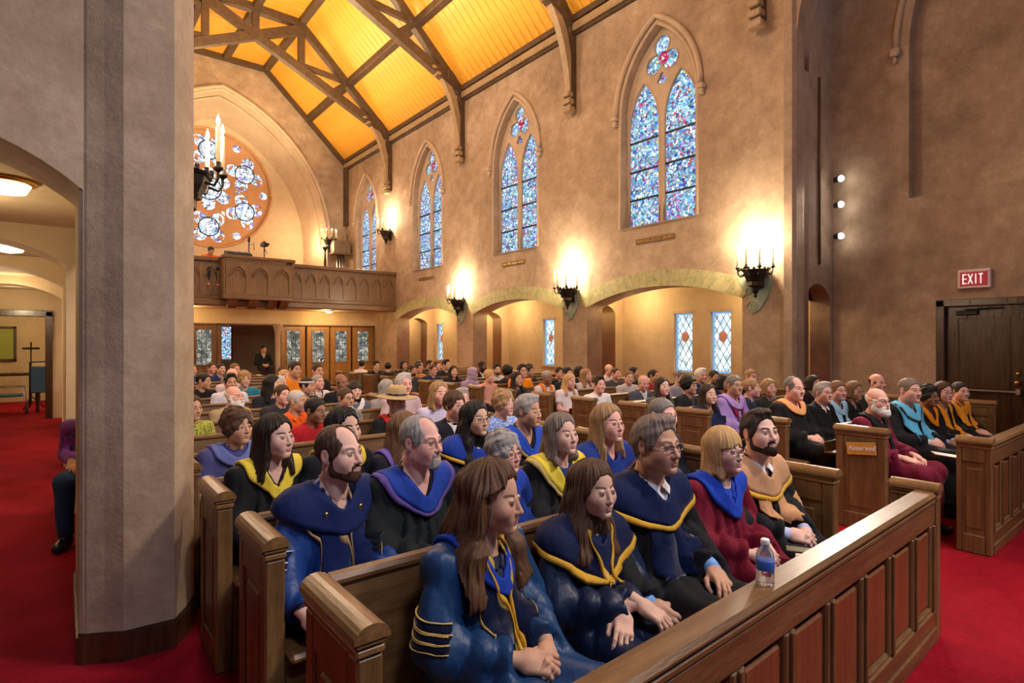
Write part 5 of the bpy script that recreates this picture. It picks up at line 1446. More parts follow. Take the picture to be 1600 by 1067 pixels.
    if l<2 or q.get('shoes'):
        for n in 'RL':
            V,Fx=shoe_mb(J,n,l); add('shoe',raw_mesh('shoe',V,Fx,[M['leather']]),root)
    return root

def decorate(dk,f,p,J,root,gown,l):
    """hoods, stoles, panels, bars and piping: strips laid on the garment"""
    kind,col=dk[0],dk[1]; ny=J['N'][1]; w=p.get('w',1.0)
    nu=22 if l==0 else 12
    def put(name,A,B,off=.010,thick=.008,nv=4,color=col,mat='cloth',parent=None,nu_=None,push=1.04):
        V,Fx=ribbon(A,B,f,off+(0,.003,.007)[l],nu_ or nu,nv,thick+(0,.003,.006)[l],1.22 if kind in('hood','cape') else push); return add(name,raw_mesh(name,V,Fx,[M[mat]]),parent or root,color=color)
    if kind=='hood':        # V shaped collar band round the neck, meeting on the chest
        zt=dk[2] if len(dk)>2 else .83; wd=dk[3] if len(dk)>3 else .055
        A=[(0,ny+.085,.985),(-.055,ny+.055,.995),(-.072,ny-.01,.990),(-.055,ny-.08,.950),(-.006,ny-.14,zt+.045)]
        B=[(0,ny+.13,.93-wd*.3),(-.10-wd*.4,ny+.09,.955),(-.105-wd*.6,ny-.01,.955),(-.085-wd*.5,ny-.10,.895),(-.006,ny-.16,zt-wd*.35)]
        mx=lambda L:[(-a,b,c) for a,b,c in L]
        A2=A+mx(A[:-1])[::-1]; B2=B+mx(B[:-1])[::-1]
        put('hood',A2,B2,.018,.016,5,nu_=nu*2)
        if len(dk)>4 and dk[4]:
            C=[(a*1.10,b+(.012 if b>ny else -.004),c-.016) for a,b,c in B2]
            put('hood_trim',B2,C,.017,.012,1,color=dk[4],nu_=nu*2)
    elif kind=='cape':      # hood lying over both shoulders with an edge trim
        A=[(0,ny+.085,.985),(-.055,ny+.055,.995),(-.072,ny-.01,.990),(-.055,ny-.08,.950),(-.006,ny-.14,.90)]
        B=[(0,ny+.15,.86),(-.17*w,ny+.10,.90),(-.235*w,ny+.01,.905),(-.165*w,ny-.10,.86),(-.006,ny-.16,.80)]
        mx=lambda L:[(-a,b,c) for a,b,c in L]
        A2=A+mx(A[:-1])[::-1]; B2=B+mx(B[:-1])[::-1]
        put('hood',A2,B2,.019,.017,6,nu_=nu*2)
        if len(dk)>2:
            C=[(a*1.06,b*1.0,c-.022) for a,b,c in B2]
            put('hood_trim',B2,C,.020,.016,2,color=dk[2],nu_=nu*2)
    elif kind=='panels':    # two broad front facings running to the lap
        wd=dk[2] if len(dk)>2 else .085; zl=dk[3] if len(dk)>3 else .60; mt=dk[5] if len(dk)>5 else 'velvet'
        for s in(-1,1):
            A=[(s*.055,ny-.03,.985),(s*.035,ny-.11,.90),(s*.022,-.13,.78),(s*.018,-.16,zl)]
            B=[(s*(.060+wd*.6),ny-.02,.975),(s*(.045+wd),ny-.10,.89),(s*(.026+wd),-.12,.78),(s*(.020+wd),-.16,zl)]
            put('front_facing',A,B,.009,.008,4,mat=mt)
            if len(dk)>4 and dk[4]:
                for L in (A,B):
                    C=[(a+s*.006,b,c) for a,b,c in L]; put('piping',L,C,.013,.008,1,color=dk[4],mat='satin')
    elif kind=='stole':
        wd=dk[2] if len(dk)>2 else .07; zl=dk[3] if len(dk)>3 else .64
        for s in(-1,1):
            A=[(s*.045,ny+.07,.985),(s*.066,ny-.0,.992),(s*.050,ny-.09,.92),(s*.032,-.13,.78),(s*.028,-.17,zl)]
            B=[(s*(.045+wd*.5),ny+.09,.965),(s*(.070+wd),ny+.0,.975),(s*(.055+wd),ny-.08,.90),(s*(.034+wd),-.12,.78),(s*(.030+wd),-.17,zl)]
            put('stole',A,B,.015,.009,3)
    elif kind=='cord':      # honour cord: two strands hanging from the neck
        for s in(-1,1):
            A=[(s*.062,ny+.01,.99),(s*.055,ny-.08,.93),(s*.020,-.13,.80),(s*.010,-.17,.62)]
            put('cord',A,[(a+s*.009,b,c) for a,b,c in A],(.030 if any(k[0]=='cape' for k in p.get('deco',())) else .019),.012,1,mat='satin')
    elif kind=='bars':      # bars round the upper sleeve
        cb=dk[2] if len(dk)>2 else None
        for n in (dk[3] if len(dk)>3 else 'RL'):
            S=np.array(J['S'+n]);E=np.array(J['E'+n]);s=-1 if n=='R' else 1
            for k in range(3):
                z0=.60+.115*k; c=S+(E-S)*z0 if z0<=1 else E+np.array((0,0,-(z0-1)*.24))
                ax=np.array((s*.3,.0,-1.0)); ax/=np.linalg.norm(ax)
                def ringp(o,r=.11):
                    out=[]
                    for t in np.linspace(-1.25,1.25,7):
                        v=np.array((s*math.cos(t),math.sin(t),0))*r; out.append(tuple(c+ax*o+v))
                    return out
                put('sleeve_bar',ringp(-.016),ringp(.016),.007,.006,2,mat='velvet',nu_=10)
                if cb:
                    for o in(-.019,.016): put('piping',ringp(o),ringp(o+.004),.010,.007,1,color=cb,mat='satin',nu_=10)
    elif kind=='yoke':      # shoulder seam piping
        for s in(-1,1):
            A=[(s*.10,ny+.10,.965),(s*.15,ny+.02,.965),(s*.155,ny-.06,.90),(s*.15,-.09,.80),(s*.13,-.13,.70)]
            put('piping',A,[(a+s*.005,b,c) for a,b,c in A],.009,.008,1,mat='satin')
    elif kind=='badges':
        for s in(-1,1):
            V=project(np.array([(s*.085,ny-.12,.905)]),f,.018)[0]
            m=MB(); m.sphere((0,0,0),.011,8,6,sc=(1,.5,1)); m.sphere((0,0,-.016),.006,8,6,sc=(1,.5,1.4)); m.build('badge',M['brass'],root,tuple(V))
    elif kind=='collar':    # shirt collar
        for s in(-1,1):
            A=[(0,ny+.055,1.012),(s*.045,ny+.03,1.020),(s*.054,ny-.02,1.012),(s*.032,ny-.066,.990),(s*.006,ny-.085,.965)]
            B=[(0,ny+.075,.985),(s*.062,ny+.04,.990),(s*.074,ny-.02,.985),(s*.062,ny-.09,.950),(s*.030,ny-.11,.93)]
            m=raw_mesh('collar',*ribbon_free(A,B,nu,3,.004),[M['cloth']]); add('collar',m,gown,color=col)
    elif kind=='inner':     # shirt or dress front showing in the V
        A=[(-.07,ny-.045,.985),(-.045,ny-.085,.93),(-.012,ny-.115,.84)]
        put('shirt_front',A,[(-a,b,c) for a,b,c in A],.0045,.006,6)
    elif kind=='cuffs':
        for n in 'RL':
            E=np.array(J['E'+n]);W=np.array(J['W'+n]); m=MB(); m.tube([tuple(E+(W-E)*.70),tuple(E+(W-E)*.86),tuple(E+(W-E)*1.0)],[.036,.034,.033],12); m.build('cuff',M['cloth'],root,color=col)
    elif kind=='print':     # a printed band of lettering-like marks on the chest
        m=MB(); P0=[]
        for i in range(9):
            x=-.085+i*.021
            if i in(4,): continue
            A=np.array([(x,-.09,.80),(x+.014,-.09,.80),(x+.014,-.09,.822),(x,-.09,.822)]); A=project(A,f,.003); m.quad(*[tuple(a) for a in A])
        m.build('shirt_print',M['paper'],gown)
def ribbon_free(A,B,nu,nv,thick):
    a=catmull(A,nu);b=catmull(B,nu);t=np.linspace(0,1,nv+1)
    P=a[:,None,:]*(1-t[None,:,None])+b[:,None,:]*t[None,:,None]
    P[:,:,1:]+= (np.sin(t*math.pi)*.006)[None,:,None]
    P=P.reshape(-1,3); Q=P-np.array((0,0,thick)); m=nv+1;F=[];n0=len(P)
    for i in range(nu):
        for j in range(nv):
            q=(i*m+j,i*m+j+1,(i+1)*m+j+1,(i+1)*m+j); F.append(q);F.append(tuple(x+n0 for x in q[::-1]))
    return np.vstack([P,Q]).astype(F32),np.array(F,np.int32)

def human_materials():
    m,nt,b=nmat('skin')
    oi=nt.nodes.new('ShaderNodeObjectInfo'); at=nt.nodes.new('ShaderNodeAttribute'); at.attribute_name='rest'
    sp=nt.nodes.new('ShaderNodeSeparateXYZ'); nt.links.new(at.outputs['Vector'],sp.inputs[0])
    X=mathn(nt,'ABSOLUTE',sp.outputs[0]);Y=sp.outputs[1];Z=sp.outputs[2]
    def sstep(v,a,bb):
        n=nt.nodes.new('ShaderNodeMapRange'); n.interpolation_type='SMOOTHSTEP'; nt.links.new(v,n.inputs[0]); n.inputs[1].default_value=a;n.inputs[2].default_value=bb; n.inputs[3].default_value=0;n.inputs[4].default_value=1; return n.outputs[0]
    front=mathn(nt,'LESS_THAN',Y,-.052)
    # eyebrow arc
    t=mathn(nt,'SUBTRACT',X,.034); zc=mathn(nt,'SUBTRACT',.0265,mathn(nt,'MULTIPLY',mathn(nt,'MULTIPLY',t,t),9.0))
    dz=mathn(nt,'ABSOLUTE',mathn(nt,'SUBTRACT',Z,zc))
    bw=mathn(nt,'MULTIPLY',sstep(dz,.0062,.0035),mathn(nt,'MULTIPLY',sstep(X,.008,.014),sstep(X,.056,.048)))
    bw=mathn(nt,'MULTIPLY',mathn(nt,'MULTIPLY',bw,front),oi.outputs['Alpha'])
    # lips
    lx=mathn(nt,'DIVIDE',X,.0245); lz=mathn(nt,'DIVIDE',mathn(nt,'ADD',Z,.0652),.0098)
    ld=mathn(nt,'ADD',mathn(nt,'POWER',lx,2.0),mathn(nt,'POWER',mathn(nt,'ABSOLUTE',lz),2.0))
    lp=mathn(nt,'MULTIPLY',mathn(nt,'MULTIPLY',sstep(ld,1.15,.75),mathn(nt,'LESS_THAN',Y,-.080)),.62)
    # line between the lips and the lash line
    ll=mathn(nt,'MULTIPLY',mathn(nt,'MULTIPLY',sstep(mathn(nt,'ABSOLUTE',mathn(nt,'ADD',Z,.0652)),.0018,.0006),sstep(X,.024,.019)),mathn(nt,'LESS_THAN',Y,-.080))
    ex=mathn(nt,'SUBTRACT',X,.0315); ez=mathn(nt,'SUBTRACT',Z,.0030)
    er=mathn(nt,'SQRT',mathn(nt,'ADD',mathn(nt,'POWER',mathn(nt,'ABSOLUTE',mathn(nt,'DIVIDE',ex,1.25)),2.0),mathn(nt,'POWER',mathn(nt,'ABSOLUTE',ez),2.0)))
    lash=mathn(nt,'MULTIPLY',mathn(nt,'MULTIPLY',sstep(er,.0115,.008),mathn(nt,'LESS_THAN',Y,-.070)),.75)
    cheek=mathn(nt,'MULTIPLY',sstep(mathn(nt,'SQRT',mathn(nt,'ADD',mathn(nt,'POWER',mathn(nt,'ABSOLUTE',mathn(nt,'SUBTRACT',X,.043)),2.0),mathn(nt,'POWER',mathn(nt,'ABSOLUTE',mathn(nt,'ADD',Z,.03)),2.0))),.03,.008),mathn(nt,'MULTIPLY',front,.22))
    st=mathn(nt,'MULTIPLY',mathn(nt,'MULTIPLY',sstep(Z,-.035,-.055),mathn(nt,'LESS_THAN',Y,.0)),mathn(nt,'MULTIPLY',mathn(nt,'GREATER_THAN',Z,-.12),mathn(nt,'DIVIDE',oi.outputs['Object Index'],100.0)))
    n=noise(nt,obj_pos(nt),60,3); base=mixc(nt,mathn(nt,'MULTIPLY',n,.22),oi.outputs['Color'],(.45,.16,.10))
    c=mixc(nt,cheek,base,(.62,.20,.16)); c=mixc(nt,st,c,(.06,.045,.04)); c=mixc(nt,lp,c,mixc(nt,.55,oi.outputs['Color'],(.42,.07,.07)))
    c=mixc(nt,lash,c,(.05,.025,.02)); c=mixc(nt,bw,c,(.03,.018,.012)); c=mixc(nt,mathn(nt,'MULTIPLY',ll,.8),c,(.10,.02,.02))
    nt.links.new(c,b.inputs['Base Color']); b.inputs['Roughness'].default_value=.58; b.inputs['Specular IOR Level'].default_value=.30
    b.inputs['Subsurface Weight'].default_value=.12; b.inputs['Subsurface Radius'].default_value=(.02,.008,.004); b.inputs['Subsurface Scale'].default_value=.25
    M['skin']=m
    m,nt,b=nmat('eye'); oi=nt.nodes.new('ShaderNodeObjectInfo'); at=nt.nodes.new('ShaderNodeAttribute'); at.attribute_name='rest'
    dd=nt.nodes.new('ShaderNodeVectorMath'); dd.operation='DOT_PRODUCT'; nt.links.new(at.outputs['Vector'],dd.inputs[0]); dd.inputs[1].default_value=(0,-1/.0131,0)
    r=ramp(nt,[(0,(0,0,0)),(.86,(0,0,0)),(.88,(1,1,1))]); nt.links.new(dd.outputs['Value'],r.inputs[0]); r2=ramp(nt,[(0,(0,0,0)),(.965,(0,0,0)),(.975,(1,1,1))]); nt.links.new(dd.outputs['Value'],r2.inputs[0])
    c=mixc(nt,r.outputs[0],(.70,.66,.62),oi.outputs['Color']); c=mixc(nt,r2.outputs[0],c,(.004,.004,.004)); nt.links.new(c,b.inputs['Base Color']); b.inputs['Roughness'].default_value=.12
    M['eye']=m
    m,nt,b=nmat('hair'); oi=nt.nodes.new('ShaderNodeObjectInfo'); at=nt.nodes.new('ShaderNodeAttribute'); at.attribute_name='rest'
    sp=nt.nodes.new('ShaderNodeSeparateXYZ'); nt.links.new(at.outputs['Vector'],sp.inputs[0])
    ang=mathn(nt,'ARCTAN2',sp.outputs[0],mathn(nt,'SUBTRACT',.02,sp.outputs[1]))
    cb=nt.nodes.new('ShaderNodeCombineXYZ'); nt.links.new(mathn(nt,'MULTIPLY',ang,26.0),cb.inputs[0]); nt.links.new(mathn(nt,'MULTIPLY',sp.outputs[2],14.0),cb.inputs[1]); nt.links.new(mathn(nt,'MULTIPLY',sp.outputs[1],9.0),cb.inputs[2])
    n=noise(nt,cb.outputs[0],1.0,4,.7); k=mathn(nt,'ADD',.45,mathn(nt,'MULTIPLY',n,1.15))
    sc=nt.nodes.new('ShaderNodeVectorMath'); sc.operation='SCALE'; nt.links.new(oi.outputs['Color'],sc.inputs[0]); nt.links.new(k,sc.inputs['Scale'])
    nt.links.new(sc.outputs[0],b.inputs['Base Color']); b.inputs['Roughness'].default_value=.55; b.inputs['Specular IOR Level'].default_value=.35
    bump(nt,b,n,.006,.7); M['hair']=m
    def clothm(name,rough,spec,sheen=0,coat=0,fuzz=.18,wr=.35):
        m,nt,b=nmat(name); oi=nt.nodes.new('ShaderNodeObjectInfo'); p=obj_pos(nt)
        n=noise(nt,p,14,4); k=mathn(nt,'ADD',1-fuzz,mathn(nt,'MULTIPLY',n,2*fuzz)); sc=nt.nodes.new('ShaderNodeVectorMath'); sc.operation='SCALE'; nt.links.new(oi.outputs['Color'],sc.inputs[0]); nt.links.new(k,sc.inputs['Scale'])
        nt.links.new(sc.outputs[0],b.inputs['Base Color']); b.inputs['Roughness'].default_value=rough; b.inputs['Specular IOR Level'].default_value=spec
        if sheen: b.inputs['Sheen Weight'].default_value=sheen; b.inputs['Sheen Roughness'].default_value=.4
        bump(nt,b,mathn(nt,'ADD',noise(nt,p,9,3,.5,(1,1,.45)),mathn(nt,'MULTIPLY',noise(nt,p,22,3,.6,(1,1,.35)),.45)),.03,wr); M[name]=m
    clothm('cloth',.80,.22,.04,wr=.40); clothm('satin',.47,.36,wr=.42); clothm('velvet',.9,.1,.35)
    # woven pattern cloths
    def patm(name,c2,scale,thr):
        m,nt,b=nmat(name); oi=nt.nodes.new('ShaderNodeObjectInfo'); v=nt.nodes.new('ShaderNodeTexVoronoi'); v.inputs['Scale'].default_value=scale; nt.links.new(obj_pos(nt),v.inputs['Vector'])
        r=ramp(nt,[(thr,(1,1,1)),(thr+.05,(0,0,0))]); nt.links.new(v.outputs['Distance'],r.inputs[0])
        nt.links.new(mixc(nt,r.outputs[0],oi.outputs['Color'],c2),b.inputs['Base Color']); b.inputs['Roughness'].default_value=.8; M[name]=m
    patm('floral_light',(.75,.75,.80),55,.33); patm('floral_dark',(.03,.03,.04),60,.36); patm('floral_blue',(.08,.20,.45),45,.30)
    m,nt,b=nmat('plaid'); oi=nt.nodes.new('ShaderNodeObjectInfo'); w1=nt.nodes.new('ShaderNodeTexWave'); w1.bands_direction='X'; w1.inputs['Scale'].default_value=14; w2=nt.nodes.new('ShaderNodeTexWave'); w2.bands_direction='Z'; w2.inputs['Scale'].default_value=14
    p=obj_pos(nt); nt.links.new(p,w1.inputs['Vector']); nt.links.new(p,w2.inputs['Vector']); k=mathn(nt,'MULTIPLY',mathn(nt,'ADD',w1.outputs['Fac'],w2.outputs['Fac']),.45)
    nt.links.new(mixc(nt,k,oi.outputs['Color'],(.55,.55,.62)),b.inputs['Base Color']); b.inputs['Roughness'].default_value=.8; M['plaid']=m
    M['straw']=wood_mat('straw',(.30,.20,.09),(.42,.30,.15),(.55,.41,.22),(6,6,14),.75,6.0)
    M['leather']=plain('leather',(.012,.011,.012),.35); M['frame_dark']=plain('frame_dark',(.02,.015,.015),.3); M['frame_metal']=plain('frame_metal',(.35,.28,.2),.3,1)
# ---------------------------------------------------------------- the congregation (metres, nave frame)
PEOPLE=[
dict(style='longthick',hair='brown',haircol=(0.105, 0.048, 0.022),skin='tan',wear='gown',satin=1,col=(0.01, 0.045, 0.13),pose='clasp',closed=1,pitch=0.1,nose=0.003,jaw=-0.06,girth=1.06,deco=[('panels', (0.004, 0.008, 0.03), 0.08, 0.62, (0.55, 0.36, 0.08)), ('bars', (0.003, 0.006, 0.022), (0.62, 0.42, 0.12), 'R'), ('inner', (0.02, 0.025, 0.05)), ('hood', (0.01, 0.045, 0.36), 0.8, 0.02), ('cord', (0.62, 0.34, 0.03))],label='woman with long brown hair, eyes closed, blue satin robe, gold barred sleeves',x=1.15,y=1.58,s=0.955,lod=0,rz=0.182,yaw=0.339),
dict(style='longback',hair='brown',haircol=(0.11, 0.055, 0.028),skin='light',wear='gown',satin=1,col=(0.005, 0.014, 0.045),pose='crosswrist',pitch=0.06,jaw=-0.05,hs=0.97,deco=[('cape', (0.008, 0.014, 0.055), (0.62, 0.34, 0.03)), ('inner', (0.006, 0.012, 0.06)), ('cord', (0.62, 0.34, 0.03))],label='woman with long wavy brown hair, navy gown, gold cords and bare crossed forearm',x=1.67,y=1.58,s=0.909,lod=0,rz=-0.028,yaw=-0.052),
dict(style='receding',hair='brown',skin='fair',wear='gown',satin=1,col=(0.01, 0.045, 0.2),pose='right_down',beard='short',beardcol='brown',pitch=-0.05,w=1.0,brow=0.8,deco=[('cape', (0.006, 0.016, 0.085)), ('panels', (0.006, 0.014, 0.07), 0.11, 0.58, (0.3, 0.2, 0.1)), ('badges', (0.62, 0.34, 0.03)), ('bars', (0.005, 0.012, 0.06), (0.6, 0.55, 0.4), 'R')],label='brown bearded man in royal blue robe with two gold badges, nearest to the pew ends',x=0.95,y=2.41,s=0.991,lod=0,rz=0.17,yaw=0.315),
dict(style='side',hair='greybrown',skin='tan',wear='gown',col=(0.01, 0.01, 0.012),pose='right_down',glasses='rect',gcol='metal',jaw=0.05,nose=0.005,stubble=0.12,w=1.04,deco=[('cape', (0.005, 0.012, 0.06), (0.62, 0.34, 0.03)), ('panels', (0.004, 0.01, 0.045), 0.1, 0.6), ('collar', (0.72, 0.7, 0.72)), ('inner', (0.72, 0.7, 0.72)), ('cuffs', (0.2, 0.42, 0.85))],label='grey haired man with glasses, white collar and navy hood edged in gold',x=2.07,y=1.58,s=1.019,lod=0,rz=-0.028,yaw=-0.052),
dict(style='receding',hair='grey',skin='pink',wear='gown',col=(0.01, 0.014, 0.016),pose='lap',glasses='thin',beard='goatee',beardcol='grey',w=1.08,girth=1.08,fat=0.004,deco=[('hood', (0.012, 0.045, 0.3), 0.83, 0.075, (0.1, 0.06, 0.25)), ('bars', (0.004, 0.006, 0.012), None, 'R')],label='balding grey man with dark glasses in black gown and blue hood, goatee',x=1.35,y=2.41,s=0.999,lod=0,rz=0.139,yaw=0.257),
dict(style='bobbangs',hair='blond',skin='fair',wear='gown',col=(0.17, 0.006, 0.022),pose='clasp',glasses='big',jaw=-0.06,hs=0.96,deco=[('hood', (0.01, 0.05, 0.42), 0.8, 0.07), ('inner', (0.012, 0.05, 0.36))],label='blonde woman with round glasses in maroon gown and royal blue hood',x=2.62,y=1.58,s=0.942,lod=0,rz=-0.055,yaw=-0.101),
dict(style='curly',hair='grey',skin='pink',wear='gown',col=(0.01, 0.035, 0.22),glasses='round',gcol='metal',hs=0.98,deco=[('hood', (0.015, 0.05, 0.36), 0.83, 0.06)],label='woman with short curly grey hair and clear glasses in blue robe',x=1.86,y=2.41,s=0.9,lod=0,rz=0.063,yaw=0.118),
dict(style='long',hair='dark',skin='fair',wear='gown',col=(0.01, 0.01, 0.012),brow=0.9,deco=[('hood', (0.72, 0.55, 0.05), 0.8, 0.05)],label='woman with long dark hair in black gown with pointed yellow hood',x=0.92,y=3.24,s=0.965,lod=0,rz=0.169,yaw=0.315),
dict(style='quiff',hair='dark',skin='fair',wear='gown',col=(0.01, 0.01, 0.012),pose='clasp',pitch=-0.14,beard='short',beardcol='dark',brow=1,deco=[('cape', (0.5, 0.27, 0.14), (0.62, 0.34, 0.03)), ('stole', (0.52, 0.27, 0.13), 0.075, 0.7), ('bars', (0.52, 0.27, 0.12), None, 'L'), ('collar', (0.72, 0.7, 0.72)), ('cuffs', (0.5, 0.55, 0.8))],label='dark haired bearded man looking up in black gown with tan striped hood',x=2.99,y=1.58,s=0.979,lod=0,rz=-0.135,yaw=-0.251),
dict(style='lob',hair='greybrown',skin='fair',wear='gown',col=(0.01, 0.01, 0.012),pitch=-0.04,deco=[('hood', (0.72, 0.55, 0.05), 0.76, 0.075, (0.45, 0.34, 0.12)), ('inner', (0.01, 0.03, 0.16))],label='woman with shoulder length grey brown hair and wide yellow hood',x=2.29,y=2.41,s=0.947,lod=0,rz=-0.009,yaw=-0.017),
dict(style='lob',hair='black',skin='light',wear='gown',col=(0.008, 0.009, 0.014),brow=1,deco=[('hood', (0.72, 0.55, 0.05), 0.86, 0.03), ('badges', (0.62, 0.34, 0.03))],label='dark haired woman in black gown with narrow yellow collar and small gold badges',x=1.31,y=3.24,s=0.97,lod=0,rz=0.11,yaw=0.205),
dict(style='long',hair='dkblond',skin='pink',wear='gown',col=(0.01, 0.01, 0.012),pitch=-0.05,glasses='thin',gcol='metal',deco=[('panels', (0.19, 0.008, 0.045), 0.075, 0.6), ('cape', (0.01, 0.03, 0.2), (0.14, 0.02, 0.05))],label='fair haired woman with glasses in dark gown with crimson front panels',x=2.69,y=2.41,s=0.97,lod=0,rz=-0.019,yaw=-0.036),
dict(style='long',hair='ltbrown',skin='light',wear='gown',col=(0.012, 0.012, 0.02),deco=[('hood', (0.16, 0.1, 0.4), 0.82, 0.04)],label='person with long light brown hair hidden behind the balding man in glasses',x=1.71,y=3.24,s=0.926,lod=0,rz=0.197,yaw=0.366),
dict(style='curly',hair='brown',skin='tan',cut='tee',col=(0.075, 0.075, 0.22),fat=0.004,deco=[('hood', (0.14, 0.17, 0.42), 0.86, 0.05)],label='older woman with short curly brown hair and blue flowing top by the pier',x=0.92,y=4.07,s=0.928,lod=1,rz=0.142,yaw=0.264),
dict(style='crew',hair='salt',skin='pink',wear='gown',col=(0.012, 0.016, 0.024),beard='short',beardcol='grey',w=1.05,label='grey haired man with short grey beard in dark gown behind the man with glasses',x=3.23,y=2.41,s=0.976,lod=1,rz=-0.032,yaw=-0.06),
dict(style='longback',hair='black',skin='asian',wear='gown',col=(0.008, 0.012, 0.03),glasses='rect',deco=[('cape', (0.01, 0.04, 0.3), (0.62, 0.34, 0.03))],label='woman with very long straight black hair and glasses, blue hood with gold edge',x=2.26,y=3.24,s=0.952,lod=1,rz=0.019,yaw=0.036),
dict(style='side',hair='grey',skin='tan',wear='gown',col=(0.01, 0.01, 0.012),pitch=0.06,jaw=0.05,deco=[('hood', (0.014, 0.06, 0.42), 0.74, 0.06, (0.35, 0.22, 0.05))],label='grey haired man in dark gown with bright blue hood, sitting behind the yellow hooded woman',x=2.72,y=3.24,s=0.97,lod=1,rz=0.092,yaw=0.17),
dict(style='pixie',hair='brown',skin='pink',cut='shirt',col=(0.012, 0.012, 0.02),glasses='rect',deco=[('inner', (0.72, 0.7, 0.72))],label='woman with short brown hair and glasses, dark cardigan over white',x=2.62,y=4.07,s=0.946,lod=1,rz=0.044,yaw=0.082),
dict(style='short',hair='black',skin='brown',cut='shirt',col=(0.42, 0.012, 0.016),pitch=0.08,label='smiling dark skinned man with short black hair in red shirt',x=1.72,y=4.9,s=0.9,lod=1,rz=0.187,yaw=0.347),
dict(style='bob',hair='brown',skin='tan',cut='tee',cmat='floral_dark',col=(0.42, 0.44, 0.05),label='person in yellow green flowered blouse partly behind the corner pier',x=0.92,y=5.73,s=0.9,lod=1,rz=0.164,yaw=0.305),
dict(style='bald',hair='white',skin='pink',wear='gown',col=(0.15, 0.008, 0.03),pose='knees',beard='full',beardcol='white',glasses='rect',w=1.06,girth=1.1,deco=[('stole', (0.008, 0.006, 0.008), 0.07, 0.5), ('hood', (0.008, 0.006, 0.01), 0.84, 0.03)],label='bald man with white beard and glasses in maroon gown with black facing',x=5.76,y=1.96,s=0.948,lod=1,rz=-0.13,yaw=-0.241),
dict(style='curly',hair='dkblond',skin='pink',cut='tee',cmat='floral_light',col=(0.14, 0.26, 0.62),label='woman with curly light brown hair in pale blue patterned blouse, behind the blue hooded man',x=3.14,y=4.07,s=0.929,lod=1,rz=0.088,yaw=0.163),
dict(style='short',hair='grey',skin='pink',cut='jacket',col=(0.012, 0.012, 0.014),beard='full',beardcol='grey',hat=1,deco=[('hood', (0.5, 0.02, 0.02), 0.93, 0.035)],label='bearded man in wide brimmed straw hat and black jacket',x=2.5,y=4.9,s=0.908,lod=1,rz=0.091,yaw=0.17),
dict(style='crew',hair='silver',skin='tan',cut='polo',col=(0.8, 0.11, 0.008),deco=[('collar', (0.8, 0.11, 0.008))],label='white haired man in bright orange polo shirt',x=1.84,y=5.73,s=0.9,lod=1,rz=0.27,yaw=0.501),
dict(style='crew',hair='greybrown',skin='pink',wear='gown',col=(0.01, 0.01, 0.012),pose='clasp',w=1.06,girth=1.08,fat=0.004,deco=[('stole', (0.1, 0.42, 0.66), 0.13, 0.64), ('hood', (0.12, 0.46, 0.7), 0.83, 0.07, (0.03, 0.02, 0.02)), ('cuffs', (0.72, 0.7, 0.72))],label='grey haired man in black gown with wide sky blue hood',x=6.59,y=1.96,s=0.995,lod=1,rz=-0.155,yaw=-0.289),
dict(style='lob',hair='dkblond',skin='pink',cut='tee',col=(0.62, 0.56, 0.74),label='smiling blonde woman in pale lavender blouse',x=2.98,y=4.9,s=0.963,lod=1,rz=-0.032,yaw=-0.06),
dict(style='side',hair='grey',skin='pink',cut='shirt',col=(0.04, 0.07, 0.16),label='grey haired man half hidden behind the woman with long black hair',x=3.24,y=4.9,s=0.9,lod=1,rz=-0.021,yaw=-0.039),
dict(style='receding',hair='salt',skin='pink',wear='gown',col=(0.007, 0.007, 0.008),pose='clasp',w=1.22,girth=1.25,fat=0.008,deco=[('hood', (0.72, 0.33, 0.13), 0.86, 0.05)],label='heavy grey haired man in black gown with peach collar',x=5.95,y=2.79,s=0.993,lod=1,rz=-0.115,yaw=-0.214),
dict(style='short',hair='brown',skin='tan',cut='tee',cmat='floral_dark',col=(0.3, 0.28, 0.26),glasses='rect',label='man with brown hair and glasses in dark patterned shirt',x=2.34,y=5.73,s=0.9,lod=1,rz=0.096,yaw=0.179),
dict(style='curly',hair='black',skin='brown',wear='gown',col=(0.01, 0.01, 0.012),glasses='thin',deco=[('hood', (0.8, 0.24, 0.01), 0.74, 0.025), ('cuffs', (0.5, 0.5, 0.8))],label='person with short curly black hair and glasses, thin orange hood edge',x=7.2,y=1.96,s=0.913,lod=1,rz=-0.2,yaw=-0.372),
dict(style='bald',hair='white',skin='pink',cut='jacket',col=(0.4, 0.3, 0.17),beard='long',beardcol='white',label='bald man with long white beard and tan jacket',x=1.45,y=6.56,s=0.907,lod=1,rz=0.217,yaw=0.403),
dict(style='side',hair='grey',skin='pink',wear='gown',col=(0.007, 0.007, 0.008),pose='clasp',glasses='thin',w=1.08,deco=[('collar', (0.72, 0.7, 0.72))],label='man with grey hair and dark glasses in plain black gown, hands folded',x=6.64,y=2.79,s=0.923,lod=1,rz=-0.142,yaw=-0.263),
dict(style='bob',hair='brown',skin='pink',wear='gown',col=(0.01, 0.01, 0.012),glasses='rect',deco=[('stole', (0.8, 0.3, 0.02), 0.06, 0.62)],label='brown haired woman with glasses, black gown and orange stole',x=7.7,y=1.96,s=0.922,lod=1,rz=-0.218,yaw=-0.405),
dict(style='short',hair='brown',skin='pink',cut='polo',col=(0.03, 0.03, 0.035),label='young man with short brown hair and open necked dark shirt behind the orange polo',x=1.95,y=6.56,s=0.9,lod=1,rz=0.107,yaw=0.198),
dict(style='side',hair='silver',skin='pink',cut='tee',cmat='plaid',col=(0.55, 0.28, 0.26),label='grey haired man in salmon checked shirt behind the straw hat',x=3.02,y=5.73,s=0.999,lod=1,rz=0.001,yaw=0.002),
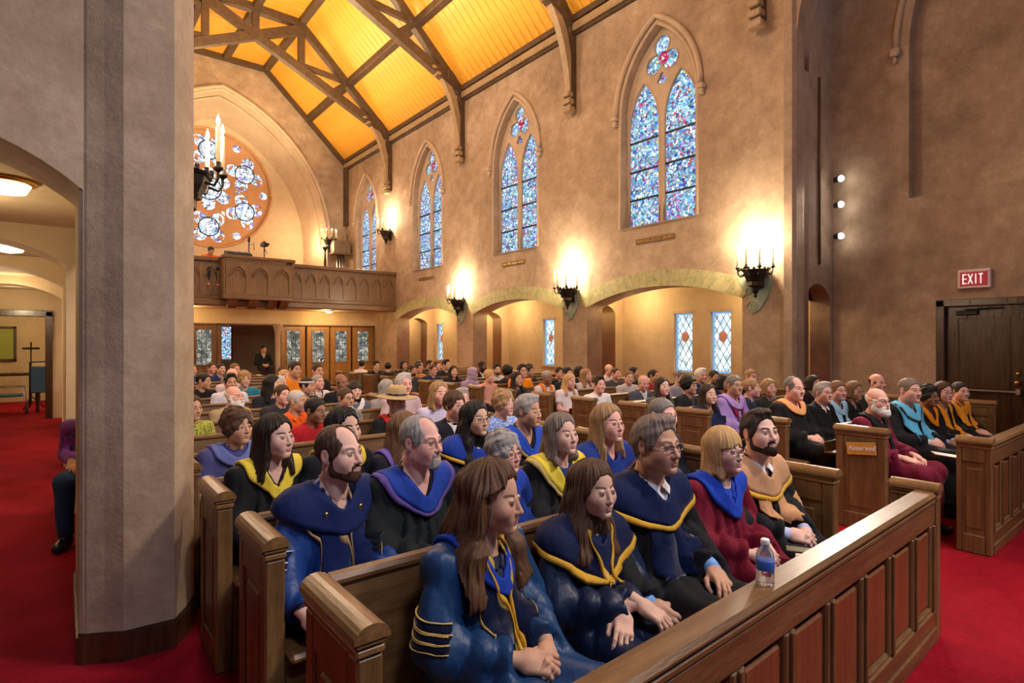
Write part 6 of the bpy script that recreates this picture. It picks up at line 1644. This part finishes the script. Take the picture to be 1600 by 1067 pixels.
dict(style='long',hair='dark',skin='light',wear='gown',col=(0.008, 0.016, 0.06),label='woman with long dark hair in navy gown at the aisle end of the pew',x=5.7,y=3.62,s=0.9,lod=1,rz=-0.107,yaw=-0.199),
dict(style='short',hair='ltbrown',skin='pink',wear='gown',col=(0.01, 0.01, 0.012),deco=[('stole', (0.32, 0.55, 0.75), 0.09, 0.6), ('hood', (0.32, 0.55, 0.75), 0.82, 0.05)],label='person in dark gown with pale blue hood, behind the man in dark glasses',x=7.02,y=2.79,s=0.922,lod=1,rz=-0.173,yaw=-0.321),
dict(style='short',hair='salt',skin='tan',wear='gown',col=(0.34, 0.22, 0.52),glasses='thin',gcol='metal',beard='moustache',beardcol='salt',deco=[('bars', (0.008, 0.008, 0.012), None, 'RL'), ('hood', (0.4, 0.26, 0.6), 0.84, 0.06), ('stole', (0.22, 0.01, 0.05), 0.05, 0.6)],label='man with moustache and glasses in lavender gown with black sleeve bars',x=6.24,y=3.62,s=0.966,lod=2,rz=-0.121,yaw=-0.226),
dict(style='short',hair='dark',skin='pink',wear='gown',col=(0.01, 0.01, 0.012),fat=0.004,w=1.06,girth=1.1,pose='lap',deco=[('stole', (0.8, 0.3, 0.02), 0.11, 0.62), ('inner', (0.8, 0.28, 0.02))],label='dark haired person by the exit door with broad orange panel on black gown',x=8.33,y=1.96,s=0.901,lod=2,rz=-0.225,yaw=-0.417),
dict(style='bob',hair='ltbrown',skin='tan',wear='gown',col=(0.01, 0.01, 0.012),glasses='rect',pitch=0.06,label='woman with brown bobbed hair and glasses in black gown before the transept wall',x=7.46,y=2.79,s=0.9,lod=2,rz=-0.082,yaw=-0.153),
dict(style='bobbangs',hair='dark',skin='light',cut='shirt',col=(0.12, 0.12, 0.14),deco=[('hood', (0.72, 0.7, 0.72), 0.8, 0.03)],label='woman with dark brown fringe and white scarf over grey top',x=2.8,y=6.56,s=0.9,lod=2,rz=0.005,yaw=0.01),
dict(style='pony',hair='dkblond',skin='pink',cut='shirt',col=(0.02, 0.03, 0.06),label='blonde woman with ponytail half hidden behind the heavy man',x=6.62,y=3.62,s=0.919,lod=2,rz=0.114,yaw=0.212),
dict(style='long',hair='black',skin='light',cut='shirt',col=(0.02, 0.02, 0.03),label='woman with long black hair turned aside, next to the ruddy white haired man',x=2.08,y=7.39,s=0.95,lod=2,rz=0.332,yaw=0.616),
dict(style='bob',hair='grey',skin='pink',cut='shirt',col=(0.3, 0.26, 0.26),label='person with straight grey hair just behind the straw hat',x=3.22,y=6.56,s=0.9,lod=2,rz=0.207,yaw=0.384),
dict(style='long',hair='dark',skin='fair',cut='tee',col=(0.1, 0.09, 0.07),label='woman with long dark brown hair beside the bald man in grey vest',x=5.99,y=4.45,s=0.919,lod=2,rz=-0.118,yaw=-0.22),
dict(style='bob',hair='dkblond',skin='pink',cut='jacket',col=(0.025, 0.028, 0.022),label='woman with light straight hair and dark green jacket',x=7.06,y=3.62,s=0.9,lod=2,rz=-0.14,yaw=-0.259),
dict(style='bald',hair='dark',skin='pink',wear='shirt',cut='jacket',col=(0.02, 0.02, 0.024),label='bald man at the back against the transept wall',x=8.2,y=2.79,s=0.953,lod=2,rz=-0.13,yaw=-0.241),
dict(style='short',hair='black',skin='tan',cut='shirt',col=(0.03, 0.03, 0.035),band=1,label='person with black hair and white headband behind the white shirt',x=2.5,y=7.39,s=0.913,lod=2,rz=0.252,yaw=0.469),
dict(style='quiff',hair='black',skin='tan',cut='tee',col=(0.66, 0.64, 0.72),label='young man with thick black hair in white t-shirt',x=1.79,y=8.22,s=0.943,lod=2,rz=0.011,yaw=0.02),
dict(style='afro',hair='black',skin='tan',cut='shirt',col=(0.02, 0.02, 0.02),goldband=1,label='person in black cap with gold band behind the aisle seat',x=6.56,y=4.45,s=0.9,lod=2,rz=0.025,yaw=0.047),
dict(style='bald',hair='black',skin='brown',cut='jacket',col=(0.01, 0.01, 0.012),roll=-0.15,deco=[('collar', (0.72, 0.7, 0.72))],label='bald brown skinned man in dark suit with white collar',x=2.98,y=7.39,s=0.939,lod=2,rz=0.074,yaw=0.137),
dict(style='quiff',hair='dark',skin='pink',cut='tee',col=(0.72, 0.7, 0.73),w=1.05,label='young man with dark quiff in white t-shirt',x=5.72,y=5.28,s=0.909,lod=2,rz=-0.118,yaw=-0.219),
dict(style='crew',hair='silver',skin='pink',cut='tee',cmat='plaid',col=(0.07, 0.11, 0.24),label='white haired ruddy man in blue checked shirt',x=2.41,y=8.22,s=0.905,lod=2,rz=0.242,yaw=0.45),
dict(style='bob',hair='dark',skin='tan',wear='gown',col=(0.02, 0.008, 0.01),label='dark haired person in red collar just behind the man in dark glasses',x=8.29,y=3.62,s=0.9,lod=2,rz=-0.039,yaw=-0.073),
dict(style='short',hair='black',skin='tan',cut='tee',col=(0.008, 0.008, 0.01),pitch=0.05,w=1.12,girth=1.1,deco=[('print', (0.72, 0.7, 0.72))],label='man with black hair in black t-shirt with white print across the chest',x=1.6,y=9.05,s=0.927,lod=2,rz=0.317,yaw=0.589),
dict(style='bob',hair='black',skin='tan',wear='gown',col=(0.01, 0.02, 0.08),label='dark haired person in blue hood behind the lavender gown',x=7.4,y=4.45,s=0.9,lod=2,rz=-0.055,yaw=-0.102),
dict(style='bald',hair='grey',skin='pink',cut='jacket',col=(0.08, 0.09, 0.12),pitch=0.22,deco=[('inner', (0.72, 0.7, 0.72))],label='bald man looking down in grey vest over white shirt',x=6.64,y=5.28,s=0.9,lod=2,rz=-0.131,yaw=-0.244),
dict(style='crew',hair='grey',skin='pink',cut='polo',col=(0.7, 0.6, 0.6),pitch=-0.08,deco=[('cord', (0.1, 0.05, 0.05)), ('collar', (0.7, 0.6, 0.6))],label='grey haired man in white shirt with dark lanyard',x=2.95,y=8.22,s=0.9,lod=2,rz=0.112,yaw=0.207),
dict(style='curly',hair='dkblond',skin='light',cut='tee',col=(0.02, 0.2, 0.3),label='woman with fluffy blonde hair, teal sleeve over black',x=2.16,y=9.05,s=0.927,lod=2,rz=0.004,yaw=0.007),
dict(style='long',hair='blond',skin='pink',cut='tee',col=(0.72, 0.64, 0.66),pitch=0.14,label='woman with long straight blonde hair in white top, head bowed',x=5.96,y=6.11,s=0.902,lod=2,rz=0.01,yaw=0.019),
dict(style='crew',hair='dkblond',skin='pink',wear='gown',col=(0.02, 0.02, 0.04),deco=[('stole', (0.25, 0.02, 0.03), 0.04, 0.6)],label='fair haired man in dark jacket by the nearest arcade pier',x=8.13,y=4.45,s=0.952,lod=2,rz=-0.106,yaw=-0.196),
dict(style='crew',hair='salt',skin='pink',cut='shirt',cmat='plaid',col=(0.16, 0.15, 0.2),beard='short',beardcol='grey',label='grey haired bearded man in checked grey shirt below the aisle window',x=7.55,y=5.28,s=0.926,lod=2,rz=-0.08,yaw=-0.148),
dict(style='short',hair='dark',skin='tan',cut='tee',col=(0.8, 0.24, 0.01),label='dark haired person in orange top below the glazed doors',x=2.88,y=9.05,s=1.034,lod=2,rz=0.112,yaw=0.208),
dict(style='long',hair='black',skin='olive',cut='tee',col=(0.03, 0.02, 0.03),label='young woman with long black hair and brown skin beside the orange shirt',x=5.64,y=6.94,s=0.9,lod=2,rz=-0.019,yaw=-0.035),
dict(style='bald',hair='grey',skin='pink',cut='tee',col=(0.55, 0.45, 0.5),label='balding pink faced man two rows behind the thick haired young man',x=2.17,y=9.88,s=0.94,lod=2,rz=0.108,yaw=0.2),
dict(style='crew',hair='dark',skin='tan',cut='shirt',col=(0.02, 0.017, 0.017),label='man with cropped hair in black shirt below the third glazed door',x=3.24,y=9.05,s=1.004,lod=2,rz=0.063,yaw=0.117),
dict(style='side',hair='white',skin='pink',cut='shirt',col=(0.02, 0.05, 0.14),label='white haired man in blue shirt below the second aisle window',x=8.11,y=5.28,s=0.937,lod=2,rz=-0.116,yaw=-0.215),
dict(style='crew',hair='grey',skin='brown',cut='tee',col=(0.7, 0.6, 0.58),deco=[('stole', (0.82, 0.2, 0.01), 0.06, 0.55)],label='older person with short grey hair, orange scarf over white',x=6.26,y=6.94,s=0.9,lod=2,rz=0.024,yaw=0.045),
dict(style='crew',hair='ltbrown',skin='fair',cut='tee',col=(0.55, 0.52, 0.55),label='fair short haired person in light top between grey t-shirt and bald man',x=7.33,y=6.11,s=0.9,lod=2,rz=-0.184,yaw=-0.343),
dict(style='updo',hair='dark',skin='tan',cut='shirt',col=(0.02, 0.025, 0.02),label='woman with dark hair pulled back near the arcade pier',x=8.49,y=5.28,s=0.9,lod=2,rz=-0.147,yaw=-0.274),
dict(style='long',hair='blond',skin='pink',cut='tee',col=(0.7, 0.45, 0.45),label='woman with blonde hair in white and red top',x=2.98,y=9.88,s=0.9,lod=2,rz=0.081,yaw=0.15),
dict(style='short',hair='black',skin='tan',cut='shirt',col=(0.02, 0.02, 0.025),label='black haired person before the wide pier, only hair showing',x=6.73,y=6.94,s=0.938,lod=2,rz=-0.025,yaw=-0.047),
dict(style='pixie',hair='blond',skin='pink',cut='tee',col=(0.62, 0.3, 0.24),label='woman with short blonde grey hair in salmon top',x=5.7,y=7.77,s=0.9,lod=2,rz=0.084,yaw=0.156),
dict(style='short',hair='dark',skin='tan',cut='shirt',col=(0.38, 0.03, 0.03),label='dark haired man in red shirt behind the bald man in grey vest',x=7.95,y=6.11,s=0.9,lod=2,rz=0.083,yaw=0.154),
dict(style='long',hair='dkblond',skin='pink',cut='tee',col=(0.7, 0.6, 0.62),label='second woman with long fair hair in pale top, right of the bowed one',x=7.19,y=6.94,s=0.9,lod=2,rz=0.061,yaw=0.113),
dict(style='quiff',hair='dark',skin='pink',cut='tee',col=(0.86, 0.27, 0.008),glasses='rect',w=1.12,girth=1.1,label='man with dark hair and glasses in bright orange shirt',x=6.42,y=7.77,s=0.958,lod=2,rz=-0.058,yaw=-0.109),
dict(style='pony',hair='brown',skin='pink',cut='tee',col=(0.16, 0.05, 0.06),label='fair person in maroon top next to the far orange top',x=3.2,y=10.71,s=0.921,lod=2,rz=0.069,yaw=0.129),
dict(style='crew',hair='brown',skin='pink',cut='tee',col=(0.055, 0.06, 0.085),pitch=-0.05,pose='crossarms',w=1.12,girth=1.1,fat=0.003,label='man in dark grey t-shirt with crossed arms',x=7.95,y=6.94,s=0.9,lod=2,rz=-0.018,yaw=-0.033),
dict(style='hijab',hair='black',haircol=(0.42, 0.32, 0.46),skin='olive',cut='shirt',col=(0.4, 0.3, 0.42),pitch=0.1,label='woman in lavender headscarf',x=5.92,y=8.6,s=0.9,lod=2,rz=0.168,yaw=0.312),
dict(style='crew',hair='ltbrown',skin='pink',cut='shirt',col=(0.3, 0.2, 0.2),label='reddish faced person with thin fair hair in the far pew before the doorway',x=2.58,y=11.54,s=0.959,lod=2,rz=0.131,yaw=0.243),
dict(style='updo',hair='dark',skin='light',cut='shirt',col=(0.015, 0.015, 0.02),label='woman with dark hair tied back in black top',x=7.33,y=7.77,s=0.9,lod=2,rz=-0.081,yaw=-0.151),
dict(style='short',hair='black',skin='tan',cut='shirt',col=(0.02, 0.02, 0.02),label='dark haired person behind the red shirt by the aisle wall',x=8.45,y=6.94,s=0.9,lod=2,rz=0.118,yaw=0.22),
dict(style='short',hair='ltbrown',skin='pink',cut='shirt',col=(0.04, 0.08, 0.25),label='fair haired person in blue jumper beside the corner pier, far back',x=2.0,y=12.37,s=0.941,lod=2,rz=0.151,yaw=0.281),
dict(style='afro',hair='black',skin='brown',cut='shirt',col=(0.02, 0.02, 0.025),label='person with round black hair before the aisle arch',x=6.77,y=8.6,s=0.9,lod=2,rz=0.378,yaw=0.701),
dict(style='bob',hair='dark',skin='light',cut='shirt',col=(0.02, 0.02, 0.025),label='dark haired woman before the pier side, next to the fair haired pair',x=7.85,y=7.77,s=0.9,lod=2,rz=0.09,yaw=0.167),
dict(style='long',hair='black',skin='light',cut='tee',col=(0.02, 0.02, 0.03),label='smiling woman with long black hair in dark top',x=6.06,y=9.43,s=0.9,lod=2,rz=-0.078,yaw=-0.145),
dict(style='crew',hair='dark',skin='light',cut='shirt',col=(0.02, 0.04, 0.14),label='dark haired person in navy top, right one of a far pair',x=2.51,y=12.37,s=0.942,lod=2,rz=0.113,yaw=0.21),
dict(style='short',hair='black',skin='olive',cut='shirt',col=(0.02, 0.02, 0.025),label='black haired person right of the orange shirt',x=7.31,y=8.6,s=0.9,lod=2,rz=0.022,yaw=0.041),
dict(style='bald',hair='dkblond',skin='pink',cut='tee',col=(0.66, 0.58, 0.58),label='balding ruddy man in white shirt behind the crossed arms',x=8.7,y=7.77,s=0.914,lod=2,rz=-0.014,yaw=-0.025),
dict(style='short',hair='dark',skin='tan',cut='tee',col=(0.05, 0.055, 0.07),beard='short',beardcol='dark',label='bearded man in dark grey t-shirt before the last arch',x=5.59,y=10.26,s=0.9,lod=2,rz=0.119,yaw=0.22),
dict(style='quiff',hair='black',skin='light',cut='tee',col=(0.66, 0.62, 0.64),beard='short',beardcol='black',label='young man with black hair and short black beard in white shirt',x=7.12,y=9.43,s=0.904,lod=2,rz=-0.092,yaw=-0.171),
dict(style='short',hair='brown',skin='pink',cut='tee',col=(0.02, 0.035, 0.1),glasses='thin',label='person with glasses in navy shirt before the last pier',x=6.09,y=10.26,s=0.9,lod=2,rz=-0.004,yaw=-0.008),
dict(style='short',hair='brown',skin='pink',cut='shirt',col=(0.015, 0.03, 0.1),label='brown haired person in navy top, left one of a far pair',x=2.5,y=13.2,s=0.933,lod=2,rz=0.142,yaw=0.264),
dict(style='short',hair='black',skin='tan',cut='shirt',col=(0.02, 0.02, 0.025),label='black haired person behind the orange scarf, nearer the window',x=8.0,y=9.43,s=0.9,lod=2,rz=0.12,yaw=0.223),
dict(style='short',hair='dark',skin='tan',cut='tee',col=(0.62, 0.22, 0.05),label='person with dark hair in orange vest below the last arch',x=6.21,y=11.09,s=0.9,lod=2,rz=0.066,yaw=0.122),
dict(style='crew',hair='black',skin='dark',cut='jacket',col=(0.012, 0.012, 0.016),beard='full',beardcol='black',deco=[('inner', (0.72, 0.7, 0.72))],label='dark skinned bearded man in dark suit and white shirt before the pier',x=7.33,y=10.26,s=0.935,lod=2,rz=0.125,yaw=0.232),
dict(style='quiff',hair='black',skin='light',cut='tee',col=(0.02, 0.026, 0.024),label='tall young man with dark quiff in dark green shirt',x=6.92,y=11.09,s=0.948,lod=2,rz=0.074,yaw=0.137),
dict(style='short',hair='black',skin='tan',cut='shirt',col=(0.012, 0.012, 0.02),label='black haired person seen from behind near the glazed doors',x=5.9,y=11.92,s=0.9,lod=2,rz=2.006,yaw=0.501),
dict(style='bob',hair='dark',skin='light',cut='shirt',col=(0.02, 0.02, 0.025),label='dark haired person in the far pew before the arch opening',x=6.7,y=11.92,s=0.912,lod=2,rz=0.028,yaw=0.053),
dict(style='quiff',hair='black',skin='light',cut='tee',col=(0.01, 0.01, 0.013),label='black haired young man in black shirt below the last glazed door',x=5.99,y=12.75,s=0.9,lod=2,rz=0.029,yaw=0.055),
dict(style='short',hair='brown',skin='pink',cut='shirt',col=(0.2, 0.12, 0.1),label='brown haired person in the far pew before the arch jamb',x=7.17,y=11.92,s=0.9,lod=2,rz=0.116,yaw=0.215),
dict(style='bob',hair='black',skin='tan',cut='shirt',col=(0.03, 0.03, 0.035),label='dark haired person in grey before the last arch window',x=6.73,y=12.75,s=0.9,lod=2,rz=0.013,yaw=0.025),
dict(style='short',hair='black',skin='tan',cut='shirt',col=(0.7, 0.68, 0.72),label='black haired person in white shirt seen from behind below the glazed doors',x=6.0,y=13.58,s=0.9,lod=2,rz=1.971,yaw=0.493),
dict(style='short',hair='black',skin='olive',cut='shirt',col=(0.03, 0.025, 0.025),label='dark haired person farthest back under the last arch',x=7.46,y=12.75,s=0.9,lod=2,rz=0.181,yaw=0.337),
]
# ---------------------------------------------------------------- build the people
human_materials()
for q in PEOPLE: make_person(q)
# the seated visitor in the left aisle, nearly hidden by the corner pier
q=dict(label='person in flowered purple clothes and jeans on the aisle bench behind the corner pier',shoes=1,x=.27,y=6.0,s=.98,lod=2,rz=-.30,yaw=.2,style='bob',hair='brown',skin='tan',cut='shirt',cmat='floral_blue',col=(.22,.03,.22),pose='knees',legs=(.02,.05,.12),lean=.28)
make_person(q)
t=thing('aisle_bench','short wooden bench in the left aisle behind the corner pier','bench',(.36,6.02,0)); m=MB(); m.box(-.22,.22,-.5,.5,.40,.45,.01); m.build('seat',M['oak_y'],t)
for sy in(-.45,.45):
    m=MB(); m.box(-.2,.2,sy-.03,sy+.03,0,.40); m.build('leg',M['oak'],t)
# standing figure in the doorway of the screen and the operator in the gallery
make_person(dict(label='person in dark suit in the doorway between the oak doors',x=5.25,y=19.6,zo=.22,s=1.0,lod=2,rz=0,yaw=.3,style='short',hair='black',skin='tan',cut='jacket',col=(.012,.012,.014),deco=[('inner',(.4,.4,.4))]))
make_person(dict(label='person in orange shirt behind the gallery rail in front of the rose window',x=3.55,y=18.9,zo=3.22,s=.98,lod=2,rz=0,yaw=.2,pitch=.5,style='short',hair='black',skin='tan',cut='tee',col=(.80,.12,.01),hx=0))
for x,y,z in ((5.25,19.6,0.0),(3.55,18.9,2.95)):
    t=thing('stool','plain wooden stool under the %s'%('person in the screen doorway' if z<1 else 'person on the gallery'),'stool',(x,y+.04,z)); zt=.42+(.22 if z<1 else .27); m=MB(); m.box(-.18,.18,-.18,.18,zt-.03,zt,.01); m.build('seat',M['oak_h'],t)
    for a in(-.14,.14):
        for b_ in(-.14,.14):
            m=MB(); m.box(a-.015,a+.015,b_-.015,b_+.015,0,zt-.03); m.build('leg',M['oak'],t)
